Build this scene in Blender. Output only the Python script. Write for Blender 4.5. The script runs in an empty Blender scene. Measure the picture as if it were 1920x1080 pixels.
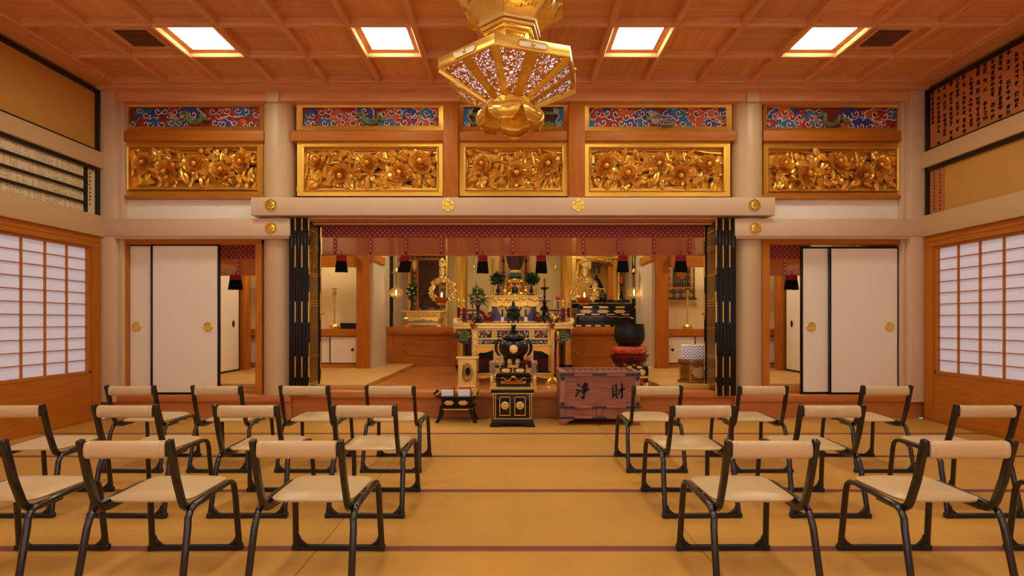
import bpy, bmesh, math, random
from mathutils import Vector, Matrix
R = math.radians
random.seed(7)
SC = bpy.context.scene
COL = SC.collection

# ---------------------------------------------------------------- camera, world, exposure
F, CX, HY, EYE = 1040.0, 961.0, 603.0, 1.13        # focal length in px, principal point, eye height
cam_d = bpy.data.cameras.new('camera')
cam = bpy.data.objects.new('camera', cam_d)
COL.objects.link(cam)
cam.location = (0, 0, EYE)
cam.rotation_euler = (R(90), 0, 0)
cam_d.sensor_width = 36.0
cam_d.lens = 36.0 * F / 1920.0
cam_d.shift_x = (960.0 - CX) / 1920.0
cam_d.shift_y = (HY - 540.0) / 1920.0
cam_d.clip_start = 0.05
SC.camera = cam

W = bpy.data.worlds.new('sky')
SC.world = W
W.use_nodes = True
bg = W.node_tree.nodes['Background']
bg.inputs[0].default_value = (0.75, 0.82, 1.0, 1)
bg.inputs[1].default_value = 0.9
SC.view_settings.view_transform = 'Standard'
SC.view_settings.look = 'None'
SC.view_settings.gamma = 1.0
SC.view_settings.exposure = 0.0
SC.view_settings.use_curve_mapping = False

LIGHT_CEIL = 28.5        # hall ceiling diffusers
LIGHT_NAIJIN = 76.0      # unseen lamps added over the altar floor
SHOJI = 0.24             # daylight through the paper windows
SHOJI_REAR = 1.15

# ---------------------------------------------------------------- materials
def lin(h):
    h = h.lstrip('#')
    c = [int(h[i:i+2], 16) / 255 for i in (0, 2, 4)]
    return [x / 12.92 if x <= .04045 else ((x + .055) / 1.055) ** 2.4 for x in c] + [1]

MATS = {}
def base(name):
    m = bpy.data.materials.new(name)
    m.use_nodes = True
    nt = m.node_tree
    b = nt.nodes['Principled BSDF']
    MATS[name] = m
    return m, nt, b
def N(nt, t, **kw):
    n = nt.nodes.new(t)
    for k, v in kw.items():
        if k.startswith('i_'):
            n.inputs[k[2:].replace('_', ' ')].default_value = v
        else:
            setattr(n, k, v)
    return n
def L(nt, a, b): nt.links.new(a, b)

def coords(nt, scale=(1, 1, 1), rnd=True):
    tc = N(nt, 'ShaderNodeTexCoord')
    mp = N(nt, 'ShaderNodeMapping')
    mp.inputs['Scale'].default_value = scale
    L(nt, tc.outputs['Object'], mp.inputs['Vector'])
    if rnd:
        oi = N(nt, 'ShaderNodeObjectInfo')
        mul = N(nt, 'ShaderNodeMath', operation='MULTIPLY'); mul.inputs[1].default_value = 37.0
        L(nt, oi.outputs['Random'], mul.inputs[0])
        L(nt, mul.outputs[0], mp.inputs['Location'])
    return mp.outputs[0]

def plain(name, hx, rough=.5, metal=0, var=.06, scale=30, bump=0, spec=.5, coat=0, sheen=0):
    """one colour with a little mottling and fine relief"""
    m, nt, b = base(name)
    c = lin(hx)
    b.inputs['Roughness'].default_value = rough
    b.inputs['Metallic'].default_value = metal
    b.inputs['Specular IOR Level'].default_value = spec
    b.inputs['Coat Weight'].default_value = coat
    b.inputs['Coat Roughness'].default_value = .08
    v = coords(nt)
    no = N(nt, 'ShaderNodeTexNoise'); no.inputs['Scale'].default_value = scale; no.inputs['Detail'].default_value = 3
    L(nt, v, no.inputs['Vector'])
    mx = N(nt, 'ShaderNodeMix', data_type='RGBA')
    mx.inputs[6].default_value = [x * (1 - var) for x in c[:3]] + [1]
    mx.inputs[7].default_value = [min(1, x * (1 + var)) for x in c[:3]] + [1]
    L(nt, no.outputs['Fac'], mx.inputs[0])
    L(nt, mx.outputs[2], b.inputs['Base Color'])
    if bump:
        bp = N(nt, 'ShaderNodeBump'); bp.inputs['Strength'].default_value = bump; bp.inputs['Distance'].default_value = .004
        L(nt, no.outputs['Fac'], bp.inputs['Height']); L(nt, bp.outputs[0], b.inputs['Normal'])
    return m

def wood(name, h1, h2, axis='x', k=6, rough=.45, rings=1.0, rnd=.12, spec=.4, bump=.08):
    """straight grain with cathedral figure, running along one axis"""
    m, nt, b = base(name)
    b.inputs['Roughness'].default_value = rough
    b.inputs['Specular IOR Level'].default_value = spec
    st = .12
    sc = {'x': (st * k, k, k), 'y': (k, st * k, k), 'z': (k, k, st * k)}[axis]
    v = coords(nt, sc)
    n1 = N(nt, 'ShaderNodeTexNoise'); n1.inputs['Scale'].default_value = .55; n1.inputs['Detail'].default_value = 1.5
    L(nt, v, n1.inputs['Vector'])
    mul = N(nt, 'ShaderNodeMath', operation='MULTIPLY'); mul.inputs[1].default_value = 9 * rings
    L(nt, n1.outputs['Fac'], mul.inputs[0])
    fr = N(nt, 'ShaderNodeMath', operation='PINGPONG'); fr.inputs[1].default_value = .5
    L(nt, mul.outputs[0], fr.inputs[0])
    n2 = N(nt, 'ShaderNodeTexNoise'); n2.inputs['Scale'].default_value = 7; n2.inputs['Detail'].default_value = 4
    L(nt, v, n2.inputs['Vector'])
    ad = N(nt, 'ShaderNodeMath', operation='MULTIPLY_ADD'); ad.inputs[1].default_value = .9
    L(nt, fr.outputs[0], ad.inputs[0]); L(nt, n2.outputs['Fac'], ad.inputs[2])
    cr = N(nt, 'ShaderNodeValToRGB')
    cr.color_ramp.elements[0].position = .3; cr.color_ramp.elements[0].color = lin(h1)
    cr.color_ramp.elements[1].position = 1.0; cr.color_ramp.elements[1].color = lin(h2)
    L(nt, ad.outputs[0], cr.inputs[0])
    oi = N(nt, 'ShaderNodeObjectInfo')
    mr = N(nt, 'ShaderNodeMapRange'); mr.inputs[3].default_value = 1 - rnd; mr.inputs[4].default_value = 1 + rnd
    L(nt, oi.outputs['Random'], mr.inputs[0])
    hs = N(nt, 'ShaderNodeHueSaturation')
    L(nt, cr.outputs[0], hs.inputs['Color']); L(nt, mr.outputs[0], hs.inputs['Value'])
    L(nt, hs.outputs[0], b.inputs['Base Color'])
    bp = N(nt, 'ShaderNodeBump'); bp.inputs['Strength'].default_value = bump; bp.inputs['Distance'].default_value = .002
    L(nt, n2.outputs['Fac'], bp.inputs['Height']); L(nt, bp.outputs[0], b.inputs['Normal'])
    return m

def gold(name, hx, rough=.3, var=.12, scale=14, bump=.15, metal=1):
    m, nt, b = base(name)
    c = lin(hx)
    b.inputs['Metallic'].default_value = metal
    v = coords(nt)
    no = N(nt, 'ShaderNodeTexNoise'); no.inputs['Scale'].default_value = scale; no.inputs['Detail'].default_value = 4
    L(nt, v, no.inputs['Vector'])
    mx = N(nt, 'ShaderNodeMix', data_type='RGBA')
    mx.inputs[6].default_value = [x * (1 - var) for x in c[:3]] + [1]
    mx.inputs[7].default_value = [min(1, x * (1 + var)) for x in c[:3]] + [1]
    L(nt, no.outputs['Fac'], mx.inputs[0]); L(nt, mx.outputs[2], b.inputs['Base Color'])
    mr = N(nt, 'ShaderNodeMapRange'); mr.inputs[3].default_value = rough * .9; mr.inputs[4].default_value = rough * 1.12
    L(nt, no.outputs['Fac'], mr.inputs[0]); L(nt, mr.outputs[0], b.inputs['Roughness'])
    bp = N(nt, 'ShaderNodeBump'); bp.inputs['Strength'].default_value = bump; bp.inputs['Distance'].default_value = .003
    L(nt, no.outputs['Fac'], bp.inputs['Height']); L(nt, bp.outputs[0], b.inputs['Normal'])
    return m

def emit(name, hx, strength, base_hx=None, rough=.6):
    m, nt, b = base(name)
    b.inputs['Base Color'].default_value = lin(base_hx or hx)
    b.inputs['Roughness'].default_value = rough
    b.inputs['Emission Color'].default_value = lin(hx)
    b.inputs['Emission Strength'].default_value = strength
    return m

def diamonds(name, ground, spot, pitch, r, offset=True, rough=.8, axes=(0, 2), spot2=None, alpha=1):
    """cloth with a printed lattice of diamonds"""
    m, nt, b = base(name)
    b.inputs['Roughness'].default_value = rough
    tc = N(nt, 'ShaderNodeTexCoord')
    sp = N(nt, 'ShaderNodeSeparateXYZ'); L(nt, tc.outputs['Object'], sp.inputs[0])
    def cell(off):
        out = []
        for a in axes:
            d = N(nt, 'ShaderNodeMath', operation='MULTIPLY_ADD'); d.inputs[1].default_value = 1 / pitch; d.inputs[2].default_value = off + 100
            L(nt, sp.outputs[a], d.inputs[0])
            f = N(nt, 'ShaderNodeMath', operation='FRACT'); L(nt, d.outputs[0], f.inputs[0])
            s = N(nt, 'ShaderNodeMath', operation='SUBTRACT'); s.inputs[1].default_value = .5; L(nt, f.outputs[0], s.inputs[0])
            ab = N(nt, 'ShaderNodeMath', operation='ABSOLUTE'); L(nt, s.outputs[0], ab.inputs[0])
            out.append(ab.outputs[0])
        ad = N(nt, 'ShaderNodeMath', operation='ADD'); L(nt, out[0], ad.inputs[0]); L(nt, out[1], ad.inputs[1])
        lt = N(nt, 'ShaderNodeMath', operation='LESS_THAN'); lt.inputs[1].default_value = r; L(nt, ad.outputs[0], lt.inputs[0])
        return lt.outputs[0]
    a = cell(0)
    if offset:
        mxm = N(nt, 'ShaderNodeMath', operation='MAXIMUM'); L(nt, a, mxm.inputs[0]); L(nt, cell(.5), mxm.inputs[1]); a = mxm.outputs[0]
    no = N(nt, 'ShaderNodeTexNoise'); no.inputs['Scale'].default_value = 9; L(nt, tc.outputs['Object'], no.inputs['Vector'])
    sc = N(nt, 'ShaderNodeMix', data_type='RGBA'); sc.inputs[6].default_value = lin(spot); sc.inputs[7].default_value = lin(spot2 or spot)
    L(nt, no.outputs['Fac'], sc.inputs[0])
    mx = N(nt, 'ShaderNodeMix', data_type='RGBA'); mx.inputs[6].default_value = lin(ground)
    L(nt, sc.outputs[2], mx.inputs[7]); L(nt, a, mx.inputs[0]); L(nt, mx.outputs[2], b.inputs['Base Color'])
    b.inputs['Alpha'].default_value = alpha
    return m

def tatami(name, hx, axis):
    """woven rush: fine ribs with uneven tone"""
    m, nt, b = base(name)
    c = lin(hx)
    b.inputs['Roughness'].default_value = .62
    b.inputs['Specular IOR Level'].default_value = .3
    tc = N(nt, 'ShaderNodeTexCoord')
    oi = N(nt, 'ShaderNodeObjectInfo')
    no = N(nt, 'ShaderNodeTexNoise'); no.inputs['Scale'].default_value = 2.2; no.inputs['Detail'].default_value = 5; no.inputs['Roughness'].default_value = .65
    no.noise_dimensions = '4D'
    ml = N(nt, 'ShaderNodeMath', operation='MULTIPLY'); ml.inputs[1].default_value = 50; L(nt, oi.outputs['Random'], ml.inputs[0])
    L(nt, tc.outputs['Object'], no.inputs['Vector']); L(nt, ml.outputs[0], no.inputs['W'])
    wv = N(nt, 'ShaderNodeTexWave'); wv.bands_direction = axis; wv.inputs['Scale'].default_value = 45; wv.inputs['Distortion'].default_value = .4
    L(nt, tc.outputs['Object'], wv.inputs['Vector'])
    mp = N(nt, 'ShaderNodeMapping'); mp.inputs['Scale'].default_value = (3, 60, 1) if axis == 'Y' else (60, 3, 1)
    L(nt, tc.outputs['Object'], mp.inputs['Vector'])
    n2 = N(nt, 'ShaderNodeTexNoise'); n2.inputs['Scale'].default_value = 2; n2.inputs['Detail'].default_value = 3; L(nt, mp.outputs[0], n2.inputs['Vector'])
    a = N(nt, 'ShaderNodeMath', operation='MULTIPLY_ADD'); a.inputs[1].default_value = .6; L(nt, no.outputs['Fac'], a.inputs[0])
    a2 = N(nt, 'ShaderNodeMath', operation='MULTIPLY_ADD'); a2.inputs[1].default_value = .25; L(nt, n2.outputs['Fac'], a2.inputs[0])
    w2 = N(nt, 'ShaderNodeMath', operation='MULTIPLY'); w2.inputs[1].default_value = .15; L(nt, wv.outputs['Fac'], w2.inputs[0])
    L(nt, w2.outputs[0], a2.inputs[2]); L(nt, a2.outputs[0], a.inputs[2])
    cr = N(nt, 'ShaderNodeValToRGB')
    cr.color_ramp.elements[0].position = .25; cr.color_ramp.elements[0].color = [x * .80 for x in c[:3]] + [1]
    cr.color_ramp.elements[1].position = .8; cr.color_ramp.elements[1].color = [min(1, x * 1.17) for x in c[:3]] + [1]
    L(nt, a.outputs[0], cr.inputs[0])
    mr = N(nt, 'ShaderNodeMapRange'); mr.inputs[3].default_value = .94; mr.inputs[4].default_value = 1.06
    L(nt, oi.outputs['Random'], mr.inputs[0])
    hs = N(nt, 'ShaderNodeHueSaturation'); L(nt, cr.outputs[0], hs.inputs['Color']); L(nt, mr.outputs[0], hs.inputs['Value'])
    L(nt, hs.outputs[0], b.inputs['Base Color'])
    bp = N(nt, 'ShaderNodeBump'); bp.inputs['Strength'].default_value = .12; bp.inputs['Distance'].default_value = .002
    L(nt, wv.outputs['Fac'], bp.inputs['Height']); L(nt, bp.outputs[0], b.inputs['Normal'])
    return m

m_ceil_x = wood('ceiling_board_x', '#d38d55', '#e2a066', 'x', 5, .6)
m_ceil_y = wood('ceiling_board_y', '#d38d55', '#e2a066', 'y', 5, .6)
m_ceil_beam_y = wood('ceiling_beam_y', '#d58f57', '#e3a268', 'y', 8, .6, rnd=.04)
m_ceil_beam_x = wood('ceiling_beam_x', '#d8955f', '#e6a86f', 'x', 8, .6, rnd=.04)
m_or_x = wood('orange_wood_x', '#b16116', '#c0711d', 'x', 7, .5, rnd=.04, spec=.25)
m_or_y = wood('orange_wood_y', '#b16116', '#c0711d', 'y', 7, .5, rnd=.04, spec=.25)
m_or_z = wood('orange_wood_z', '#b16116', '#c0711d', 'z', 7, .5, rnd=.04, spec=.25)
m_deck = wood('altar_floor_wood', '#b0662f', '#c47a3c', 'x', 5, .22, rnd=.04, spec=.5)
m_step = wood('step_wood', '#b8692e', '#c6793a', 'x', 5, .4, rnd=.03)
m_tan = plain('pale_cypress', '#d8b896', .5, var=.03, scale=6)
m_col = plain('round_column_cypress', '#cdab80', .42, var=.03, scale=6)
m_tan_side = plain('pale_cypress_side', '#d2ae80', .55, var=.03, scale=6)
m_bay = plain('cream_bay_wall', '#e6cf98', .75, var=.025, scale=8)
m_vent = plain('brown_grille', '#7a4a30', .6, var=.05)
m_vent2 = plain('brown_grille_backing', '#4a2a1a', .7, var=.05)
m_plaster = plain('white_plaster', '#efe2d2', .85, var=.02, scale=20, bump=.05)
m_fusuma = plain('fusuma_paper', '#f2e2cd', .75, var=.025, scale=120, bump=.04)
m_black = plain('black_lacquer', '#090808', .2, var=.1, spec=.4, coat=.1)
m_blackf = plain('black_frame', '#120e0c', .45, var=.1)
m_shoji = emit('shoji_paper', '#e4e0f6', SHOJI, '#d6d0d0', .8)
m_shoji_rear = emit('shoji_paper_rear', '#f2efff', SHOJI_REAR, '#e9e3e0', .8)
m_diff = emit('lamp_diffuser', '#fbffe6', LIGHT_CEIL)
m_diff_n = emit('added_altar_lamp_diffuser', '#fff0c8', LIGHT_NAIJIN)
m_tat = tatami('rush_mat', '#c9913f', 'Y')
m_tat2 = tatami('rush_mat_side', '#c9964e', 'X')
m_heri = plain('mat_edge_cloth', '#7e4436', .8, var=.08, scale=60)
m_gold = gold('gold_leaf', '#e6b048', .36, .1, 5, .04, .85)
m_goldc = gold('gold_carving', '#f4bb4e', .33, .12, 22, .06, .7)
m_goldp = gold('pale_gold', '#f0cc7c', .32, .08, 18, .06, .75)
m_goldb = gold('brass', '#f4cb5e', .26, .10, 12, .04, .84)
m_golds = plain('matte_gold_paint', '#d0a24c', .5, .35, var=.1, scale=10)
m_goldwall = plain('gold_paper', '#d09a48', .6, .15, var=.08, scale=4)
m_orpaper = plain('orange_paper', '#bf7038', .75, var=.08, scale=6)
m_board = plain('pale_wooden_tablet', '#e6cfa4', .7, var=.04, scale=9)
m_ink = plain('black_ink', '#15100d', .7, var=.1)
m_ink_b = plain('brown_ink', '#4a2a17', .8, var=.3, scale=40)
m_ink_g = plain('grey_ink', '#8e7c60', .8, var=.2)
m_white = plain('white_paint', '#f0e4dc', .6, var=.03)
m_cream = plain('cream_leather', '#ccab7c', .32, var=.05, scale=18, bump=.08, spec=.5)
m_steel = plain('dark_steel', '#191514', .24, .25, var=.05, spec=.8, coat=.3)
m_plastic = plain('black_plastic', '#161414', .4, var=.05)
m_bronze = plain('dark_bronze', '#1b1310', .28, .3, var=.2, scale=40, bump=.1, spec=.6)
m_iron = plain('black_iron', '#1c1b1b', .5, .3, var=.25, scale=50, bump=.3)
m_red = plain('vermilion_lacquer', '#6a0f1a', .38, var=.08, coat=.05, spec=.3)
m_cush = plain('red_silk', '#c63a1c', .45, var=.3, scale=30, bump=.2)
m_keyaki = wood('zelkova_wood', '#80493a', '#a36650', 'x', 6, .4, rings=2.2, rnd=.04)
m_keyaki_z = wood('zelkova_wood_z', '#8a523f', '#ab6f56', 'z', 8, .4, rnd=.04)
m_ironplate = plain('dark_blue_iron_plate', '#2b3344', .5, .3, var=.08)
m_cloth_red = plain('red_tassel_silk', '#8a121a', .8, spec=.2, var=.1, scale=90)
m_cloth_blk = plain('black_tassel_silk', '#0a0808', .9, var=.3, scale=120, bump=.3, spec=.1)
m_paperw = plain('white_paper', '#f2ece8', .8, var=.02)
m_bookred = plain('red_book_cover', '#a03a24', .6, var=.05)
m_olive = plain('olive_gold_wall', '#cdb87e', .6, .1, var=.10, scale=2.5)
m_sidewall = plain('pale_side_wall', '#cdb898', .7, var=.05, scale=3)
m_leaf = plain('green_leaf', '#2c4a1e', .45, var=.35, scale=20)
m_leaf2 = plain('fern_green', '#56723a', .5, var=.3, scale=20)
m_greencarve = plain('green_carving', '#6e7f46', .5, var=.25, scale=40)
m_purple = plain('indigo_enamel', '#1d1d62', .25, var=.2, coat=.3)
m_amber = plain('amber_glass', '#b8651a', .15, .5, var=.15)
m_flame = emit('flame', '#ffe2a0', 30.0)
m_dark = plain('dark_brown_board', '#2a140c', .6, var=.1)
m_scrollpic = plain('brown_silk_painting', '#4f2f16', .7, var=.25, scale=5)
m_brocade = diamonds('olive_brocade', '#5d4a24', '#a08a4c', .12, .42, False, .7)
m_orbro = diamonds('orange_brocade', '#a8542a', '#d89a4e', .05, .35, True, .7)
m_curtain = diamonds('red_lattice_cloth', '#8a2c28', '#e09a92', .062, .21, True, .75, spot2='#a04842')
m_strap = diamonds('red_strap_cloth', '#8e2e28', '#f0a098', .05, .25, True, .75, (0, 2))
m_boxpat = diamonds('white_blue_patterned_paper', '#e6e4f2', '#3a3f86', .042, .22, True, .7)
m_pinkbro = diamonds('pink_brown_brocade', '#b58a72', '#8a5844', .05, .3, True, .7)

def misu():
    m, nt, b = base('bamboo_blind')
    b.inputs['Base Color'].default_value = lin('#b9622a')
    b.inputs['Roughness'].default_value = .6
    tc = N(nt, 'ShaderNodeTexCoord')
    wv = N(nt, 'ShaderNodeTexWave'); wv.bands_direction = 'Z'; wv.inputs['Scale'].default_value = 60
    L(nt, tc.outputs['Object'], wv.inputs['Vector'])
    mr = N(nt, 'ShaderNodeMapRange'); mr.inputs[3].default_value = .62; mr.inputs[4].default_value = .88
    L(nt, wv.outputs['Fac'], mr.inputs[0]); L(nt, mr.outputs[0], b.inputs['Alpha'])
    return m
m_misu = misu()

def fret():
    """gold sheet pierced with an arabesque of small leaf-shaped holes"""
    m, nt, b = base('pierced_gold_sheet')
    b.inputs['Base Color'].default_value = lin('#d89e3a'); b.inputs['Metallic'].default_value = .85; b.inputs['Roughness'].default_value = .38
    tc = N(nt, 'ShaderNodeTexCoord')
    no = N(nt, 'ShaderNodeTexNoise'); no.inputs['Scale'].default_value = 11; L(nt, tc.outputs['Object'], no.inputs['Vector'])
    mx = N(nt, 'ShaderNodeMix', data_type='RGBA'); mx.inputs[0].default_value = .10
    L(nt, tc.outputs['Object'], mx.inputs[6]); L(nt, no.outputs['Color'], mx.inputs[7])
    vo = N(nt, 'ShaderNodeTexVoronoi', feature='DISTANCE_TO_EDGE'); vo.inputs['Scale'].default_value = 46
    L(nt, mx.outputs[2], vo.inputs['Vector'])
    lt = N(nt, 'ShaderNodeMath', operation='LESS_THAN'); lt.inputs[1].default_value = .19
    L(nt, vo.outputs['Distance'], lt.inputs[0]); L(nt, lt.outputs[0], b.inputs['Alpha'])
    return m
m_fret = fret()
m_liner = emit('white_lantern_liner', '#dfe2ff', .68, '#f0eef6')

# ---------------------------------------------------------------- mesh builder
class MB:
    def __init__(s): s.v = []; s.f = []; s.m = []; s.cur = 0
    def mat(s, i): s.cur = i; return s
    def add(s, vs, fs):
        o = len(s.v)
        s.v += [tuple(p) for p in vs]
        for f in fs:
            s.f.append([i + o for i in f]); s.m.append(s.cur)
        return s
    def box(s, x0, x1, y0, y1, z0, z1):
        return s.add([(x0, y0, z0), (x1, y0, z0), (x1, y1, z0), (x0, y1, z0), (x0, y0, z1), (x1, y0, z1), (x1, y1, z1), (x0, y1, z1)],
                     [(0, 3, 2, 1), (4, 5, 6, 7), (0, 1, 5, 4), (1, 2, 6, 5), (2, 3, 7, 6), (3, 0, 4, 7)])
    def bc(s, c, d): return s.box(c[0]-d[0]/2, c[0]+d[0]/2, c[1]-d[1]/2, c[1]+d[1]/2, c[2]-d[2]/2, c[2]+d[2]/2)
    def frus(s, x0, x1, y0, y1, z0, z1, ix, iy=None):
        """box whose top is inset by ix, iy (negative flares out)"""
        iy = ix if iy is None else iy
        return s.add([(x0, y0, z0), (x1, y0, z0), (x1, y1, z0), (x0, y1, z0), (x0+ix, y0+iy, z1), (x1-ix, y0+iy, z1), (x1-ix, y1-iy, z1), (x0+ix, y1-iy, z1)],
                     [(0, 3, 2, 1), (4, 5, 6, 7), (0, 1, 5, 4), (1, 2, 6, 5), (2, 3, 7, 6), (3, 0, 4, 7)])
    def prism(s, poly, a0, a1, axis='y'):
        """polygon in (x,z) pushed along y; or (y,z) along x; or (x,y) along z"""
        n = len(poly)
        def P(u, w, a): return {'y': (u, a, w), 'x': (a, u, w), 'z': (u, w, a)}[axis]
        vs = [P(u, w, a0) for u, w in poly] + [P(u, w, a1) for u, w in poly]
        fs = [list(range(n)), list(range(2*n-1, n-1, -1))] + [(i, i+n, (i+1) % n+n, (i+1) % n) for i in range(n)]
        return s.add(vs, fs)
    def tube(s, pts, r, n=8, closed=False, sq=1.0, cap=True):
        pts = [Vector(p) for p in pts]; k = len(pts)
        rs = r if isinstance(r, (list, tuple)) else [r] * k
        vs, fs = [], []
        up = None
        for i, p in enumerate(pts):
            if closed: t = (pts[(i+1) % k] - pts[i-1])
            else: t = (pts[min(i+1, k-1)] - pts[max(i-1, 0)])
            t = t.normalized() if t.length > 1e-9 else Vector((0, 0, 1))
            if up is None:
                up = Vector((1, 0, 0)) if abs(t.x) < .8 else Vector((0, 0, 1))
            up = (up - t * up.dot(t))
            up = up.normalized() if up.length > 1e-6 else t.orthogonal().normalized()
            w = t.cross(up)
            a0 = math.pi / n if n == 4 else 0
            for j in range(n):
                a = a0 + 2 * math.pi * j / n
                vs.append(p + up * (math.cos(a) * rs[i]) + w * (math.sin(a) * rs[i] * sq))
        m = k if closed else k - 1
        for i in range(m):
            for j in range(n):
                a, b_ = i * n + j, i * n + (j + 1) % n
                c, d = ((i + 1) % k) * n + (j + 1) % n, ((i + 1) % k) * n + j
                fs.append((a, b_, c, d))
        if not closed and cap:
            fs.append(list(range(n-1, -1, -1))); fs.append([(k-1)*n + j for j in range(n)])
        return s.add(vs, fs)
    def lathe(s, prof, c=(0, 0, 0), n=20, a0=0, sx=1, sy=1, axis='z'):
        vs, fs = [], []
        k = len(prof)
        for r, z in prof:
            for j in range(n):
                a = a0 + 2 * math.pi * j / n
                u, w = max(r, 1e-4) * math.cos(a) * sx, max(r, 1e-4) * math.sin(a) * sy
                vs.append((c[0]+u, c[1]+w, c[2]+z) if axis == 'z' else ((c[0]+u, c[1]+z, c[2]+w) if axis == 'y' else (c[0]+z, c[1]+u, c[2]+w)))
        for i in range(k-1):
            for j in range(n):
                fs.append((i*n+j, i*n+(j+1) % n, (i+1)*n+(j+1) % n, (i+1)*n+j))
        fs.append(list(range(n-1, -1, -1))); fs.append([(k-1)*n+j for j in range(n)])
        return s.add(vs, fs)
    def ell(s, c, r, n=12, m=8):
        if not isinstance(r, (tuple, list)): r = (r, r, r)
        prof = [(math.sin(math.pi*i/m), -math.cos(math.pi*i/m)) for i in range(m+1)]
        o = len(s.v)
        s.lathe(prof, (0, 0, 0), n)
        for i in range(o, len(s.v)):
            x, y, z = s.v[i]; s.v[i] = (c[0]+x*r[0], c[1]+y*r[1], c[2]+z*r[2])
        return s
    def grid(s, pts):
        """surface through rows of points"""
        a, b_ = len(pts), len(pts[0])
        return s.add([p for row in pts for p in row], [(i*b_+j, i*b_+j+1, (i+1)*b_+j+1, (i+1)*b_+j) for i in range(a-1) for j in range(b_-1)])
    def merge(s, o, M=None, mat=None):
        vs = [tuple(M @ Vector(p)) for p in o.v] if M is not None else o.v
        k = len(s.v); s.v += vs
        s.f += [[i + k for i in f] for f in o.f]; s.m += (o.m if mat is None else [mat] * len(o.f))
        return s
    def mesh(s, name, mats, smooth=38, bevel=0, segs=2):
        me = bpy.data.meshes.new(name)
        me.from_pydata(s.v, [], s.f)
        mats = mats if isinstance(mats, (list, tuple)) else [mats]
        for m in mats: me.materials.append(m)
        if len(mats) > 1: me.polygons.foreach_set('material_index', s.m)
        bm = bmesh.new(); bm.from_mesh(me)
        if bevel:
            bm.normal_update()
            bmesh.ops.recalc_face_normals(bm, faces=bm.faces)
            es = [e for e in bm.edges if len(e.link_faces) == 2 and e.calc_face_angle(0) > R(30)]
            bmesh.ops.bevel(bm, geom=es, offset=bevel, segments=segs, affect='EDGES', profile=.5, clamp_overlap=True)
        bmesh.ops.recalc_face_normals(bm, faces=bm.faces)
        bm.to_mesh(me); bm.free()
        me.polygons.foreach_set('use_smooth', [True] * len(me.polygons))
        me.set_sharp_from_angle(angle=R(smooth))
        me.update()
        return me
    def build(s, name, mats, parent=None, smooth=38, bevel=0, segs=2):
        return put(name, s.mesh(name, mats, smooth, bevel, segs), parent)

def put(name, me, parent=None, loc=None, rot=None, scale=None):
    o = bpy.data.objects.new(name, me)
    COL.objects.link(o)
    if parent: o.parent = parent
    if loc is not None: o.location = loc
    if rot is not None: o.rotation_euler = rot
    if scale is not None: o.scale = scale
    return o
def tag(o, label=None, cat=None, group=None, kind=None):
    for k, v in (('label', label), ('category', cat), ('group', group), ('kind', kind)):
        if v: o[k] = v
    return o
def thing(name, label, cat, loc=(0, 0, 0), rz=0, group=None):
    o = bpy.data.objects.new(name, None)
    o.empty_display_size = .1
    COL.objects.link(o)
    o.location = loc; o.rotation_euler = (0, 0, rz)
    return tag(o, label, cat, group)
def struct(o): return tag(o, kind='structure')
KIDS = {}
def kids(o): return [c for c in bpy.data.objects if c.parent == o]
def copy_tree(o, parent=None):
    c = o.copy(); COL.objects.link(c); c.parent = parent
    for ch in kids(o): copy_tree(ch, c)
    return c
def at(px, py, Y): return Vector(((px - CX) / F * Y, Y, EYE + (HY - py) / F * Y))
def X(px, Y): return (px - CX) / F * Y
def Z(py, Y): return EYE + (HY - py) / F * Y
def BX(x0, x1, y0, y1, z0, z1): return MB().box(x0, x1, y0, y1, z0, z1)

def strokes(lines, w, y, depth, sc, ox, oz):
    """brush strokes: each line is a list of (x, y, width) in picture units, y down"""
    mb = MB()
    for ln in lines:
        p = [Vector((ox + a[0]*sc, oz - a[1]*sc)) for a in ln]
        ws = [a[2]*sc*w for a in ln]
        lft, rgt = [], []
        for i, q in enumerate(p):
            t = (p[min(i+1, len(p)-1)] - p[max(i-1, 0)]).normalized()
            nrm = Vector((-t.y, t.x))
            lft.append(q + nrm*ws[i]/2); rgt.append(q - nrm*ws[i]/2)
        for i in range(len(p)-1):
            quad = [lft[i], lft[i+1], rgt[i+1], rgt[i]]
            mb.prism([(a.x, a.y) for a in quad], y, y - depth)
        for i in (0, len(p)-1):
            mb.prism([(p[i].x + math.cos(a)*ws[i]/2, p[i].y + math.sin(a)*ws[i]/2) for a in [k*math.pi/4 for k in range(8)]], y, y - depth*.9)
        for i in range(1, len(p)-1):
            mb.prism([(p[i].x + math.cos(a)*ws[i]/2, p[i].y + math.sin(a)*ws[i]/2) for a in [k*math.pi/4 for k in range(8)]], y, y - depth*.95)
    return mb
# ================================================================= SETTING: hall shell
WX = 4.80          # side wall surface
STEP = 6.54        # face of the step up to the altar floor
ROW = 0.945; MATL = 1.904; MX0 = -0.968
BACKY = STEP - 9 * ROW
CB = 3.86          # underside of ceiling beams
ND = 0.31          # altar floor height

# ---- floor of rush mats
fl = struct(BX(-WX-.1, WX+.1, BACKY-.1, STEP+.2, -.12, -.03).build('floor', m_dark))
me_mat = BX(-MATL/2+.0015, MATL/2-.0015, -ROW/2+.0015, ROW/2-.0015, -.03, 0).mesh('tatami_mat', m_tat, bevel=.002, segs=1)
me_edge = BX(-MATL/2+.002, MATL/2-.002, -.0135, .0135, 0.0, .0022).mesh('mat_edge', m_heri)
for r in range(9):
    for c in range(-2, 3):
        x = MX0 + MATL/2 + c*MATL
        y = STEP - ROW*(r+.5)
        t = put('tatami_mat', me_mat, fl, (x, y, 0))
        for sg in (-1, 1):
            put('mat_edge', me_edge, t, (0, sg*(ROW/2-.0155), 0))

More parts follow.
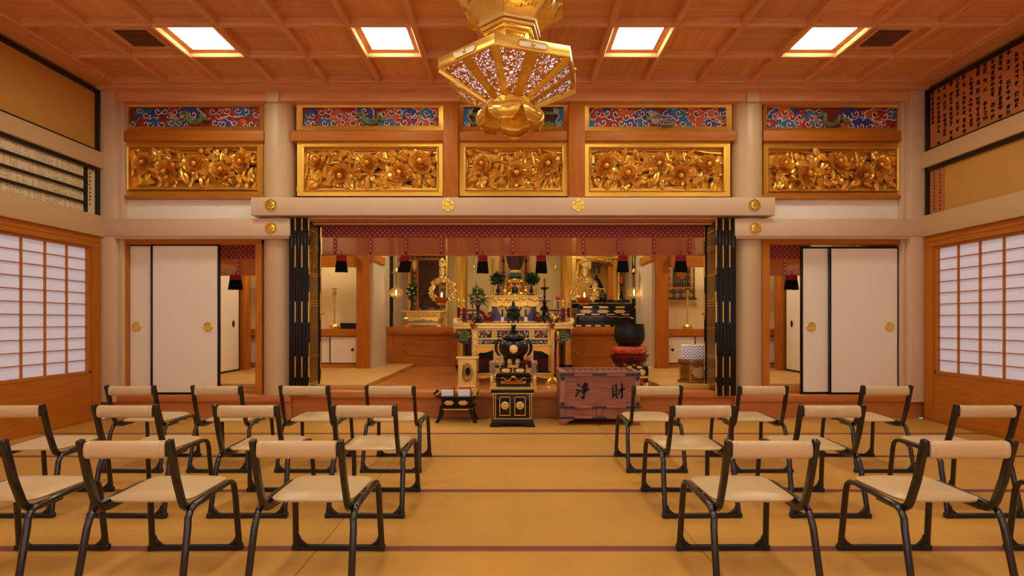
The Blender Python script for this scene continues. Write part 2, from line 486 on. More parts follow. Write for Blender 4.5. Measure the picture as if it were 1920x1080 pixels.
# ---- coffered ceiling
ce = struct(BX(-WX-.3, WX+.3, BACKY-.3, 6.7, 4.02, 4.12).build('ceiling', m_dark))
P = .61
rowsY = [6.366 - P*i for i in range(15)]
def beam_mb(l, axis, w=.066, h=.075, top=CB+.075):
    c = .012
    prof = [(-w/2+c, top-h), (w/2-c, top-h), (w/2, top-h+c), (w/2, top), (-w/2, top), (-w/2, top-h+c)]
    return MB().prism(prof, -l/2, l/2, axis)
ly = 6.40 - BACKY
me_by = beam_mb(ly, 'y').mesh('ceiling_beam', m_ceil_beam_y, smooth=20)
for n in range(-8, 8):
    put('ceiling_beam', me_by, ce, ((n+.5)*P, (6.40+BACKY)/2, 0))
me_bx = beam_mb(2*WX, 'x', h=.068).mesh('ceiling_beam', m_ceil_beam_x, smooth=20)
for y in rowsY:
    if y > BACKY: put('ceiling_beam', me_bx, ce, (0, y, 0))
me_px = BX(-P/2+.01, P/2-.01, -P/2+.01, P/2-.01, CB+.072, CB+.10).mesh('ceiling_panel', m_ceil_x)
me_py = BX(-P/2+.01, P/2-.01, -P/2+.01, P/2-.01, CB+.072, CB+.10).mesh('ceiling_panel', m_ceil_y)
for i in range(len(rowsY)-1):
    for n in range(-7, 8):
        put('ceiling_panel', me_px if (i+n) % 2 else me_py, ce, (n*P, (rowsY[i]+rowsY[i+1])/2, 0))
for sg in (-1, 1):
    MB().box(sg*4.60 if sg > 0 else -WX-.05, WX+.05 if sg > 0 else -4.60, BACKY, 6.40, CB-.02, CB+.16).build('edge_beam', m_ceil_beam_y, ce)

# ---- ceiling lights and vents
def ceiling_light(x, y, label, z=CB+.06):
    t = thing('ceiling_light', label, 'ceiling light', (x, y, z), 0, 'square recessed ceiling lights')
    fr = MB()
    for a, b_ in ((.270, .212),):
        fr.box(-a, a, -a, -b_, -.012, .02).box(-a, a, b_, a, -.012, .02).box(-a, -b_, -b_, b_, -.012, .02).box(b_, a, -b_, b_, -.012, .02)
    fr.build('frame', m_ceil_beam_x, t)
    MB().box(-.211, .211, -.211, .211, -.006, .012).build('diffuser', m_diff, t)
    return t
rowL = (rowsY[1]+rowsY[2])/2
names = {-5: 'square white ceiling light farthest left, beside the left vent', -2: 'square white ceiling light left of the gold lantern',
         2: 'square white ceiling light right of the gold lantern', 5: 'square white ceiling light farthest right, beside the right vent'}
for n in (-5, -2, 2, 5):
    ceiling_light(n*P, rowL, names[n])
for k in (5, 9, 12):  # rows out of view, added for the light they give the hall
    for n in (-5, -2, 2, 5):
        ceiling_light(n*P, (rowsY[k]+rowsY[k+1])/2, 'unseen added square ceiling light in the row %s, %s one' % ({5: 'over the nearest chairs', 9: 'above the viewer', 12: 'rearmost by the back windows'}[k], {-5: 'outer left', -2: 'inner left', 2: 'inner right', 5: 'outer right'}[n]))
for n, lb in ((-6, 'square brown ceiling vent at far left, beside a ceiling light'), (6, 'square brown ceiling vent at far right, beside a ceiling light')):
    t = thing('ceiling_vent', lb, 'vent', (n*P, rowL, CB+.055), 0, 'ceiling vents')
    a, b_ = .205, .165
    MB().box(-a, a, -a, -b_, -.006, .02).box(-a, a, b_, a, -.006, .02).box(-a, -b_, -b_, b_, -.006, .02).box(b_, a, -b_, b_, -.006, .02).build('frame', m_ceil_beam_x, t)
    MB().box(-b_, b_, -b_, b_, .010, .02).build('backing', m_vent2, t)
    ms = BX(-b_, b_, -.007, .007, -.002, .008).mesh('slat', m_vent)
    for i in range(10): put('slat', ms, t, (0, -b_+.02+i*.0325, 0))

# ---- side walls with paper windows
nwin = [0]
def shoji(y0, y1, sg, detail):
    """lattice window in the side wall between y0 < y1; four panes across, eleven up"""
    nwin[0] += 1
    z0, z1 = .568, 1.96
    d = struct(MB().box(-.03, .03, y0-.0, y0+.03, z0-.02, z1).box(-.03, .03, y1-.03, y1, z0-.02, z1).box(-.03, .03, y0, y1, z0-.035, z0).box(-.03, .03, y0, y1, z1, z1+.03)
               .build('window_%d' % nwin[0], m_or_z))
    d.location = (sg*(WX+.03), 0, 0)
    cw = (y1-y0-.06)/4; ch = (z1-z0)/11
    mp = BX(-.001, .001, -cw/2+.004, cw/2-.004, -ch/2+.003, ch/2-.003).mesh('pane', m_shoji)
    ys = [y0+.03+cw*i for i in range(5)]
    for i in range(4):
        for j in range(11):
            put('pane', mp, d, (sg*.012, ys[i]+cw/2, z0+ch*(j+.5)))
    mv = BX(-.011, .011, -.006, .006, z0, z1).mesh('muntin', m_or_z)
    mh = BX(-.009, .009, y0+.03, y1-.03, -.0045, .0045).mesh('muntin', m_or_y)
    for i in range(1, 4): put('muntin', mv, d, (0, ys[i], 0))
    for j in range(1, 11): put('muntin', mh, d, (0, 0, z0+ch*j))
    return d
YF = 6.45      # wall panels end here, at the corner post
for sg, side in ((-1, 'left'), (1, 'right')):
    def sx(a, b_):          # slab of the wall from a to b_ metres behind the surface (negative: in front)
        q = sorted((sg*(WX+a), sg*(WX+b_))); return q
    w = MB()
    def slab(a, b_, y0, y1, z0, z1, m=w):
        q = sx(a, b_); m.box(q[0], q[1], y0, y1, z0, z1); return m
    slab(.08, .2, BACKY, 6.6, -.12, 4.0)
    wl = struct(w.build('wall_'+side, m_tan_side))
    slab(0, .10, BACKY, YF, -.03, .53, MB()).build('wainscot_panel', m_or_y, wl)
    slab(-.012, .06, BACKY, YF, -.03, .075, MB()).build('baseboard', m_or_y, wl)
    slab(-.02, .10, BACKY, YF, 1.985, 2.04, MB()).build('door_track', m_or_y, wl)
    slab(-.012, .10, BACKY, YF, 2.045, 2.115, MB()).build('lintel', m_or_y, wl)
    slab(-.05, .10, BACKY, YF+.05, 2.115, 2.352, MB()).build('rail', m_tan_side, wl, bevel=.004)
    slab(-.04, .10, BACKY, YF+.05, 2.908, 3.09, MB()).build('rail', m_tan_side, wl, bevel=.004)
    y = 6.315
    for i in range(7):
        shoji(y-1.175, y, sg, i < 2)
        if i % 2 == 1:
            slab(-.015, .09, y-1.175-.085, y-1.175-.003, .075, 1.985, MB()).build('post', m_or_z, wl); y -= .09
        y -= 1.177
    slab(-.015, .09, 6.318, YF, .075, 1.985, MB()).build('post', m_or_z, wl)

# rear wall behind the viewer, paper windows across it
rw = struct(MB().box(-WX, WX, BACKY-.15, BACKY-.05, 0, 4.0).build('wall_rear', m_tan))
MB().box(-WX, WX, BACKY-.07, BACKY, 0, .5).build('wainscot_panel', m_or_x, rw)
MB().box(-WX, WX, BACKY-.07, BACKY+.03, 2.6, 2.85).build('rail', m_tan, rw)
for i in range(8):
    x0 = -WX + i*1.2
    nwin[0] += 1
    d = struct(MB().box(x0, x0+.04, BACKY-.05, BACKY, .5, 2.6).box(x0+1.16, x0+1.2, BACKY-.05, BACKY, .5, 2.6).box(x0, x0+1.2, BACKY-.05, BACKY, .5, .54).box(x0, x0+1.2, BACKY-.05, BACKY, 2.56, 2.6).build('window_%d' % nwin[0], m_or_z))
    MB().box(x0+.04, x0+1.16, BACKY-.035, BACKY-.03, .54, 2.56).build('pane', m_shoji_rear, d)
    b_ = MB()
    for k in range(1, 4): b_.box(x0+.04+.28*k-.006, x0+.04+.28*k+.006, BACKY-.03, BACKY-.01, .54, 2.56)
    for k in range(1, 14): b_.box(x0+.04, x0+1.16, BACKY-.028, BACKY-.012, .54+.144*k-.005, .54+.144*k+.005)
    b_.build('lattice', m_or_z, d)

# ---- writing boards high on the side walls
def glyph(mb, put_quad, u, v, s, rnd, dens=4):
    """an illegible brushed character: a few short strokes inside a square of side s"""
    for k in range(dens):
        if rnd.random() < .55:
            l, t = s*rnd.uniform(.45, .85), s*rnd.uniform(.09, .16)
            a, b_ = u+rnd.uniform(-.08, .08)*s, v+rnd.uniform(-.4, .4)*s
            put_quad(mb, a-l/2, a+l/2, b_-t/2, b_+t/2)
        else:
            l, t = s*rnd.uniform(.35, .8), s*rnd.uniform(.10, .18)
            a, b_ = u+rnd.uniform(-.3, .3)*s, v+rnd.uniform(-.1, .1)*s
            put_quad(mb, a-t/2, a+t/2, b_-l/2, b_+l/2)
def side_panel(name, label, cat, sg, y0, y1, z0, z1, face, fw_t, fw_b, fw_e):
    t = thing(name, label, cat, (sg*(WX+.04), y0, z0))
    w, h = y1-y0, z1-z0
    fr = MB().box(-.045, .03, 0, w, h-fw_t, h).box(-.045, .03, w-fw_e, w, 0, h)
    if fw_b: fr.box(-.045, .03, 0, w, 0, fw_b)
    fr.build('frame', m_blackf, t)
    MB().box(-.008, .02, 0, w-fw_e, fw_b, h-fw_t).build('board', face, t)
    return t
rnd = random.Random(3)
YB = 1.2
def q_left(mb, a0, a1, z0, z1): mb.box(.010, .0135, a0, a1, z0, z1)
def q_right(mb, a0, a1, z0, z1): mb.box(-.0135, -.010, a0, a1, z0, z1)
t = side_panel('gold_paper_panel', 'large blank gold-brown panel in black frame high on the left wall', 'wall panel', -1, YB, YF, 3.09, 3.81, m_goldwall, .035, .03, .035)
for o in kids(t): o.scale.x = -1
# donor tablets
t = thing('donor_tablet_rack', 'black framed rack of pale wooden name tablets on the left wall', 'name board', (-WX-.04, YB, 2.352))
w = YF-YB
yc0 = 6.245-YB; yc1 = 6.268-YB; yc2 = 6.412-YB
MB().box(-.03, .045, 0, w, .52, .556).box(-.03, .045, yc2, w, 0, .52).box(-.03, .042, yc0, yc1, 0, .52).build('frame', m_blackf, t)
zs = [.0, .118, .248, .388, .52]
rows = [(.0, .104), (.131, .240), (.266, .378), (.404, .52)]
for a, b_ in ((.104, .131), (.240, .266), (.378, .404)):
    MB().box(-.03, .04, 0, yc0, a, b_).build('divider', m_blackf, t)
for k, (a, b_) in enumerate(rows):
    bd = MB().box(-.01, .008, 0, yc0, a, b_).build('tablet', m_board, t)
    ink = MB()
    yy = 1.2
    while yy < yc0-.03:
        nrow = 5
        for j in range(nrow):
            if rnd.random() < .82:
                l = rnd.uniform(.012, .028)
                zc = a + (b_-a)*(.86-.16*j)
                ink.box(.008, .0095, yy, yy+l, zc-.0028, zc+.0028)
        yy += rnd.choice((.034, .034, .034, .07))
    tag(ink.build('ink_writing', m_ink_g, bd), kind='stuff')
bd = MB().box(-.01, .010, yc1, yc2, 0, .52).build('tablet', m_board, t)
ink = MB()
for j in range(9): glyph(ink, q_left, (yc1+yc2)/2, .475-j*.044, .034, rnd, 5)
tag(ink.build('ink_writing', m_ink_b, bd), kind='stuff')
# scroll of calligraphy, right wall above
t = side_panel('calligraphy_panel', 'long panel of brushed black writing on orange paper, high on right wall', 'wall panel', 1, YB, YF, 3.09, 3.81, m_orpaper, .035, .03, .035)
ink = MB()
for i in range(46):
    yy = 6.375 - .0885*i - YB
    if yy < .2: break
    z = .655
    while z > .06:
        if rnd.random() < .88: glyph(ink, q_right, yy, z, rnd.uniform(.046, .06), rnd, 6)
        if rnd.random() < .25:
            glyph(ink, q_right, yy-.026, z+.01, .016, rnd, 2)
        z -= rnd.choice((.05, .054, .056, .085 if i % 3 else .055))
tag(ink.build('ink_writing', m_ink, t), kind='stuff')
t = side_panel('gold_paper_panel', 'blank gold panel with two columns of writing at its end, lower right wall', 'wall panel', 1, YB, YF, 2.352, 2.908, m_goldwall, .04, .008, .035)
MB().box(-.0105, -.007, 6.20-YB, YF-.035-YB, .008, .516).build('paper_strip', m_orpaper, t)
ink = MB()
for yy, gz in ((6.35-YB, .03), (6.265-YB, .034)):
    z = .48
    while z > .04:
        glyph(ink, q_right, yy, z, gz, rnd, 4); z -= gz*1.25
tag(ink.build('ink_writing', m_ink_b, t), kind='stuff')

# ---- corner posts, round columns, beams of the wall facing the viewer
ntrim = [0]
def trim(mb, m, **k):
    ntrim[0] += 1
    return struct(mb.build('trim_%d' % ntrim[0], m, **k))
for sg in (-1, 1):
    q = sorted((sg*4.64, sg*4.86)); q2 = sorted((sg*4.595, sg*4.64))
    trim(MB().box(q[0], q[1], 6.46, 6.66, .19, 3.90), m_tan, bevel=.006)
    trim(MB().box(q2[0], q2[1], 6.55, 6.66, .19, 3.75), m_tan, bevel=.006)
COLY = 6.70; COLR = .187
for x in (-2.80, 2.81):
    trim(MB().lathe([(COLR, .262), (COLR, 3.765), (COLR-.02, 3.775), (0, 3.775)], (x, COLY, 0), 40), m_col)
    trim(MB().box(x-.07, x+.07, 6.47, 6.62, 3.70, 3.87), m_tan, bevel=.004)
# ceiling-side headers
trim(MB().box(-WX, WX, 6.385, 6.60, 3.815, 3.95), m_ceil_beam_x)
trim(MB().box(-4.64, 4.64, 6.50, 6.75, 3.715, 3.815), m_ceil_beam_x)
# side rails (with gold rosettes) and long front beam
def rosette(parent, x, y, z, r=.075):
    o = MB()
    hexp = [(x+r*math.cos(R(30+60*k)), z+r*math.sin(R(30+60*k))) for k in range(6)]
    o.prism(hexp, y, y-.008)
    o.lathe([(r*.62, -.008), (r*.60, -.014), (r*.42, -.017), (r*.40, -.012), (r*.26, -.012), (r*.22, -.020), (0, -.022)], (x, y, z), 18, axis='y')
    for k in range(6):
        o.mat(1).ell((x+r*.72*math.cos(R(60*k)), y-.0085, z+r*.72*math.sin(R(60*k))), (r*.075, .002, r*.075), 6, 4)
    return tag(o.build('nail_cover', [m_goldb, m_blackf], parent), label='gold hexagonal rosette nail cover')
bm_ = trim(MB().box(-3.02, 3.03, 6.40, 6.62, 2.357, 2.564), m_tan, bevel=.006)
for px in (508, 840, 1084, 1415): rosette(bm_, X(px, 6.4), 6.40, Z(384.5, 6.4))
for sg in (-1, 1):
    q = sorted((sg*2.59, sg*4.80))
    o = trim(MB().box(q[0], q[1], 6.45, 6.60, 2.125, 2.33), m_tan, bevel=.006)
    px = 508 if sg < 0 else 1416
    rosette(o, X(px, 6.45), 6.45, Z(428, 6.45))
    # strip of moulding below
    MB().box(q[0], q[1], 6.47, 6.60, 2.100, 2.125).build('moulding', m_tan, o)
    q = sorted((sg*2.9, sg*4.62))
    trim(MB().box(q[0], q[1], 6.62, 6.72, 2.33, 2.60), m_plaster)
    trim(MB().box(q[0], q[1], 6.56, 6.75, 2.585, 2.625), m_or_x)
# lintel under the long beam, with a pale bead
trim(MB().box(-2.62, 2.62, 6.52, 6.75, 2.305, 2.357), m_or_x)
trim(MB().box(-2.60, 2.60, 6.50, 6.56, 2.333, 2.350), m_tan, bevel=.003)
trim(MB().box(-2.60, 2.60, 6.60, 6.66, 2.288, 2.305), m_tan, bevel=.003)
# posts and middle rail between the carved panels
for a, b_ in ((831, 859), (1066, 1097)):
    trim(MB().box(X(a, 6.52), X(b_, 6.52), 6.52, 6.75, 2.56, 3.72), m_or_z, bevel=.004)
def wbox(pa, pb, qa, qb, Y, Y1): return MB().box(X(pa, Y), X(pb, Y), Y, Y1, Z(qb, Y), Z(qa, Y))
for a, b_ in ((228, 494), (545, 832), (858, 1067), (1096, 1380), (1432, 1697)):
    trim(wbox(a, b_, 245, 264, 6.555, 6.75), m_or_x, bevel=.003)
# board behind the carvings
struct(MB().box(-4.8, 4.8, 6.84, 6.90, 2.30, 3.9).build('wall_front', m_dark))
for a, b_ in ((224, 500), (1425, 1700)):
    trim(wbox(a, b_, 186, 376, 6.70, 6.83), m_or_x)

# ---- step up to the altar floor
trim(MB().box(-2.60, 2.60, 6.56, 6.80, 0, .24), m_step)                                  # riser
trim(MB().box(-2.62, 2.62, 6.50, 6.72, .235, ND+.0), m_step, bevel=.012)      # rounded nosing
for sg in (-1, 1):
    q = sorted((sg*2.60, sg*4.85))
    trim(MB().box(q[0], q[1], 6.53, 6.85, 0, .188), m_step)
    trim(MB().box(q[0], q[1], 6.50, 6.80, .188, .262), m_step, bevel=.006)
# ---- altar floor
f2 = struct(MB().box(-4.85, 4.85, 6.70, 12.4, ND-.2, ND-.001).build('floor', m_deck))
TZ = .362
for sg in (-1, 1):
    for y0 in (6.74, 8.45):
        mt = MB().box(-.475, .475, 0, 1.70, 0, TZ-ND).build('tatami_mat', m_tat2, f2, bevel=.004, segs=1)
        mt.location = (sg*(1.79+.475), y0+.0, ND)
    for k in range(2):
        for y0 in (6.86, 8.76):
            mt = MB().box(-.475, .475, 0, 1.89, 0, TZ-ND).build('tatami_mat', m_tat2, f2, bevel=.004, segs=1)
            mt.location = (sg*(1.79+.475+.955*(k+1)), y0, ND)

# ---- sliding doors (paper with black frames) left and right
ndoor = [0]
def fusuma(pa, pb, qa, qb, Y, handle_px, t=.03, fw=.026):
    ndoor[0] += 1
    x0, x1 = X(pa, Y), X(pb, Y); z1, z0 = Z(qa, Y), .2625
    w, h = x1-x0, z1-z0
    d = struct(MB().box(0, fw, 0, t, 0, h).box(w-fw, w, 0, t, 0, h).box(fw, w-fw, 0, t, 0, fw).box(fw, w-fw, 0, t, h-fw, h).build('door_%d' % ndoor[0], m_black, bevel=.002, segs=1))
    d.location = (x0, Y, z0)
    MB().box(fw, w-fw, .006, t-.004, fw, h-fw).build('door_panel', m_fusuma, d)
    if handle_px:
        hx, hz = X(handle_px, Y)-x0, Z(612.5, Y)-z0
        o = MB().lathe([(.056, .006), (.056, -.002), (.050, -.006), (.036, -.004), (.034, .000), (.020, .0), (.018, -.004), (0, -.005)], (hx, 0, hz), 24, axis='y')
        for k in range(8): o.ell((hx+.043*math.cos(R(45*k)), -.005, hz+.043*math.sin(R(45*k))), (.008, .003, .008), 6, 4)
        tag(o.build('door_pull', m_goldb, d), label='round gilt door pull')
    return d
fusuma(282, 411.5, 457, 738, 6.60, 390)
fusuma(239.5, 372, 457, 738, 6.64, 256)
fusuma(1502, 1620, 462, 740, 6.64, 1521)
fusuma(1555, 1687, 462, 740, 6.60, 1668)
for sg in (-1, 1):
    # door casing
    q = sorted((sg*4.53, sg*4.64))
    if sg < 0: a0, a1, b0, b1 = 221, 239, 480, 492
    else: a0, a1, b0, b1 = 1687, 1704, 1428, 1442
    trim(MB().box(X(a0, 6.6), X(a1, 6.6), 6.58, 6.72, .262, 2.11), m_or_z)
    trim(MB().box(X(b0, 6.6), X(b1, 6.6), 6.58, 6.72, .262, 2.11), m_or_z)
    q = sorted((X(a0, 6.6), X(b1, 6.6))) if sg < 0 else sorted((X(b0, 6.6), X(a1, 6.6)))
    trim(MB().box(q[0], q[1], 6.575, 6.72, 2.05, 2.11), m_or_x)

# ---- rooms behind: posts, walls, shelf bays with small cupboards
PZF = 9.1
NC = 3.05
struct(MB().box(-4.85, 4.85, 6.90, 12.4, NC, NC+.08).build('ceiling', m_or_x))
struct(MB().box(-4.85, 4.85, 12.0, 12.1, ND, NC).build('wall_altar', m_olive))
for sg in (-1, 1):
    side = 'left' if sg < 0 else 'right'
    def bb(xa, xb, y0, y1, z0, z1):
        q = sorted((sg*xa, sg*xb)); return MB().box(q[0], q[1], y0, y1, z0, z1)
    trim(bb(2.345, 2.565, PZF, PZF+.22, ND, NC), m_or_z, bevel=.004)
    trim(bb(4.22, 4.40, 8.75, 8.95, ND, NC), m_or_z, bevel=.004)
    struct(bb(2.30, 2.345, PZF+.05, 12.0, ND, NC).build('wall_alcove_'+side, m_sidewall))
    trim(bb(2.27, 2.36, PZF+.01, 9.9, Z(492, 9.4), Z(478, 9.4)), m_or_y)
    w = struct(bb(2.565, 4.85, 9.75, 9.85, ND, NC).build('wall_bay_'+side, m_bay))
    trim(bb(2.565, 4.85, 9.0, 9.1, 2.02, 2.20), m_or_x)
    # outer fusuma wall of the side room
    wo = struct(bb(4.32, 4.40, 6.90, 8.75, TZ, NC).build('wall_side_room_'+side, m_sidewall))
    bb(4.30, 4.325, 7.0, 8.72, 2.0, 2.15).build('lintel', m_or_y, wo)
    ndoor[0] += 1
    d = struct(bb(4.285, 4.31, 7.2, 8.71, TZ, TZ+.03).build('door_%d' % ndoor[0], m_black))
    bb(4.285, 4.31, 8.69, 8.71, TZ, 2.0).build('door_stile', m_black, d)
    bb(4.29, 4.31, 7.2, 8.69, TZ+.03, 2.0).build('door_panel', m_fusuma, d)
    MB().ell((sg*4.285, 8.52, Z(607, 8.6)), (.008, .035, .055), 12, 8).build('door_pull', m_black, d)
    # shelf and cupboards
    cu = thing('wall_cupboard', 'low white-doored cupboard under the wooden shelf, %s bay behind the altar' % side, 'cupboard', (sg*3.6, 9.22, TZ))
    def cb(xa, xb, y0, y1, z0, z1):
        q = sorted((sg*(xa-3.6), sg*(xb-3.6))); return MB().box(q[0], q[1], y0-9.22, y1-9.22, z0-TZ, z1-TZ)
    cb(2.57, 4.80, 9.22, 9.74, TZ, .425).build('plinth', m_or_x, cu)
    cb(2.57, 4.80, 9.22, 9.74, .89, 1.005).build('shelf_top', m_or_x, cu)
    cb(2.57, 4.80, 9.32, 9.74, .425, .89).build('carcass', m_dark, cu)
    xs = (2.58, 3.05, 3.62, 4.19, 4.76)
    for k in range(4):
        dr = cb(xs[k], xs[k+1], 9.26 + .03*(k % 2), 9.285+.03*(k % 2), .428, .888).build('door', m_black, cu)
        cb(xs[k]+.014, xs[k+1]-.014, 9.255+.03*(k % 2), 9.26+.03*(k % 2), .442, .875).build('door_paper', m_fusuma, dr)
        hx = xs[k]+.09 if k % 2 == 0 else xs[k+1]-.09
        MB().lathe([(.026, 0), (.026, -.004), (.018, -.005), (0, -.004)], (sg*(hx-3.6), .035+.03*(k % 2), .66-TZ), 14, axis='y').build('door_pull', m_black, dr)
    # dais of the altar alcove
    t = thing('altar_dais', 'orange wooden dais with carved oval panel on the %s of the altar' % side, 'dais', (sg*1.5, 10.1, ND))
    def db(xa, xb, y0, y1, z0, z1):
        q = sorted((sg*(xa-1.5), sg*(xb-1.5))); return MB().box(q[0], q[1], y0-10.1, y1-10.1, z0-ND, z1-ND)
    db(.80, 2.295, 10.1, 11.95, .90, 1.033).build('top', m_or_x, t, bevel=.006)
    db(.80, 2.295, 10.16, 11.95, ND+.10, .90).build('front_panel', m_or_x, t)
    db(.80, 2.295, 10.12, 11.95, ND, ND+.10).build('plinth', m_or_x, t)
    db(2.2, 2.295, 10.13, 10.2, ND+.1, .90).build('stile', m_or_z, t)
    # carved outline: a raised bead in the shape of a notched oval
    pts = []
    for k in range(60):
        a = 2*math.pi*k/60
        ca, sa = math.cos(a), math.sin(a)
        rx = .47*(abs(ca)**.7)*(1 if ca > 0 else -1); rz = .155*(abs(sa)**.8)*(1 if sa > 0 else -1)
        nt_ = 1+.07*math.cos(6*a)
        pts.append((sg*(1.53-1.5)+rx*nt_, .058, (.655-ND)+rz*nt_))
    MB().tube(pts, .012, 6, closed=True).build('carved_outline', m_or_x, t)
    trim(bb(2.24, 2.28, 10.35, 10.42, 1.033, NC), m_black)
# dais in the middle, behind the altar tables
t = thing('altar_dais', 'dark stepped dais in the middle, behind the gold altar tables', 'dais', (0, 8.3, ND))
MB().box(-.68, .68, .0, 1.2, 0, .18).box(-.74, .74, 1.2, 3.3, 0, .18).build('step', m_dark, t)
MB().box(-.67, .67, .10, 1.2, .18, .26).box(-.74, .74, 1.2, 3.3, .18, .26).build('step', m_red, t)
MB().box(-.66, .66, .20, 1.2, .26, .60).box(-.74, .74, 1.2, 3.3, .26, .60).build('step', m_black, t)
MB().box(-.68, .68, .12, 1.2, .60, .66).box(-.74, .74, 1.2, 3.3, .60, .66).build('step', m_red, t)
MB().box(-.89, .89, .0, 1.2, .66, 1.125-ND).box(-.74, .74, 1.2, 3.3, .66, 1.125-ND).build('top', m_golds, t)
for sg in (-1, 1):
    q = sorted((sg*4.85, sg*4.95))
    struct(MB().box(q[0], q[1], 6.6, 12.1, 0, NC+.08).build('wall_outer_'+('left' if sg < 0 else 'right'), m_sidewall))
# lamps added to brighten the altar rooms, unseen behind the front beam
for x, y, w in ((-1.4, 7.5, 'front left altar floor'), (1.4, 7.5, 'front right altar floor'), (0, 8.0, 'gold altar table'), (-1.5, 9.7, 'left alcove dais'), (1.5, 9.7, 'right alcove dais'), (-3.5, 8.0, 'left side room'), (3.5, 8.0, 'right side room'), (-3.2, 9.25, 'left shelf bay'), (3.2, 9.25, 'right shelf bay'), (0, 10.5, 'statue')):
    t = thing('ceiling_light', 'small square added ceiling light above the %s, unseen behind the front beam' % w, 'ceiling light', (x, y, NC-.03), 0, 'added altar floor lights')
    MB().box(-.14, .14, -.14, .14, -.01, .03).build('frame', m_or_x, t)
    MB().box(-.12, .12, -.12, .12, -.014, -.008).build('diffuser', m_diff_n, t)
# ================================================================= FOLDING LATTICE DOORS
def folding_doors(sg, label):
    t = thing('folding_door_stack', label, 'folding doors', (sg*2.49, 6.47, .262+.0))
    H = 2.335-.262
    xs = [-.119, -.081, -.041, -.003, .037, .076]      # left faces of six leaves, from the outside in
    th = .037
    for i, x in enumerate(xs):
        q = sorted((-sg*(x), -sg*(x+th)))
        inner = (i == 5)
        lf = MB()
        if inner:
            lf.box(q[0], q[1], 0, .045, 0, H).box(q[0], q[1], .375, .42, 0, H).box(q[0], q[1], .045, .375, 0, .06).box(q[0], q[1], .045, .375, H-.05, H)
        else:
            lf.box(q[0], q[1], 0, .42, 0, H)
        leaf = lf.build('leaf', m_black, t, bevel=.003, segs=1)
        if inner:
            xf = q[0] if sg > 0 else q[1]       # face towards the room's middle
            d = -1 if sg > 0 else 1
            MB().box(min(xf-d*.02, xf-d*.024), max(xf-d*.02, xf-d*.024), .045, .375, .06, H-.05).build('backing', m_ink_b, leaf)
            for k in range(9):
                y = .066+.036*k
                MB().box(min(xf-d*.016, xf-d*.020), max(xf-d*.016, xf-d*.020), y-.0026, y+.0026, .06, H-.05).build('lattice_bar', m_goldb, leaf)
            for z in (.11, .13, .44, .46, .78, .80, 1.06, 1.09, 1.12, 1.42, 1.44, 1.74, 1.77, 1.95):
                MB().box(min(xf-d*.013, xf-d*.020), max(xf-d*.013, xf-d*.020), .045, .375, z-.003, z+.003).build('lattice_bar', m_goldb, leaf)
            g = MB()
            for a, b_ in ((0, .16), (.28, .62), (.90, 1.22), (1.42, 1.70), (1.86, H)):
                g.box(min(xf, xf+d*.003), max(xf, xf+d*.003), .374, .422, a, b_)
                g.box(min(xf, xf+d*.003), max(xf, xf+d*.003), -.002, .03, a, b_)
            g.box(min(xf, xf+d*.003), max(xf, xf+d*.003), 0, .42, 0, .05).box(min(xf, xf+d*.003), max(xf, xf+d*.003), 0, .42, H-.03, H)
            g.build('gilt_edge', m_goldb, leaf)
            MB().lathe([(.03, 0), (.03, .008), (.012, .014), (.012, .028), (.02, .034), (0, .04)] if d > 0 else [(.03, 0), (.03, -.008), (.012, -.014), (.012, -.028), (.02, -.034), (0, -.04)], (xf, .40, .97), 14, axis='x').build('knob', m_goldb, leaf)
        xm = (q[0]+q[1])/2
        hg = MB()
        edge = -sg*(x+th)
        if i % 2 == 1 or inner:
            spans = ((.0, .12), (.22, .46), (.86, 1.10), (1.50, 1.76), (1.93, H))
            for a, b_ in spans: hg.box(edge-.006, edge+.006, -.004, .02, a, b_)
            hg.build('hinge', m_goldb, leaf)
        else:
            for a, b_ in ((.33, .43), (1.62, 1.72)): hg.box(edge-.002, edge+.002, -.003, .01, a, b_)
            hg.build('hinge', m_steel, leaf)
    MB().box(-.10, .10, .03, .35, H, H+.012).build('top_rail', m_black, t)
    return t
folding_doors(-1, 'black lacquered folding lattice doors stacked beside the left round column')
folding_doors(1, 'black lacquered folding lattice doors stacked beside the right round column')

# ================================================================= CURTAIN, BLIND AND TASSELS
def sheet(x0, x1, z0, z1, y, amp, n, th=.004):
    rows = []
    for z in (z0, z1):
        rows.append([(x0+(x1-x0)*i/n, y+amp*math.sin(i*1.7), z) for i in range(n+1)])
    mb = MB().grid(rows)
    rows2 = [[(p[0], p[1]+th, p[2]) for p in r] for r in rows]
    mb.grid(rows2)
    for r1, r2 in ((rows[0], rows2[0]), (rows[1], rows2[1])): mb.grid([r1, r2])
    return mb
YC = 6.74
t = thing('bamboo_blind', 'rolled-down bamboo blind with red patterned band hanging over the altar opening', 'blind', (0, YC, 2.30))
x0, x1 = X(603, YC), X(1321, YC)
sheet(x0, x1, Z(478, YC)-2.30, Z(443, YC)-2.30, .01, .0, 24, .003).build('net', m_misu, t)
MB().box(x0, x1, -.012, .02, Z(479.5, YC)-2.30, Z(476.5, YC)-2.30).build('bottom_rail', m_or_x, t)
sheet(x0, x1, Z(445, YC)-2.30, .0, 0, .004, 80).build('band', m_curtain, t)
for k in range(11):
    px = 628.6+66.45*k
    o = MB().box(-.020, .020, -.008, -.004, Z(474, YC)-2.30, Z(445, YC)-2.30).build('strap', m_strap, t)
    o.location = (X(px, YC), 0, 0)
    o = MB().ell((0, -.006, Z(476, YC)-2.30), (.02, .008, .018), 8, 6).build('strap_knot', m_cloth_red, t)
    o.location = (X(px, YC), 0, 0)

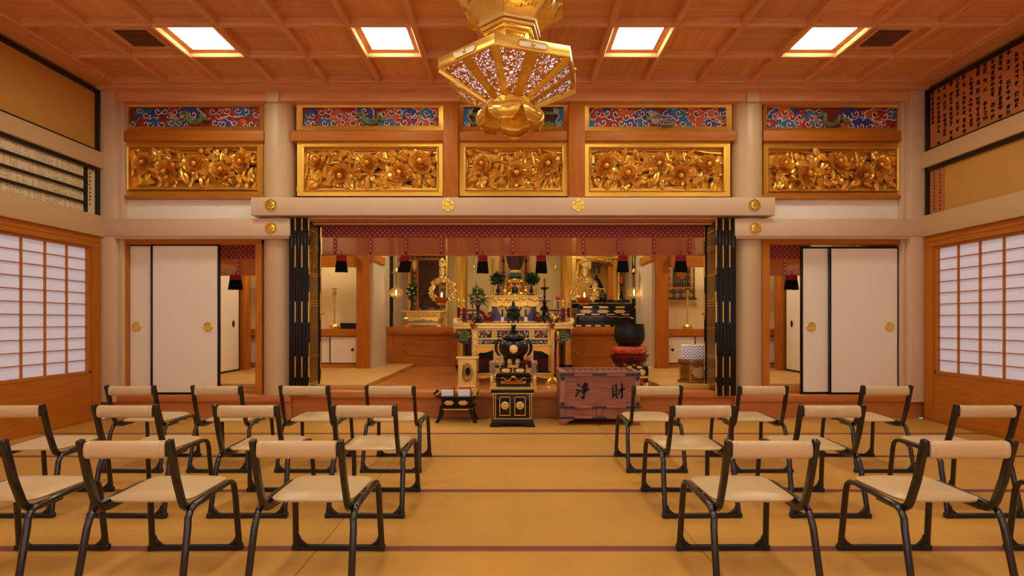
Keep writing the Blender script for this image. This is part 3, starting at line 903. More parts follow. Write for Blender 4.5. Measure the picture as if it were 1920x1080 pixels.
def make_tassel(name_loc, label, w=.145, h=.205, lean=0.0, group='tassels of the altar blind', cord=.06):
    t = thing('tassel', label, 'tassel', name_loc, 0, group)
    def ring(z, s): return s, z
    def flare(z0, z1, s0, s1, rag=0):
        mb = MB(); n = 28; rows = []
        for k in range(5):
            f = k/4; z = z0+(z1-z0)*f; s = s0+(s1-s0)*f
            row = []
            for j in range(n+1):
                a = 2*math.pi*j/n
                rr = 1+.05*math.sin(9*a)
                zz = z + (rag*math.sin(j*2.3) if k == 4 else 0)
                row.append((s*.5*math.cos(a)*rr + lean*(f if z1 < -.06 else f*.2), s*.28*math.sin(a)*rr, zz))
            rows.append(row)
        mb.grid(rows)
        mb.add([rows[0][j] for j in range(n)], [list(range(n))]); mb.add([rows[-1][j] for j in range(n)], [list(range(n))])
        return mb
    flare(0, -h*.36, w*.80, w*.86).build('crown', m_cloth_red, t)
    flare(-h*.35, -h, w*.87, w*1.08, .005).build('fringe', m_cloth_blk, t)
    MB().tube([(0, 0, -.005), (.004, 0, cord*.6), (-.004, -.004, cord)], .005, 6).build('cord', m_cloth_red, t)
    return t
for px, pw, ph, ln, lb in ((640, 22, 31, 0, 'black and red tassel under the blind, farthest left'),
                      (761, 22, 31, -.03, 'black and red tassel leaning left in front of the brown scroll painting'),
                      (905, 21, 33, 0, 'black and red tassel left of the central statue'),
                      (1015, 21, 33, 0, 'black and red tassel right of the central statue'),
                      (1168, 21, 31, 0, 'black and red tassel in front of the right shrine cabinet'),
                      (1276.5, 23, 31, 0, 'black and red tassel in front of the rayed hanging scroll')):
    p = at(px, 479, 6.70)
    make_tassel(p, lb, pw*6.7/F, ph*6.7/F, ln)
# side rooms: short red curtains each with a tassel
for sg, a, b_, pt, side in ((-1, 412, 482, 441.5, 'left'), (1, 1440, 1502, 1484, 'right')):
    Y = 6.95
    t = thing('red_curtain', 'short red curtain of diamond pattern with blind, in the %s side doorway' % side, 'curtain', (X((a+b_)/2, Y), Y, Z(459, Y)))
    hx = (X(b_, Y)-X(a, Y))/2+.12
    sheet(-hx, hx, Z(485, Y)-Z(459, Y), 0, 0, .004, 24).build('band', m_curtain, t)
    sheet(-hx, hx, Z(517, Y)-Z(459, Y), Z(484, Y)-Z(459, Y), .008, 0, 12, .003).build('net', m_misu, t)
    MB().box(-.02, .02, -.008, -.004, Z(512, Y)-Z(459, Y), Z(485, Y)-Z(459, Y)).build('strap', m_strap, t)
    make_tassel(at(pt, 516, 6.944), 'black and red tassel hanging in the %s side doorway' % side, 25*6.9/F, 27*6.9/F, 0, 'tassels of the side doorways', .05)

# ================================================================= PAINTED CLOUD PANELS
m_c_blue = plain('painted_blue', '#1f6fa6', .55, var=.25, scale=60)
m_c_ind = plain('painted_indigo', '#2f3f92', .55, var=.25, scale=60)
m_c_red = plain('painted_red', '#a32820', .55, var=.25, scale=60)
m_c_or = plain('painted_orange', '#c4582a', .55, var=.25, scale=60)
m_c_core = plain('painted_brown', '#4a2216', .6, var=.2)
m_c_white = plain('painted_white', '#eed9d0', .6, var=.05)
m_c_pink = plain('painted_pink', '#dba79a', .6, var=.1)
m_gndred = plain('painted_ground', '#7c2418', .6, var=.25, scale=8)
def cloud_mesh(shape, col):
    """lobed cloud seen from the front: white rim, coloured body, dark heart, curled white line"""
    lob = ([(-.045, .0, .032), (-.012, .026, .034), (.03, .018, .034), (.055, -.012, .026), (0, -.012, .04)],
           [(-.03, -.006, .036), (.0, .028, .03), (.034, .0, .034), (.07, -.020, .020)],
           [(-.06, -.02, .022), (-.026, .004, .034), (.012, .022, .036), (.044, -.006, .032), (0, -.02, .035)])[shape]
    mb = MB()
    for x, z, r in lob:
        mb.mat(0).lathe([(r*1.18, .012), (r*1.18, .0), (r*1.10, -.006), (0, -.007)], (x, 0, z), 14, axis='y')
        mb.mat(1).lathe([(r*.92, .0), (r*.92, -.010), (r*.75, -.016), (0, -.019)], (x, 0, z), 14, axis='y')
    x, z, r = lob[1]
    mb.mat(2).lathe([(r*.62, -.012), (r*.5, -.022), (0, -.024)], (x+.012, 0, z-.022), 12, axis='y')
    pts = []
    for k in range(17):
        a = -1.2+k*.46; rr = .003+.0019*k
        pts.append((x+.01+rr*math.cos(a), -.025, z-.018+rr*math.sin(a)))
    mb.mat(0).tube(pts, .0042, 5)
    # flowing tail
    tl = [(lob[-1][0]+.012*k, -.012, lob[-1][1]-.012-.022*math.sin(k*.7)) for k in range(6)]
    mb.mat(0).tube(tl, [.006, .006, .005, .004, .003, .002], 5)
    return mb.mesh('cloud', [m_c_white, col, m_c_core], 50)
CLOUDS = [[cloud_mesh(s, c) for s in range(3)] for c in (m_c_blue, m_c_ind, m_c_red, m_c_or)]
def frame_mb(x0, x1, z0, z1, fw, y0, y1, bev=.02):
    """mitred picture frame, front face sloping in towards the opening"""
    mb = MB()
    o = [(x0, z0), (x1, z0), (x1, z1), (x0, z1)]
    i = [(x0+fw, z0+fw), (x1-fw, z0+fw), (x1-fw, z1-fw), (x0+fw, z1-fw)]
    vs = [(a, y0, b_) for a, b_ in o] + [(a, y0+bev, b_) for a, b_ in i] + [(a, y1, b_) for a, b_ in o] + [(a, y1, b_) for a, b_ in i]
    fs = []
    for k in range(4):
        n = (k+1) % 4
        fs += [(k, n, n+4, k+4), (k+8, n+8, n, k), (k+4, n+4, n+12, k+12), (k+8, k+12, n+12, n+8)]
    return mb.add(vs, fs)
def painted_panel(fr, inn, label, beast, seed):
    Y = 6.60
    x0, x1, z1, z0 = X(fr[0], Y), X(fr[1], Y), Z(fr[2], Y), Z(fr[3], Y)
    cx = (x0+x1)/2
    t = thing('painted_cloud_panel', label, 'carved panel', (cx, Y, z0), 0, 'painted cloud panels above the altar opening')
    w, h = x1-x0, z1-z0
    fw = (inn[0]-fr[0])/F*Y
    frame_mb(-w/2, w/2, 0, h, min(fw, .085) if True else fw, 0, .09, .025).build('frame', m_gold, t)
    a0, a1 = X(inn[0], Y)-cx, X(inn[1], Y)-cx; b0, b1 = Z(inn[3], Y)-z0, Z(inn[2], Y)-z0
    MB().box(a0-.03, a1+.03, .055, .09, b0-.03, b1+.03).build('ground', m_gndred if beast != 'pines' else m_c_core, t)
    rn = random.Random(seed)
    if beast != 'pines':
        n = int((a1-a0)/.106)
        for i in range(n):
            for j in range(2):
                fx = a0+.055+(a1-a0-.11)*(i+.5*(j % 2))/(n-.5)
                fz = b0+.05+(b1-b0-.10)*j+rn.uniform(-.012, .012)
                if abs(fx - (.06 if beast == 'dragon' else -.05)) < .11 and rn.random() < .8: continue
                me = CLOUDS[rn.choice((0, 1, 2, 3))][rn.randrange(3)]
                s = rn.uniform(1.2, 1.5)
                put('cloud', me, t, (fx, .060+rn.uniform(-.012, .010), fz), (0, rn.uniform(-.5, .5), 0), (s*rn.choice((1, -1)), 1, s))
    zc = (b0+b1)/2
    if beast == 'dragon':
        bd = []
        for k in range(40):
            u = k/39
            bd.append((-.17+.33*u+.03*math.sin(u*12), .035-.012*math.sin(u*9), zc+.065*math.sin(u*8.2+.5)*(1-.3*u)))
        MB().tube(bd, [.010+.020*math.sin(math.pi*min(1, .12+k/44)) for k in range(40)], 8).build('dragon_body', m_greencarve, t)
        hd = MB().ell((.15, .0, zc-.02), (.035, .02, .024), 10, 7).ell((.178, -.004, zc-.034), (.022, .014, .014), 8, 6)
        hd.mat(1)
        for s in (-1, 1): hd.tube([(.15, 0, zc+.0), (.13, -.01, zc+.03+.01*s), (.10, -.012, zc+.045+.014*s)], [.006, .004, .002], 5)
        hd.tube([(.19, -.008, zc-.03), (.215, -.012, zc-.01), (.225, -.012, zc-.04)], [.004, .003, .001], 5)
        hd.build('dragon_head', [m_greencarve, m_c_white], t)
        lg = MB()
        for x in (-.08, .03, .08):
            lg.tube([(x, .01, zc-.02), (x-.03, -.005, zc-.055), (x+.01, -.012, zc-.075)], [.013, .010, .004], 6)
        for k in range(9):
            lg.mat(1).tube([(-.16-.01*k, .0, zc-.03+.010*k), (-.20-.012*k, -.012, zc-.05+.012*k), (-.25, -.01, zc-.06+.010*k)], [.004, .003, .001], 5)
        lg.build('dragon_legs', [m_greencarve, m_c_pink], t)
    elif beast == 'phoenix':
        MB().ell((-.09, .01, zc), (.055, .022, .03), 12, 8).ell((-.15, .0, zc+.035), (.018, .014, .016), 8, 6).tube([(-.12, .005, zc+.01), (-.145, .0, zc+.03)], .012, 6).build('phoenix_body', m_greencarve, t)
        wg = MB()
        for s, c in ((1, 0), (-1, 1)):
            for k in range(8):
                a = .5+.18*k*s if s > 0 else -.3-.14*k
                wg.mat(k % 2).tube([(-.08, .0, zc+.01*s), (-.08+.06*math.cos(a), -.010, zc+.06*math.sin(a)), (-.06+.10*math.cos(a), -.012, zc+.085*math.sin(a))], [.007, .008, .002], 5)
        wg.build('phoenix_wing', [m_greencarve, m_c_pink], t)
        tl = MB()
        for k in range(13):
            z = zc+.03-.010*k
            tl.mat(k % 3).tube([(-.05, .0, zc), (.04, -.012, z+.01*math.sin(k)), (.12, -.014, z-.006), (.19, -.010, z+.008*math.cos(k*2))], [.006, .005, .004, .002], 5)
        tl.build('phoenix_tail', [m_greencarve, m_c_pink, m_c_ind], t)
    else:
        for s in (-1, 1):
            cr = MB()
            poly = [(s*a1, b0-.01), (s*a1, b1+.01), (s*(a1-.13), b1+.01), (s*(a1-.09), b1-.04), (s*(a1-.06), b1-.08), (s*(a1-.10), zc-.04), (s*(a1-.07), b0-.01)]
            cr.prism([(p[0], p[1]) for p in poly], .03, .055)
            cr.mat(1).tube([(p[0], .026, p[1]) for p in poly[2:]], .006, 5)
            for qx, qz in ((.055, -.065), (.10, .085)):
                cr.tube([(s*(a1-qx)+(.004+.0028*k)*math.cos(k*.7)*s, .024, zc+qz+(.004+.0028*k)*math.sin(k*.7)) for k in range(12)], .0045, 5)
            cr.build('corner_cloud', [m_c_blue, m_c_white], t)
            for k in range(10):
                x = s*(a1-.10-.05*(k % 5)-rn.uniform(0, .03)); z = b0+.05+.11*(k//5)+rn.uniform(-.02, .02)
                mb = MB()
                for q in range(4): mb.ell((.024*(q-1.5), 0, .008*math.sin(q*2)), (.022, .016, .019), 8, 6)
                o = mb.build('pine_cloud', m_greencarve, t); o.location = (x, .035, z)
    return t
painted_panel((229, 494, 190, 245), (238, 487, 200, 238), 'painted cloud and dragon panel, leftmost in the upper row', 'dragon', 1)
painted_panel((556, 832, 190, 244.5), (566, 824, 202, 237.5), 'painted cloud and green dragon panel, just right of left round column', 'dragon', 2)
painted_panel((859, 1066, 190, 244.5), (868, 1058, 203, 238), 'painted panel with blue corners partly hidden by the gold lantern', 'pines', 3)
painted_panel((1096, 1372, 191, 245), (1105, 1367, 204, 239), 'painted cloud and phoenix panel, just left of right round column', 'phoenix', 4)
painted_panel((1432, 1693, 192, 246), (1440, 1683, 205, 240), 'painted cloud and dragon panel, rightmost in the upper row', 'dragon', 5)

# ================================================================= GILT PEONY CARVINGS
def leaf_mesh(kind):
    mb = MB(); n = 7
    rows = []
    for i in range(n):
        u = i/(n-1)
        wv = (math.sin(math.pi*min(1, u*.93+.04))**.8)*.028*(1+.28*(i % 2)) if kind == 0 else math.sin(math.pi*min(1, u*.9+.05))*.020
        z = .105*u; y = -.030*math.sin(u*2.6) + (.012*u if kind else 0)
        rows.append([(-wv, y+.006, z), (-wv*.5, y-.006, z+.004), (0, y+.004, z+.006), (wv*.5, y-.006, z+.004), (wv, y+.006, z)])
    mb.grid(rows)
    mb.grid([[(p[0], p[1]+.006, p[2]) for p in r] for r in rows])
    return mb.mesh('leaf', m_goldc, 50)
def flower_mesh(seed):
    rn = random.Random(seed); mb = MB()
    for ring, (n, rl, tilt, w) in enumerate(((9, .090, .30, .056), (8, .068, .70, .048), (6, .044, 1.1, .034))):
        for k in range(n):
            a = 2*math.pi*(k+.5*ring)/n + rn.uniform(-.12, .12)
            rows = []
            for i in range(5):
                u = i/4
                ww = w*(.35+.65*math.sin(u*2.2))*.5
                rr = rl*u*math.cos(tilt*u*.9); yy = -rl*u*math.sin(tilt*(.4+.6*u)) - .012*ring
                rows.append([(rr*math.cos(a)-ww*q*math.sin(a), yy-.010*(1-abs(q))+(.006 if i == 4 and abs(q) < .4 else 0), rr*math.sin(a)*.8+ww*q*math.cos(a)) for q in (-1, -.4, .4, 1)])
            mb.grid(rows)
    mb.ell((0, -.05, 0), (.022, .022, .022), 9, 6)
    return mb.mesh('flower', m_goldc, 85)
def bud_mesh():
    mb = MB().ell((0, -.012, .02), (.019, .019, .024), 10, 7)
    for k in range(4):
        a = k*math.pi/2
        mb.tube([(0, -.012, -.006), (.018*math.cos(a), -.012+.018*math.sin(a), .012), (.012*math.cos(a), -.012+.012*math.sin(a), .036)], [.004, .006, .001], 5)
    mb.tube([(0, -.008, -.03), (0, -.012, 0)], .005, 5)
    return mb.mesh('bud', m_goldc, 50)
LEAF = [leaf_mesh(0), leaf_mesh(1)]; FLOW = [flower_mesh(1), flower_mesh(2)]; BUD = bud_mesh()
def gold_panel(fr, inn, label, seed, fmat):
    Y = 6.60
    x0, x1, z1, z0 = X(fr[0], Y), X(fr[1], Y), Z(fr[2], Y), Z(fr[3], Y)
    cx = (x0+x1)/2; w, h = x1-x0, z1-z0
    t = thing('gilt_carved_panel', label, 'carved panel', (cx, Y, z0), 0, 'gilt peony carvings above the altar opening')
    fw = max(.05, (inn[0]-fr[0])/F*Y)
    a0, a1 = X(inn[0], Y)-cx, X(inn[1], Y)-cx; b0, b1 = Z(inn[3], Y)-z0, Z(inn[2], Y)-z0
    mb = MB()
    frame_mb(-w/2, w/2, 0, h, min(-(-w/2-a0), b0, h-b1)-.002, 0, .10, .006).build('frame', fmat, t)
    frame_mb(a0-.014, a1+.014, b0-.014, b1+.014, .014, -.012, .02, .010).build('inner_moulding', m_gold, t, bevel=0)
    rn = random.Random(seed)
    # gold ground with gaps
    gd = MB()
    for k in range(9):
        u = a0+(a1-a0)*k/8
        gd.tube([(u-.1, .07, b0), (u, .06+.02*math.sin(k), (b0+b1)/2), (u+.1*math.sin(k*2), .07, b1)], [.03, .036, .03], 6, sq=.4)
    for k in range(4):
        z = b0+(b1-b0)*(k+.15)/3.3
        gd.tube([(a0+(a1-a0)*i/9, .062+.02*math.sin(i+k), z+.03*math.sin(i*1.3+k*2)) for i in range(10)], .017, 6)
    gd.box(a0, a1, .04, .09, b0-.004, b0+.03).box(a0, a1, .04, .09, b1-.02, b1+.004)
    gd.build('branch', m_goldc, t)
    rows = [[(a0-.01+(a1-a0+.02)*i/40, .086+.010*math.sin(i*.9+j)*math.cos(j*1.3+i*.35), b0-.01+(b1-b0+.02)*j/14) for i in range(41)] for j in range(15)]
    MB().grid(rows).build('relief_ground', m_goldc, t)
    for k in range(7 if a1-a0 > 1.3 else 5):
        x = a0+(a1-a0)*(k+rn.uniform(.3, .7))/(7 if a1-a0 > 1.3 else 5); z = rn.uniform(b0+.08, b1-.08); l = rn.uniform(.05, .10)
        MB().lathe([(l, -.002), (l*.9, -.004), (0, -.004)], (x, .074, z), 7, sy=.32, axis='y').build('painted_gap', m_dark, t)  # dark disc over solid ground: an opening's shade put into the colour
    nfl = 5 if a1-a0 > 1.3 else 3
    fpos = []
    for k in range(nfl):
        x = min(a1-.17, max(a0+.17, a0+(a1-a0)*(k+.5)/nfl+rn.uniform(-.05, .05))); z = (b0+b1)/2+(.07 if k % 2 == 0 else -.05)*rn.uniform(.6, 1.2)
        fpos.append((x, z))
        s = rn.uniform(1.45, 1.8)
        put('flower', FLOW[k % 2], t, (x, .035, z), (rn.uniform(-.5, .2), rn.uniform(0, 6), rn.uniform(-.3, .3)), (s, s, s))
    nl = int(105*(a1-a0)/1.55)
    for k in range(nl):
        x = rn.uniform(a0+.03, a1-.03); z = rn.uniform(b0+.03, b1-.03)
        near = min(fpos, key=lambda f: (f[0]-x)**2+(f[1]-z)**2)
        d = math.hypot(near[0]-x, near[1]-z)
        ang = math.atan2(x-near[0], z-near[1])+rn.uniform(-.7, .7)
        s = rn.uniform(.75, 1.25)
        # keep the tip inside the opening
        tx, tz = x+.11*s*math.sin(ang), z+.11*s*math.cos(ang)
        if not (a0+.005 < tx < a1-.005) or not (b0+.005 < tz < b1-.005): ang += math.pi; 
        tx, tz = x+.11*s*math.sin(ang), z+.11*s*math.cos(ang)
        if not (a0 < tx < a1) or not (b0 < tz < b1): s *= .55
        put('leaf', LEAF[k % 2], t, (x, rn.uniform(.015, .06) if d > .08 else .05, z), (rn.uniform(-.25, .25), ang, rn.uniform(-.35, .35)), (s*1.25, 1, s*1.25))
    for k in range(int(14*(a1-a0)/1.55)):
        x = rn.uniform(a0+.05, a1-.05); z = rn.uniform(b0+.05, b1-.05)
        s = rn.uniform(.9, 1.3)
        put('bud', BUD, t, (x, rn.uniform(-.01, .02), z), (0, rn.uniform(-1, 1), 0), (s, s, s))
    for k in range(int(9*(a1-a0)/1.55)):
        x = rn.uniform(a0+.12, a1-.12); z = rn.uniform(b0+.06, b1-.06); q = rn.uniform(-1, 1)
        MB().tube([(x-.10, .03, z-.05*q), (x-.03, .005, z+.02), (x+.05, .0, z+.01*q), (x+.11, .03, z+.06*q)], [.004, .006, .006, .004], 6).build('stem', m_goldc, t)
    return t
gold_panel((230, 493, 264.5, 369), (241, 481, 276, 354), 'gilt peony carving, leftmost in the lower row', 11, m_gold)
gold_panel((557, 830, 265, 367.5), (570, 820, 277, 356), 'gilt peony carving, just right of the left round column', 12, m_gold)
gold_panel((861, 1066, 265, 367.5), (873, 1054, 277, 356), 'gilt peony carving in the middle, directly below the gold lantern', 13, m_gold)
gold_panel((1096, 1369, 266, 368.5), (1107, 1357, 278, 357), 'gilt peony carving, just left of the right round column', 14, m_gold)
gold_panel((1432, 1692, 267, 370.5), (1442, 1682, 279, 357), 'gilt peony carving, rightmost in the lower row', 15, m_gold)

# ================================================================= HANGING GOLD LANTERN
def lantern():
    LY = 4.0; cx = -.018
    t = thing('hanging_lantern', 'large hexagonal gold hanging lantern with lotus petals, top of the photo centre', 'lantern', (cx, LY, 2.44))
    TH = R(-10.7)
    def hexp(r, z, off=0): return [Vector((r*math.sin(TH+R(60*k)+off), -r*math.cos(TH+R(60*k)+off), z-2.44)) for k in range(6)]
    zT, zB, RB = 2.948, 2.872, .525
    # rim band
    rim = MB()
    o1, o2, i1, i2 = hexp(RB, zT), hexp(RB, zB), hexp(RB-.03, zT), hexp(RB-.03, zB)
    for k in range(6):
        n = (k+1) % 6
        rim.add([o1[k], o1[n], o2[n], o2[k], i1[k], i1[n], i2[n], i2[k]], [(0, 1, 2, 3), (4, 7, 6, 5), (0, 4, 5, 1), (3, 2, 6, 7)])
    rim.build('rim', m_goldb, t, bevel=.003)
    # windows in the rim
    for k in range(6):
        n = (k+1) % 6
        mid = (o1[k]+o1[n]+o2[k]+o2[n])/4; e = (o1[n]-o1[k]).normalized(); nr = Vector((mid.x, mid.y, 0)).normalized()
        mb = MB(); pts = []
        for j in range(20):
            a = 2*math.pi*j/20
            pts.append(mid+nr*.004+e*(.022*math.cos(a)+(.078 if math.cos(a) > 1e-6 else -.078))+Vector((0, 0, .021*math.sin(a))))
        mb.add([p-nr*.006 for p in pts]+pts, [list(range(20, 40))]+[(j, (j+1) % 20, 20+(j+1) % 20, 20+j) for j in range(20)])
        o = mb.build('rim_window', m_white, t)
        b2 = MB().tube([p+nr*.001 for p in pts], .0045, 6, closed=True); c = mid+nr*.008
        b2.ell(c, (.014, .014, .014), 8, 6)
        b2.build('window_border', m_goldb, o)
    # top cover
    top = MB(); c1, c2 = hexp(RB-.02, zT-.012), hexp(.19, 3.0)
    for k in range(6):
        n = (k+1) % 6
        top.add([c1[k], c1[n], c2[n], c2[k]], [(0, 1, 2, 3)])
    top.build('roof', m_goldb, t)
    # pierced faces, white liner inside, ribs
    rb, zb = .175, 2.70
    a1, a2 = hexp(RB-.012, zB+.004), hexp(rb, zb)
    for k in range(6):
        n = (k+1) % 6
        mid_t, mid_b = (a1[k]+a1[n])/2, (a2[k]+a2[n])/2
        MB().add([a1[k], a1[n], a2[n], a2[k]], [(0, 1, 2, 3)]).build('pierced_panel', m_fret, t)
        inn = Vector((0, 0, .022))
        MB().add([a1[k]*.985+inn, a1[n]*.985+inn, a2[n]*.97+inn, a2[k]*.97+inn], [(0, 1, 2, 3)]).build('paper_liner', m_liner, t)
        e = (a1[n]-a1[k]).normalized(); nrm = (a1[n]-a1[k]).cross(a2[k]-a1[k]).normalized()
        if nrm.z > 0: nrm = -nrm
        # central strip with embossed writing
        wt, wb = .045, .030
        s = [mid_t-e*wt, mid_t+e*wt, mid_b+e*wb, mid_b-e*wb]
        strip = MB().add([p+nrm*.004 for p in s]+[p-nrm*.001 for p in s], [(0, 1, 2, 3), (0, 4, 5, 1), (1, 5, 6, 2), (2, 6, 7, 3), (3, 7, 4, 0)]).build('name_strip', m_goldc if False else m_gold, t)
        dn = (mid_b-mid_t).normalized(); ln = (mid_b-mid_t).length
        pl = [mid_t+dn*ln*.28-e*.024, mid_t+dn*ln*.28+e*.024, mid_t+dn*ln*.72+e*.02, mid_t+dn*ln*.80, mid_t+dn*ln*.72-e*.02]
        tag(MB().add([p+nrm*.007 for p in pl]+[p+nrm*.003 for p in pl], [(0, 1, 2, 3, 4)]+[(j, j+5, (j+1) % 5+5, (j+1) % 5) for j in range(5)]).build('name_plate', m_goldb, strip))
        rr = random.Random(40+k); gl = MB()
        for col in (-.011, .011):
            for j in range(5 if k % 2 else 4):
                for q in range(4):
                    c = mid_t+dn*ln*(.34+.075*j+rr.uniform(-.02, .02))+e*(col+rr.uniform(-.003, .003))+nrm*.0085
                    u, v = (e*.007, dn*.0012) if rr.random() < .6 else (e*.0012, dn*.007)
                    gl.add([c-u-v, c+u-v, c+u+v, c-u+v], [(0, 1, 2, 3)])
        tag(gl.build('embossed_writing', m_goldp, strip), kind='stuff')
        # corner ribs
        MB().tube([a1[k]+Vector((0, 0, -.002)), a2[k]+Vector((0, 0, -.002))], [.028, .022], 6, sq=.35).build('rib', m_goldb, t)
    # lower ring
    lr = MB(); p1, p2, p3, p4 = hexp(rb+.005, zb+.008), hexp(rb+.005, zb-.062), hexp(rb-.03, zb-.062), hexp(rb-.03, zb+.008)
    for k in range(6):
        n = (k+1) % 6
        lr.add([p1[k], p1[n], p2[n], p2[k], p3[k], p3[n], p4[n], p4[k]], [(0, 1, 2, 3), (3, 2, 5, 4), (4, 5, 6, 7)])
    for k in range(6):
        n = (k+1) % 6
        m = (p1[k]+p1[n]+p2[k]+p2[n])/4; e = (p1[n]-p1[k]).normalized(); nr = Vector((m.x, m.y, 0)).normalized()
        lr.tube([m+nr*.002+e*.05*math.cos(j*.524)+Vector((0, 0, .02*math.sin(j*.524))) for j in range(12)], .004, 5, closed=True)
    lr.build('lower_ring', m_goldb, t, smooth=25)
    # lotus petals curling down and in around the bottom
    def petal(a, prof, wds, name):
        rows = []
        for (r, z), w_ in zip(prof, wds):
            row = []
            for j in range(11):
                q = -1+.2*j
                rr = r-(.30*w_)*q*q
                row.append(Vector((rr*math.sin(a)+w_*q*math.cos(a), -rr*math.cos(a)+w_*q*math.sin(a), z-2.44+.10*w_*q*q)))
            rows.append(row)
        mb = MB().grid(rows)
        mb.grid([[Vector((p.x*.985, p.y*.985, p.z+.003)) for p in r] for r in rows])
        rimp = [r[0] for r in rows]+rows[-1][1:]+[r[-1] for r in reversed(rows[:-1])]
        mb.tube(rimp, .0045, 5)
        return mb.build(name, m_goldb, t, smooth=70)
    up = [(.150, 2.652), (.182, 2.651), (.212, 2.640), (.237, 2.619), (.251, 2.592), (.252, 2.566), (.241, 2.545), (.226, 2.533), (.222, 2.524), (.228, 2.518)]
    uw = [.080, .098, .112, .117, .113, .103, .086, .066, .050, .047]
    for k in range(6): petal(TH+R(60*k), up, uw, 'petal')
    # inner cup
    MB().lathe([(.135, .22), (.13, .20), (.09, .185), (.03, .18), (0, .18)], (0, 0, 0), 18).build('cup', m_goldb, t)
    # neck, mouldings and flaring crown
    nk = MB()
    for r0, r1, z0, z1 in ((.235, .235, 2.96, 3.02), (.178, .178, 3.02, 3.165), (.20, .20, 3.165, 3.185), (.195, .20, 3.185, 3.25)):
        q1, q2 = hexp(r0, z0), hexp(r1, z1)
        nk.add(q1+q2, [(k, (k+1) % 6, (k+1) % 6+6, k+6) for k in range(6)]+[(5, 4, 3, 2, 1, 0), (6, 7, 8, 9, 10, 11)])
    nk.build('neck', m_goldb, t, bevel=.004)
    q1, q2 = hexp(.179, 3.04), hexp(.179, 3.15)
    for k in range(6):
        n = (k+1) % 6
        e = (q1[n]-q1[k]); up = Vector((0, 0, q2[0].z-q1[0].z)); m = (q1[k]+q1[n])/2; nr = Vector((m.x, m.y, 0)).normalized()
        mb = MB(); c = [q1[k]+e*u+up*v+nr*.003 for u, v in ((.2, .15), (.8, .15), (.8, .9), (.2, .9))]
        mb.tube(c, .005, 5, closed=True)
        for j in range(8): mb.ell(q1[k]+e*(.28+.06*j)+up*(.35+.3*(j % 2))+nr*.003, .009, 6, 4)
        mb.build('neck_panel', m_goldc, t)
    mo = MB()
    for r, z in ((.212, 3.20), (.226, 3.228)):
        mo.tube(hexp(r, z), .013, 8, closed=True)
    mo.build('moulding', m_goldp, t)
    for k in range(6):
        n = (k+1) % 6
        rows = []
        prof = [(.222, 3.238), (.246, 3.268), (.292, 3.305), (.35, 3.345), (.412, 3.385)]
        for i, (r, z) in enumerate(prof):
            c = hexp(r, z)
            row = []
            for j in range(13):
                u = j/12; p = c[k]*(1-u)+c[n]*u
                if i == 4:                       # scalloped tip
                    p = p+Vector((0, 0, .035*abs(math.sin(u*math.pi*3))+.05*math.sin(u*math.pi)))
                if i in (3,) and j in (2, 3, 9, 10): p = p+Vector((0, 0, -.012))
                row.append(p)
            rows.append(row)
        mb = MB()
        # leave two notched openings by skipping quads
        o = len(mb.v); vs = [p for r in rows for p in r]; fs = []
        for i in range(4):
            for j in range(12):
                if i == 3 and j in (2, 9): continue
                fs.append((i*13+j, i*13+j+1, (i+1)*13+j+1, (i+1)*13+j))
        mb.add(vs, fs)
        mb.add([v*1.012 for v in vs], [tuple(reversed(f)) for f in fs])
        mb.tube(rows[-1], .007, 5)
        for side in (0, -1): mb.tube([r[side] for r in rows], .006, 5)
        rr = random.Random(k)
        for q in range(64):
            i = rr.uniform(1.3, 3.0); j = rr.uniform(1, 11); i0 = int(i); j0 = int(j)
            p = rows[i0][j0]*(1-(i-i0))+rows[i0+1][j0]*(i-i0)
            nr = Vector((p.x, p.y, 0)).normalized()
            mb.tube([p+nr*.004+Vector((.008*math.cos(a)*(1-a/9), 0, .008*math.sin(a)*(1-a/9)-.004)) for a in [s_*.9 for s_ in range(8)]], .0028, 4)
        mb.build('crown_panel', m_goldp if k in (0, 5) else m_goldb, t, smooth=50)
    # hanging rod and ceiling plate (above the frame)
    MB().tube([(0, 0, 3.18-2.44), (0, 0, CB-2.44+.02)], .016, 10).build('rod', m_goldb, t)
    MB().lathe([(.02, -.02), (.10, -.012), (.10, .0), (0, .0)], (0, 0, CB-2.44+.001), 18).build('ceiling_plate', m_goldb, t)
    return t
lantern()

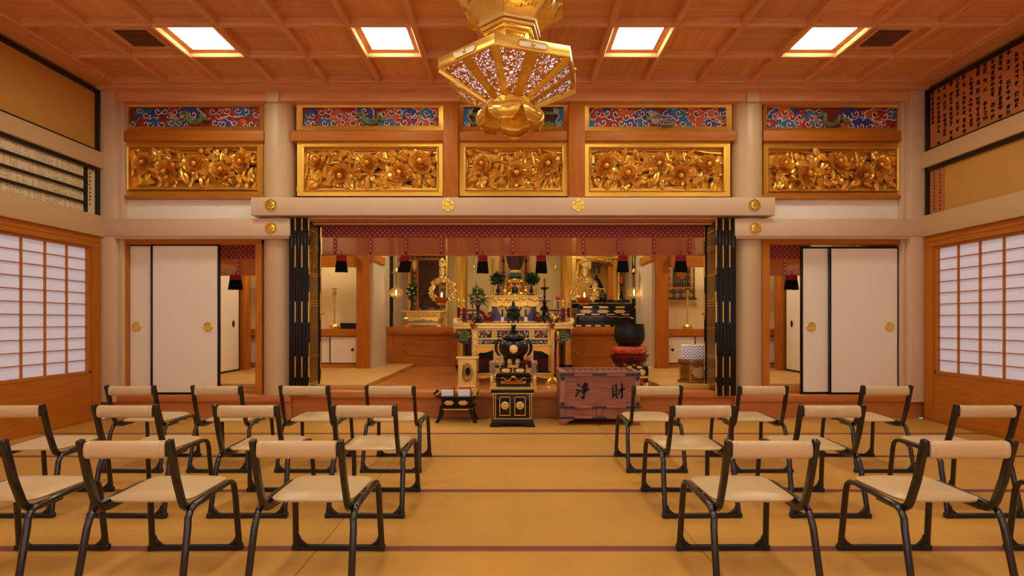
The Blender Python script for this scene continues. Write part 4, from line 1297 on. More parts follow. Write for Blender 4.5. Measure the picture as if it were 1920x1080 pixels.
# ================================================================= LOW PRAYER CHAIRS
def make_chair():
    t = thing('prayer_chair', 'chair', 'chair')
    for s in (-1, 1):
        x0, x1 = s*.214, s*.203
        pts = [(x0, -.247, .012), (x0-s*.002, -.240, .06), (x1+s*.004, -.192, .27), (x1, -.183, .305), (x1, -.165, .333), (x1, -.135, .346), (x1, -.02, .353), (x1, .15, .358), (x1, .185, .353), (x1, .208, .335), (x1+s*.002, .218, .30), (x0-s*.002, .243, .06), (x0, .247, .012)]
        MB().tube(pts, .0152, 10, sq=.8).build('leg_frame', m_steel, t, smooth=60)
        # back post: flat bar bent forward under the seat
        xa, xb = s*.166, s*.189
        prof = [(-.268, .652), (-.222, .48), (-.186, .385), (-.172, .358), (-.148, .340), (-.11, .334), (.02, .336)]
        tk = .028
        mb = MB(); rows = []
        for i, (y, z) in enumerate(prof):
            a = prof[max(0, i-1)]; b_ = prof[min(len(prof)-1, i+1)]
            ty, tz = b_[0]-a[0], b_[1]-a[1]; l = math.hypot(ty, tz); ny, nz = -tz/l*tk/2, ty/l*tk/2
            rows.append([(xa, y+ny, z+nz), (xb, y+ny, z+nz), (xb, y-ny, z-nz), (xa, y-ny, z-nz)])
        vs = [p for r in rows for p in r]; k = len(rows)
        fs = [(i*4+j, i*4+(j+1) % 4, (i+1)*4+(j+1) % 4, (i+1)*4+j) for i in range(k-1) for j in range(4)]+[(3, 2, 1, 0), ((k-1)*4, (k-1)*4+1, (k-1)*4+2, (k-1)*4+3)]
        mb.add(vs, fs)
        mb.build('back_post', m_steel, t, bevel=.003, smooth=40)
        MB().box(min(s*.150, s*.168), max(s*.150, s*.168), -.268, -.243, .585, .640).build('pad_bracket', m_plastic, t, bevel=.003)
    for y in (-.247, .247):
        mb = MB().box(-.222, .222, y-.012, y+.012, 0, .024)
        for s in (-1, 1):
            mb.box(min(s*.196, s*.230), max(s*.196, s*.230), y-.0155, y+.0155, 0, .027)
            mb.prism([(s*.20, .024), (s*.155, .024), (s*.168, .032), (s*.188, .050), (s*.198, .075), (s*.209, .075)], y-.008, y+.008)
        mb.build('floor_bar', m_plastic, t, bevel=.0025, segs=1)
    MB().tube([(-.20, .10, .343), (.20, .10, .343)], .011, 8).build('cross_bar', m_steel, t)
    # seat: thin upholstered pad with rounded corners and a soft crown
    n = 10; rows_t, rows_b = [], []
    a, b0, b1 = .178, -.135, .215
    for i in range(n+1):
        v = i/n; y = b0+(b1-b0)*v
        rt, rbm = [], []
        for j in range(n+1):
            u = -1+2*j/n
            ed = max(abs(u), abs(2*v-1))
            cr = max(0, abs(u)-.75)/.25; cv = max(0, abs(2*v-1)-.75)/.25
            sh = 1-.10*cr*cv
            x = a*u*sh*(1+.06*v); yy = (b0+b1)/2+(y-(b0+b1)/2)*sh
            z = .378+.006*v + .012*(1-u*u)*(1-(2*v-1)**2) - .012*(ed**8)
            rt.append((x, yy, z)); rbm.append((x*.985, (b0+b1)/2+(yy-(b0+b1)/2)*.985, .358+.003*v))
        rows_t.append(rt); rows_b.append(rbm)
    mb = MB().grid(rows_t).grid(rows_b)
    rim_t = rows_t[0]+[r[-1] for r in rows_t[1:]]+list(reversed(rows_t[-1][:-1]))+[r[0] for r in reversed(rows_t[1:-1])]
    rim_b = rows_b[0]+[r[-1] for r in rows_b[1:]]+list(reversed(rows_b[-1][:-1]))+[r[0] for r in reversed(rows_b[1:-1])]
    k = len(rim_t); mb.add(rim_t+rim_b, [(i, (i+1) % k, (i+1) % k+k, i+k) for i in range(k)])
    mb.build('seat', m_cream, t, smooth=60)
    # backrest: flat roll of leather with stitched end folds
    secs = []
    for x, s in ((-.160, .90), (-.155, .98), (-.142, 1.02), (-.139, .96), (-.136, 1.0), (-.07, 1.0), (0, .985), (.07, 1.0), (.136, 1.0), (.139, .96), (.142, 1.02), (.155, .98), (.160, .90)):
        row = []
        for j in range(16):
            ang = 2*math.pi*j/16
            ca, sa = math.cos(ang), math.sin(ang)
            row.append((x, -.256+.023*s*(abs(ca)**.6)*(1 if ca > 0 else -1), .611+.036*s*(abs(sa)**.8)*(1 if sa > 0 else -1)))
        secs.append(row)
    vs = [p for r in secs for p in r]; k = len(secs)
    mb = MB().add(vs, [(i*16+j, i*16+(j+1) % 16, (i+1)*16+(j+1) % 16, (i+1)*16+j) for i in range(k-1) for j in range(16)]+[list(range(16)), [(k-1)*16+j for j in range(16)]])
    mb.build('backrest', m_cream, t, smooth=45)
    return t
CH0 = make_chair()
ORD = ('first', 'second', 'third', 'fourth')
CHAIRS = [
 # px of back, row (0 near, 1 middle, 2 far), label, turn
 (-77.5, 0, 'cream-padded chair in the nearest row, cut by the left picture edge', 0),
 (232, 0, 'cream-padded chair in the nearest row, left side, outer whole one', 1.0),
 (558, 0, 'cream-padded chair in the nearest row, left side, beside the aisle', -1.0),
 (1447, 0, 'cream-padded chair in the nearest row, right side, beside the aisle', .5),
 (1818, 0, 'cream-padded chair in the nearest row, right side, last whole one', 0),
 (2205, 0, 'cream-padded chair in the nearest row cut by the right picture edge', 0),
 (17, 1, 'cream-padded chair in the middle row, cut by the left picture edge', 1.5),
 (236, 1, 'cream-padded chair in the middle row, left side, third from the aisle', -1.5),
 (460, 1, 'cream-padded chair in the middle row, left side, second from the aisle', .6),
 (684, 1, 'cream-padded chair in the middle row, left side, beside the aisle', -1.0),
 (1317, 1, 'cream-padded chair in the middle row, right side, beside the aisle', 1.0),
 (1562, 1, 'cream-padded chair in the middle row, right side, second from the aisle', -.8),
 (1851, 1, 'cream-padded chair in the middle row, right side, farthest from the aisle', .5),
 (245, 2, 'cream-padded chair in the farthest row, left side, nearest the left sliding doors', -1.0),
 (405, 2, 'cream-padded chair in the farthest row, left side, third from the aisle', .6),
 (571, 2, 'cream-padded chair in the farthest row, left side, second from the aisle', -.6),
 (732, 2, 'cream-padded chair in the farthest row, left side, beside the low black book table', -.4),
 (1233, 2, 'cream-padded chair in the farthest row, right side, before the wooden offertory box', 0),
 (1431, 2, 'cream-padded chair in the farthest row, right side, before the right round column', .5),
 (1664, 2, 'cream-padded chair in the farthest row, right side, before the right sliding doors', -.5)]
ROWY = (2.495, 3.44, 4.395)
for i, (px, r, lb, tw) in enumerate(CHAIRS):
    o = CH0 if i == 0 else copy_tree(CH0)
    y = ROWY[r]
    o.location = ((px-CX)/F*(y-.268), y, .0025)
    o.rotation_euler = (0, 0, R(tw))
    o['label'] = lb; o['group'] = 'prayer chairs in three rows'
# ================================================================= HALL FLOOR FURNITURE
class PT:
    """measures one thing in its own local metres, reading widths and heights off the photograph at one distance"""
    def __init__(s, px, py, Y): s.px, s.py, s.Y, s.s = px, py, Y, Y / F
    def x(s, p): return (p - s.px) * s.s
    def z(s, q): return (s.py - q) * s.s
    def w(s, d): return d * s.s
    def loc(s, dz=None):
        v = at(s.px, s.py, s.Y)
        if dz is not None: v.z = dz
        return v
    def box(s, pa, pb, qa, qb, y0, y1, mb=None):
        return (mb or MB()).box(s.x(pa), s.x(pb), y0, y1, s.z(qb), s.z(qa))
    def prof(s, lst): return [(s.w(a), s.z(b_)) for a, b_ in lst]

def crest(mb, x, y, z, r):
    mb.lathe([(r, 0), (r, -.003), (r*.9, -.005), (0, -.005)], (x, y, z), 22, axis='y')
    return mb

# ---- offertory box
p = PT(1124, 798, 6.03)
t = thing('offertory_box', 'reddish wooden offertory box with iron corner plates and two black characters', 'offertory box', (X(1124, 6.03), 6.03, 0))
def zz(q): return Z(q, 6.03)
xl, xr = p.x(1050), p.x(1200)
D = .50
zt, zm, zb = zz(700), zz(762), zz(785)
MB().box(xl, xl+.055, 0, .05, zb, zt).build('stile', m_keyaki_z, t, bevel=.003)
MB().box(xr-.055, xr, 0, .05, zb, zt).build('stile', m_keyaki_z, t, bevel=.003)
MB().box(xl+.055, xr-.055, .014, .04, zm, zt-.02).build('front_panel', m_keyaki, t)
for a, b_ in ((xl+.055, -.03), (.03, xr-.055)):
    MB().box(a, b_, .014, .04, zb+.02, zm-.01).build('lower_panel', m_keyaki, t)
MB().box(-.03, .03, .004, .04, zb+.01, zm).build('middle_stile', m_keyaki_z, t, bevel=.002)
for a, b_ in ((zt-.034, zt), (zm-.022, zm+.006), (zb-.002, zb+.026)):
    MB().box(xl-.004, xr+.004, -.006, .05, a, b_).build('rail', m_keyaki, t, bevel=.003)
for x in (xl, xr-.04):
    MB().box(x+.004, x+.036, .05, D-.05, zb, zt-.01).build('side_panel', m_keyaki, t)
MB().box(xl, xr, D-.05, D, zb, zt).build('back_panel', m_keyaki, t)
MB().box(xl+.03, xr-.03, .05, D-.05, zb+.01, zb+.03).build('bottom_panel', m_keyaki, t)
# top rim and slats
rim = MB().box(xl-.008, xl+.05, -.008, D+.008, zt, zt+.022).box(xr-.05, xr+.008, -.008, D+.008, zt, zt+.022).box(xl+.05, xr-.05, -.008, .03, zt, zt+.022).box(xl+.05, xr-.05, D-.03, D+.008, zt, zt+.022)
rim.build('top_rim', m_keyaki, t, bevel=.003)
sl = MB().prism([(-.022, 0), (.022, 0), (0, .026)], .03, D-.03).mesh('slat', m_keyaki)
nsl = 11
for k in range(nsl): put('slat', sl, t, (xl+.05+(xr-xl-.10)*(k+.5)/nsl, 0, zt-.012))
# iron plates
pl = MB()
for x in (xl, xr-.055):
    for a, b_ in ((zt-.084, zt-.034), (zm+.006, zm+.05)):
        up = a > zm+.02
        c = x+.0275
        mb = MB().prism([(x+.006, b_ if up else a), (x+.049, b_ if up else a), (x+.049, (a+.012) if up else b_-.012), (c, a if up else b_), (x+.006, (a+.012) if up else b_-.012)], -.004, .0)
        mb.build('corner_plate', m_ironplate, t)
w_ = xr-xl
for z0, z1 in ((zt-.026, zt-.002), (zm-.019, zm+.003), (zb+.001, zb+.023)):
    for a, b_ in ((xl-.007, xl+.155), (-.078, .078), (xr-.155, xr+.007)):
        MB().box(a, b_, -.010, .0, z0, z1).build('iron_strap', m_ironplate, t, bevel=.002, segs=1)
for sg, xx in ((1, xl-.004), (-1, xr+.004)):
    pts = [(xx, .0), (xx+sg*.06, .0), (xx+sg*.10, .045), (xx+sg*.125, .05), (xx+sg*.16, .066), (xx+sg*.16, zb), (xx, zb)]
    MB().prism(pts, 0, .05).build('foot', m_keyaki, t, bevel=.002)
    MB().prism(pts, D-.05, D).build('foot', m_keyaki, t, bevel=.002)
# two brushed characters
u = 6.03/F/9.39
def ch(lines, x_off): return strokes([[(a[0], a[1], a[2]) for a in ln] for ln in lines], 1.22, .0135, .0028, u, -(1124-1040)*6.03/F, zz(690))
ching = [[(405, 285, 26), (425, 300, 34), (440, 325, 20)], [(388, 385, 26), (410, 398, 34), (432, 398, 18)],
         [(440, 402, 12), (410, 445, 28), (388, 480, 44), (366, 498, 16)],
         [(545, 265, 24), (525, 300, 34), (500, 320, 30), (468, 338, 12)], [(520, 300, 22), (570, 285, 30), (575, 300, 30), (540, 342, 18)],
         [(485, 356, 20), (530, 345, 22), (572, 338, 26), (568, 380, 30), (562, 425, 18)], [(440, 412, 22), (500, 398, 24), (560, 382, 26), (608, 372, 26)],
         [(478, 440, 16), (520, 432, 18), (565, 424, 20)], [(522, 330, 20), (522, 400, 26), (518, 470, 30), (512, 525, 38), (498, 545, 22)], [(500, 540, 26), (475, 515, 18), (458, 500, 8)]]
zai = [[(1022, 330, 16), (1026, 400, 24), (1030, 480, 24)], [(1022, 326, 14), (1060, 314, 20), (1090, 305, 26), (1088, 390, 26), (1088, 470, 22)],
       [(1030, 372, 12), (1082, 362, 12)], [(1030, 420, 12), (1082, 412, 12)], [(1026, 474, 18), (1092, 462, 18)],
       [(1050, 480, 18), (1035, 510, 26), (1010, 532, 10)], [(1075, 480, 16), (1092, 505, 28), (1112, 528, 26)],
       [(1108, 398, 16), (1160, 384, 22), (1215, 370, 30), (1242, 368, 22)], [(1182, 272, 20), (1190, 300, 34), (1188, 400, 28), (1190, 500, 34), (1180, 532, 26), (1160, 522, 8)],
       [(1182, 388, 20), (1150, 430, 22), (1118, 470, 14), (1100, 482, 6)]]
ch(ching, 0).build('black_character', m_ink, t)
ch(zai, 0).build('black_character', m_ink, t)

# ---- low black book table and two stacks of books
p = PT(855, 793, 6.17)
t = thing('book_table', 'low black lacquer table with upturned ends and gilt ovals, left of the black cabinet', 'table', (p.loc().x, 6.17, 0))
D = .26
P_ = [(p.x(822), p.z(746)), (p.x(888), p.z(746)), (p.x(893), p.z(742)), (p.x(897), p.z(736)), (p.x(895), p.z(735)), (p.x(889), p.z(741)), (p.x(887), p.z(743)), (p.x(823), p.z(743)), (p.x(820), p.z(741)), (p.x(814), p.z(735)), (p.x(812), p.z(737)), (p.x(817), p.z(743))]
MB().prism(P_, -.02, D+.02).build('top', m_black, t, bevel=.001, segs=1)
for sg in (-1, 1):
    MB().box(sg*.215-.016, sg*.215+.016, -.022, D+.022, p.z(741), p.z(738.5)).build('gilt_end', m_goldb, t)
MB().box(p.x(828), p.x(886), .01, D-.01, p.z(762), p.z(746)).build('drawer_case', m_black, t)
for a, b_ in ((832, 851), (858, 878)):
    c = (p.x(a)+p.x(b_))/2
    pts = [(c+.052*math.cos(k*math.pi/10)*(1+.08*math.cos(k*math.pi/10*6)), p.z(755)+.026*math.sin(k*math.pi/10)*(1+.12*math.cos(k*math.pi/10*6))) for k in range(20)]
    MB().prism(pts, .004, .010).build('gilt_oval', m_goldp, t)
MB().box(p.x(824), p.x(890), -.006, D+.006, p.z(766), p.z(762.5)).build('shelf', m_black, t)
MB().box(p.x(828), p.x(886), .0, .004, p.z(768.5), p.z(766)).build('gilt_line', m_goldb, t)
for sg in (-1, 1):
    for y in (.0, D-.045):
        x0 = sg*p.w(27)
        pts = [(x0-.02, p.z(766)), (x0+.02, p.z(766)), (x0+sg*.02+.018, p.z(780)), (x0+sg*.055+.022, 0), (x0+sg*.055-.022, 0), (x0+sg*.02-.016, p.z(780))]
        MB().prism(pts, y, y+.045).build('leg', m_black, t, bevel=.002, segs=1)
ztab = p.z(743)
for px, lb in ((839.5, 'stack of white paper slips with red cover, left on the low black table'), (870.5, 'stack of white paper slips with red cover, right on the low black table')):
    b_ = thing('paper_stack', lb, 'paper stack', (X(px, 6.26), 6.23, ztab), R(2), 'paper stacks on the low table')
    w2 = .066
    MB().box(-w2, w2, .0, .14, .0, .068).build('paper', m_paperw, b_)
    for k in range(6): MB().box(-w2-.001, w2+.001, -.0015, .139, .010*k+.004, .010*k+.0095).build('sheet_bundle', m_paperw, b_)
    MB().box(-w2+.006, w2+.010, .02, .155, .068, .084).build('red_cover', m_bookred, b_)
    MB().box(w2+.001, w2+.010, .02, .155, .0, .068).build('red_cover', m_bookred, b_)

# ---- black cabinet
p = PT(961, 800, 5.97)
t = thing('incense_cabinet', 'black and gold lacquered cabinet with two doors and gilt crests, centre aisle', 'cabinet', (p.loc().x, 5.97, 0))
D = .40
zz = p.z
MB().box(p.x(925), p.x(997), .0, D, zz(786), zz(736)).build('body', m_black, t, bevel=.002)
o = MB().box(p.x(921), p.x(1001), -.025, D+.025, zz(736.5), zz(730)).build('cornice', m_black, t, bevel=.003)
MB().box(p.x(921.5), p.x(1000.5), -.028, D+.028, zz(729.6), zz(727)).build('top', m_golds, t)
MB().box(p.x(922), p.x(1000), -.012, D+.01, zz(738.6), zz(736.8)).build('gilt_line', m_goldb, t)
MB().frus(p.x(922), p.x(1000), -.03, D+.03, zz(792), zz(785.5), .012).build('base', m_black, t)
MB().prism([(p.x(918), 0), (p.x(934), 0), (p.x(944), zz(795)), (p.x(978), zz(795)), (p.x(988), 0), (p.x(1004), 0), (p.x(1000), zz(791.5)), (p.x(922), zz(791.5))], -.035, D+.035).build('foot', m_black, t)
gl = MB()
for a in (925.5, 929, 993, 996.5): p.box(a-.5, a+.7, 785, 739, -.004, 0, gl)
p.box(925, 997, 785.6, 784.2, -.004, 0, gl)
gl.build('gilt_edging', m_goldb, t)
for a, b_ in ((936.5, 957), (964.5, 985.5)):
    dr = MB().box(p.x(a-2), p.x(b_+2), -.006, 0, zz(782), zz(741)).build('door', m_black, t, bevel=.001, segs=1)
    fm = MB()
    for q in ((a, a+1.3, 779, 743.5), (b_-1.3, b_, 779, 743.5), (a, b_, 745, 743.5), (a, b_, 779.5, 778)): fm.box(p.x(q[0]), p.x(q[1]), -.012, -.006, min(zz(q[2]), zz(q[3])), max(zz(q[2]), zz(q[3])))
    fm.build('gilt_frame', m_goldb, dr)
    c = (a+b_)/2
    crest(MB(), p.x(c), -.006, zz(760.5), p.w(7.4)).build('crest', m_goldp, dr)
    mk = MB()
    for dx in (-2.2, 0, 2.2): mk.ell((p.x(c+dx), -.012, zz(757)), (p.w(.7), .002, p.w(1.8)), 6, 4)
    mk.box(p.x(c-3.4), p.x(c+3.4), -.013, -.011, zz(758.6), zz(758)).ell((p.x(c), -.012, zz(763)), (p.w(.8), .002, p.w(.5)), 6, 4)
    mk.build('crest_mark', m_black, dr)
ztop = zz(727)
# ---- small black altar table on the cabinet
p = PT(962.5, 727, 6.08)
t = thing('small_altar_table', 'small black and gold altar table with rolled apron standing on the black cabinet', 'table', (p.loc().x, 6.05, ztop))
zz = p.z; D = .26
MB().box(p.x(929), p.x(996), -.02, D+.02, zz(691), zz(686.5)).build('top', m_golds, t, bevel=.002)
tp = MB()
for a, b_ in ((929, 936), (939, 952), (972, 986), (989, 996)): p.box(a, b_, 686.3, 691.2, -.023, D+.023, tp)
tp.build('top_band', m_black, t)
MB().box(p.x(930), p.x(995), .0, D, zz(701), zz(691)).build('drawer_case', m_golds, t)
for a, b_, m in ((938, 959, m_goldp), (964, 985, m_goldp)):
    c = p.x((a+b_)/2)
    dp = MB().box(p.x(a-1), p.x(b_+1), -.005, 0, zz(700), zz(692)).build('drawer', m_black, t)
    pts = [(c+p.w(8.6)*math.cos(k*math.pi/10)*(1+.06*math.cos(k*.6*math.pi)), zz(696.2)+p.w(3.4)*math.sin(k*math.pi/10)*(1+.15*math.cos(k*.6*math.pi))) for k in range(20)]
    MB().prism(pts, -.010, -.004).build('gilt_oval', m, dp)
MB().box(p.x(933), p.x(992), .01, D-.01, zz(706), zz(701)).build('neck', m_black, t)
MB().tube([(p.x(928), .02, zz(711.5)), (p.x(997), .02, zz(711.5))], p.w(5), 14).build('rolled_apron', m_black, t)
MB().box(p.x(930), p.x(995), .03, D-.03, zz(715), zz(705)).build('carcass', m_black, t)
ap = MB()
for sg in (-1, 1):
    ap.tube([(sg*p.w(4), -.012, zz(712)), (sg*p.w(11), -.014, zz(716)), (sg*p.w(17), -.012, zz(712)), (sg*p.w(20), -.01, zz(709)), (sg*p.w(23), -.008, zz(712))], .0055, 6)
    ap.tube([(sg*p.w(17), -.012, zz(716)), (sg*p.w(20), -.01, zz(720)), (sg*p.w(23), -.008, zz(716))], .006, 6)
    ap.tube([(sg*p.w(34), .02-p.w(5)*math.cos(k*.7), zz(711.5)+p.w(5)*math.sin(k*.7)) for k in range(9)], .005, 5)
for k in range(5): ap.ell((p.w(1.6*(k-2)), -.012, zz(708+.5*abs(k-2))), (.006, .004, .012), 6, 4)
ap.build('gilt_scroll', m_goldb, t)
MB().box(p.x(940), p.x(985), .02, .03, zz(722), zz(715)).build('amber_panel', m_amber, t)
for sg in (-1, 1):
    for y in (.03, D-.04):
        MB().lathe([(p.w(3.2), zz(716)), (p.w(2.8), zz(719)), (p.w(4.6), zz(723)), (p.w(4.2), zz(726)), (p.w(2), 0), (0, 0)], (sg*p.w(28), y, 0), 12).build('leg', m_black, t)
MB().box(p.x(937), p.x(988), .02, D-.02, .004, zz(722.5)).build('stretcher', m_black, t)
ztop2 = ztop+zz(686.5)
# ---- great bronze incense burner
p = PT(963, 686.5, 6.17)
t = thing('bronze_incense_burner', 'large dark bronze incense burner with lion lid, ear handles and gold crest', 'incense burner', (X(963, 6.17), 6.17, ztop2))
zz = p.z
MB().lathe(p.prof([(0, 676), (14, 675.5), (20, 671), (26, 664), (28, 656), (27, 649), (23, 643), (19, 641), (20, 639.5), (22, 638), (22, 636.5), (17, 636)]), n=36).build('bowl', m_bronze, t, smooth=50)
for k in range(3):
    a = R(-90+120*k)
    MB().lathe([(p.w(5.2), zz(671)), (p.w(4.6), zz(676)), (p.w(2.7), zz(681)), (p.w(3.3), zz(684)), (p.w(3.4), 0), (0, 0)], (p.w(17)*math.cos(a), p.w(17)*math.sin(a), 0), 10).build('leg', m_bronze, t)
for sg in (-1, 1):
    MB().tube([(sg*p.w(24), 0, zz(644)), (sg*p.w(27), 0, zz(640)), (sg*p.w(31), 0, zz(644)), (sg*p.w(33), 0, zz(652)), (sg*p.w(32.5), 0, zz(661)), (sg*p.w(29), 0, zz(668)), (sg*p.w(25), 0, zz(670))], [.011, .014, .017, .018, .016, .013, .010], 9).build('handle', m_bronze, t)
ld = MB().lathe(p.prof([(17.5, 636.2), (17, 633), (14, 629.5), (10, 627), (6, 625.5), (0, 625)]), n=30)
for k in range(18):
    a = 2*math.pi*k/18
    ld.mat(1).ell((p.w(16.3)*math.cos(a), p.w(16.3)*math.sin(a), zz(632.3)), (.007, .007, .007), 6, 4)
ld.build('lid', [m_bronze, m_goldp], t)
ln = MB().ell((0, .012, zz(622)), (p.w(5.5), p.w(6), p.w(4.5)), 10, 8).ell((0, -.02, zz(616.5)), (p.w(4.4), p.w(4.4), p.w(4.4)), 10, 8).ell((0, -.045, zz(615.5)), (p.w(2.6), p.w(2.4), p.w(2.2)), 8, 6)
for sg in (-1, 1):
    ln.tube([(sg*p.w(3), -.02, zz(621)), (sg*p.w(4), -.035, zz(625)), (sg*p.w(3.6), -.045, zz(626))], [.013, .011, .012], 7)
    ln.ell((sg*p.w(3.4), -.012, zz(613)), (p.w(1.3), p.w(1), p.w(1.8)), 6, 5)
    ln.ell((sg*p.w(4.6), .02, zz(625)), (p.w(2.4), p.w(3), p.w(2.2)), 7, 5)
ln.tube([(0, .045, zz(622)), (0, .06, zz(617)), (.01, .055, zz(612))], [.010, .014, .006], 7)
ln.build('lion_finial', m_bronze, t)
crest(MB(), 0, -p.w(28)*.985, zz(657), p.w(7.6)).build('crest', m_goldp, t)
MB().tube([(p.w(5)*math.cos(k*.4), -p.w(28)*.985-.006, zz(657)+p.w(5)*math.sin(k*.4)) for k in range(16)], .002, 5, closed=True).build('crest_ring', m_goldb, t)
# red lacquer incense box beside it
p = PT(986.5, 687, 6.14)
t = thing('incense_container', 'small round dark red lacquer box beside the bronze incense burner', 'box', (X(986.5, 6.14), 6.13, ztop2))
MB().lathe([(0, 0), (.055, .0), (.058, .006), (.058, .030), (.055, .032)], n=26).build('base', m_red, t)
MB().lathe([(.059, .033), (.060, .040), (.052, .052), (.03, .056), (0, .057)], n=26).build('lid', m_red, t)

# ================================================================= ALTAR FLOOR THINGS
FZ = ND
def base_t(name, label, cat, px, Y, z=FZ, group=None): return thing(name, label, cat, (X(px, Y), Y, z), 0, group)
# ---- brocade covered gold table
p = PT(962.5, 725, 6.95)
t = base_t('brocade_table', 'gold table under a pink-brown brocade cloth, behind the bronze incense burner', 'table', 962.5, 6.75)
p = PT(962.5, 603+(EYE-FZ)*F/6.75, 6.75); zz = p.z; D = .34
MB().box(p.x(918), p.x(1007), 0, D, zz(703), zz(699.5)).build('top', m_goldp, t, bevel=.002)
cl = MB().box(p.x(917), p.x(1008), -.008, D+.008, zz(682), zz(679.5))
for a, b_ in ((917, 931), (994, 1008)):
    cl.prism([(p.x(a), zz(682)), (p.x(b_), zz(682)), (p.x(b_-4), zz(689)), (p.x(b_-1), zz(694)), (p.x(b_-3), zz(700)), (p.x(a), zz(700))], -.008, -.003)
cl.box(p.x(917), p.x(917)+.004, -.008, D+.008, zz(700), zz(682)).box(p.x(1008)-.004, p.x(1008), -.008, D+.008, zz(700), zz(682))
cl.build('brocade_cloth', m_pinkbro, t)
MB().box(p.x(920), p.x(1005), .01, D-.01, zz(699.5), zz(682)).build('case', m_golds, t)
for x in (923, 1002):
    for y in (.02, D-.05): MB().box(p.x(x-4), p.x(x+4), y, y+.04, .012, zz(703)).build('leg', m_goldp, t, bevel=.002)
for x0, x1 in ((917.5, 931), (994, 1007.5)): MB().box(p.x(x0), p.x(x1), -.01, D+.01, 0, .016).build('foot', m_goldp, t)
# ---- gold lantern box
Y = 6.95; p = PT(876, 603+(EYE-FZ)*F/Y, Y); zz = p.z
t = base_t('gold_lantern_box', 'square gold box stand with leaf-shaped cut-out, left before the altar', 'stand', 876, Y)
D = .20
MB().box(p.x(855), p.x(897), -.02, D+.02, zz(673), zz(669.5)).build('cap', m_goldp, t, bevel=.002)
MB().box(p.x(857), p.x(895.5), -.012, D+.012, 0, zz(723)).build('base', m_goldp, t, bevel=.002)
for x in (p.x(859), p.x(893)-.012):
    for y in (0, D-.012): MB().box(x, x+.012, y, y+.012, zz(723), zz(673)).build('corner_post', m_goldp, t)
# front with an opening: two halves meeting along the outline
hole = []
for k in range(32):
    a = 2*math.pi*k/32+math.pi/2
    rx = p.w(10.5)*(1+.10*math.cos(3*a+.5)); rz = p.w(18.5)*(1+.06*math.cos(6*a))
    hole.append((rx*math.cos(a), (zz(698.5))+rz*math.sin(a)))
def pierced(y, outline, x0, x1, z0, z1, mb, th=.006):
    n = len(outline)
    # project each point of the outline to the rectangle
    cxm, czm = 0, sum(q[1] for q in outline)/n
    outer = []
    for x, z in outline:
        dx, dz = x-cxm, z-czm
        f = min(((x1-cxm) if dx > 0 else (cxm-x0))/max(abs(dx), 1e-6), ((z1-czm) if dz > 0 else (czm-z0))/max(abs(dz), 1e-6))
        outer.append((cxm+dx*f, czm+dz*f))
    vs = [(a, y, b_) for a, b_ in outline]+[(a, y, b_) for a, b_ in outer]+[(a, y+th, b_) for a, b_ in outline]+[(a, y+th, b_) for a, b_ in outer]
    fs = []
    for k in range(n):
        m = (k+1) % n
        fs += [(k, m, n+m, n+k), (2*n+k, 3*n+k, 3*n+m, 2*n+m), (k, 2*n+k, 2*n+m, m)]
    return mb.add(vs, fs)
pierced(.003, hole, p.x(861), p.x(892), zz(723), zz(673), MB()).build('pierced_front', m_goldp, t)
MB().tube([(a, .0, b_) for a, b_ in hole], .006, 6, closed=True).build('opening_rim', m_goldb, t)
cv = MB()
for sg in (-1, 1):
    cv.tube([(sg*p.w(2), .003, zz(715)), (sg*p.w(6), .0, zz(710)), (sg*p.w(8), .0, zz(704)), (sg*p.w(4), .0, zz(707)), (0, 0, zz(711))], .006, 6)
    cv.tube([(sg*p.w(9), .003, zz(686)), (sg*p.w(5), .0, zz(683)), (sg*p.w(1), .003, zz(686)), (sg*p.w(4), 0, zz(689))], .007, 6)
cv.build('leaf_ornament', m_goldb, t)
MB().box(p.x(860), p.x(893), D-.01, D-.004, zz(723), zz(673)).build('back_panel', m_goldp, t)
for x in (p.x(860), p.x(892)): MB().box(x-.004, x+.004, .012, D-.012, zz(723), zz(673)).build('side_panel', m_goldp, t)
MB().ell((0, .1, zz(698)), (.03, .03, .05), 10, 8).build('inner_bowl', m_dark, t)
# ---- two slender gold lamp stands
for px, lb in ((886, 'slender gold pole lamp with amber dish, left, behind the gold box stand'), (1035.5, 'slender gold pole lamp with amber dish and wave-shaped foot, right before the altar')):
    Y = 7.27; p = PT(px, 603+(EYE-FZ)*F/Y, Y); zz = p.z
    t = base_t('pole_lamp', lb, 'lamp stand', px, Y, FZ, 'gold pole lamps')
    MB().lathe(p.prof([(1.7, 712), (1.6, 660), (1.5, 618), (2.4, 617), (0, 616)]), n=12).build('pole', m_goldb, t)
    MB().lathe(p.prof([(0, 616.5), (2.2, 616), (4.2, 611), (6, 606.5), (5.4, 606.5), (3, 611), (0, 612)]), n=18).build('dish', m_amber, t)
    for sg in (-1, 1):
        for dy in (-1, 1):
            MB().tube([(0, 0, zz(713)), (sg*p.w(4), dy*.03, zz(709)), (sg*p.w(7), dy*.06, zz(714)), (sg*p.w(9), dy*.07, zz(720)), (sg*p.w(12), dy*.085, .014)], [.012, .014, .018, .018, .013], 8).build('foot', m_goldb, t)
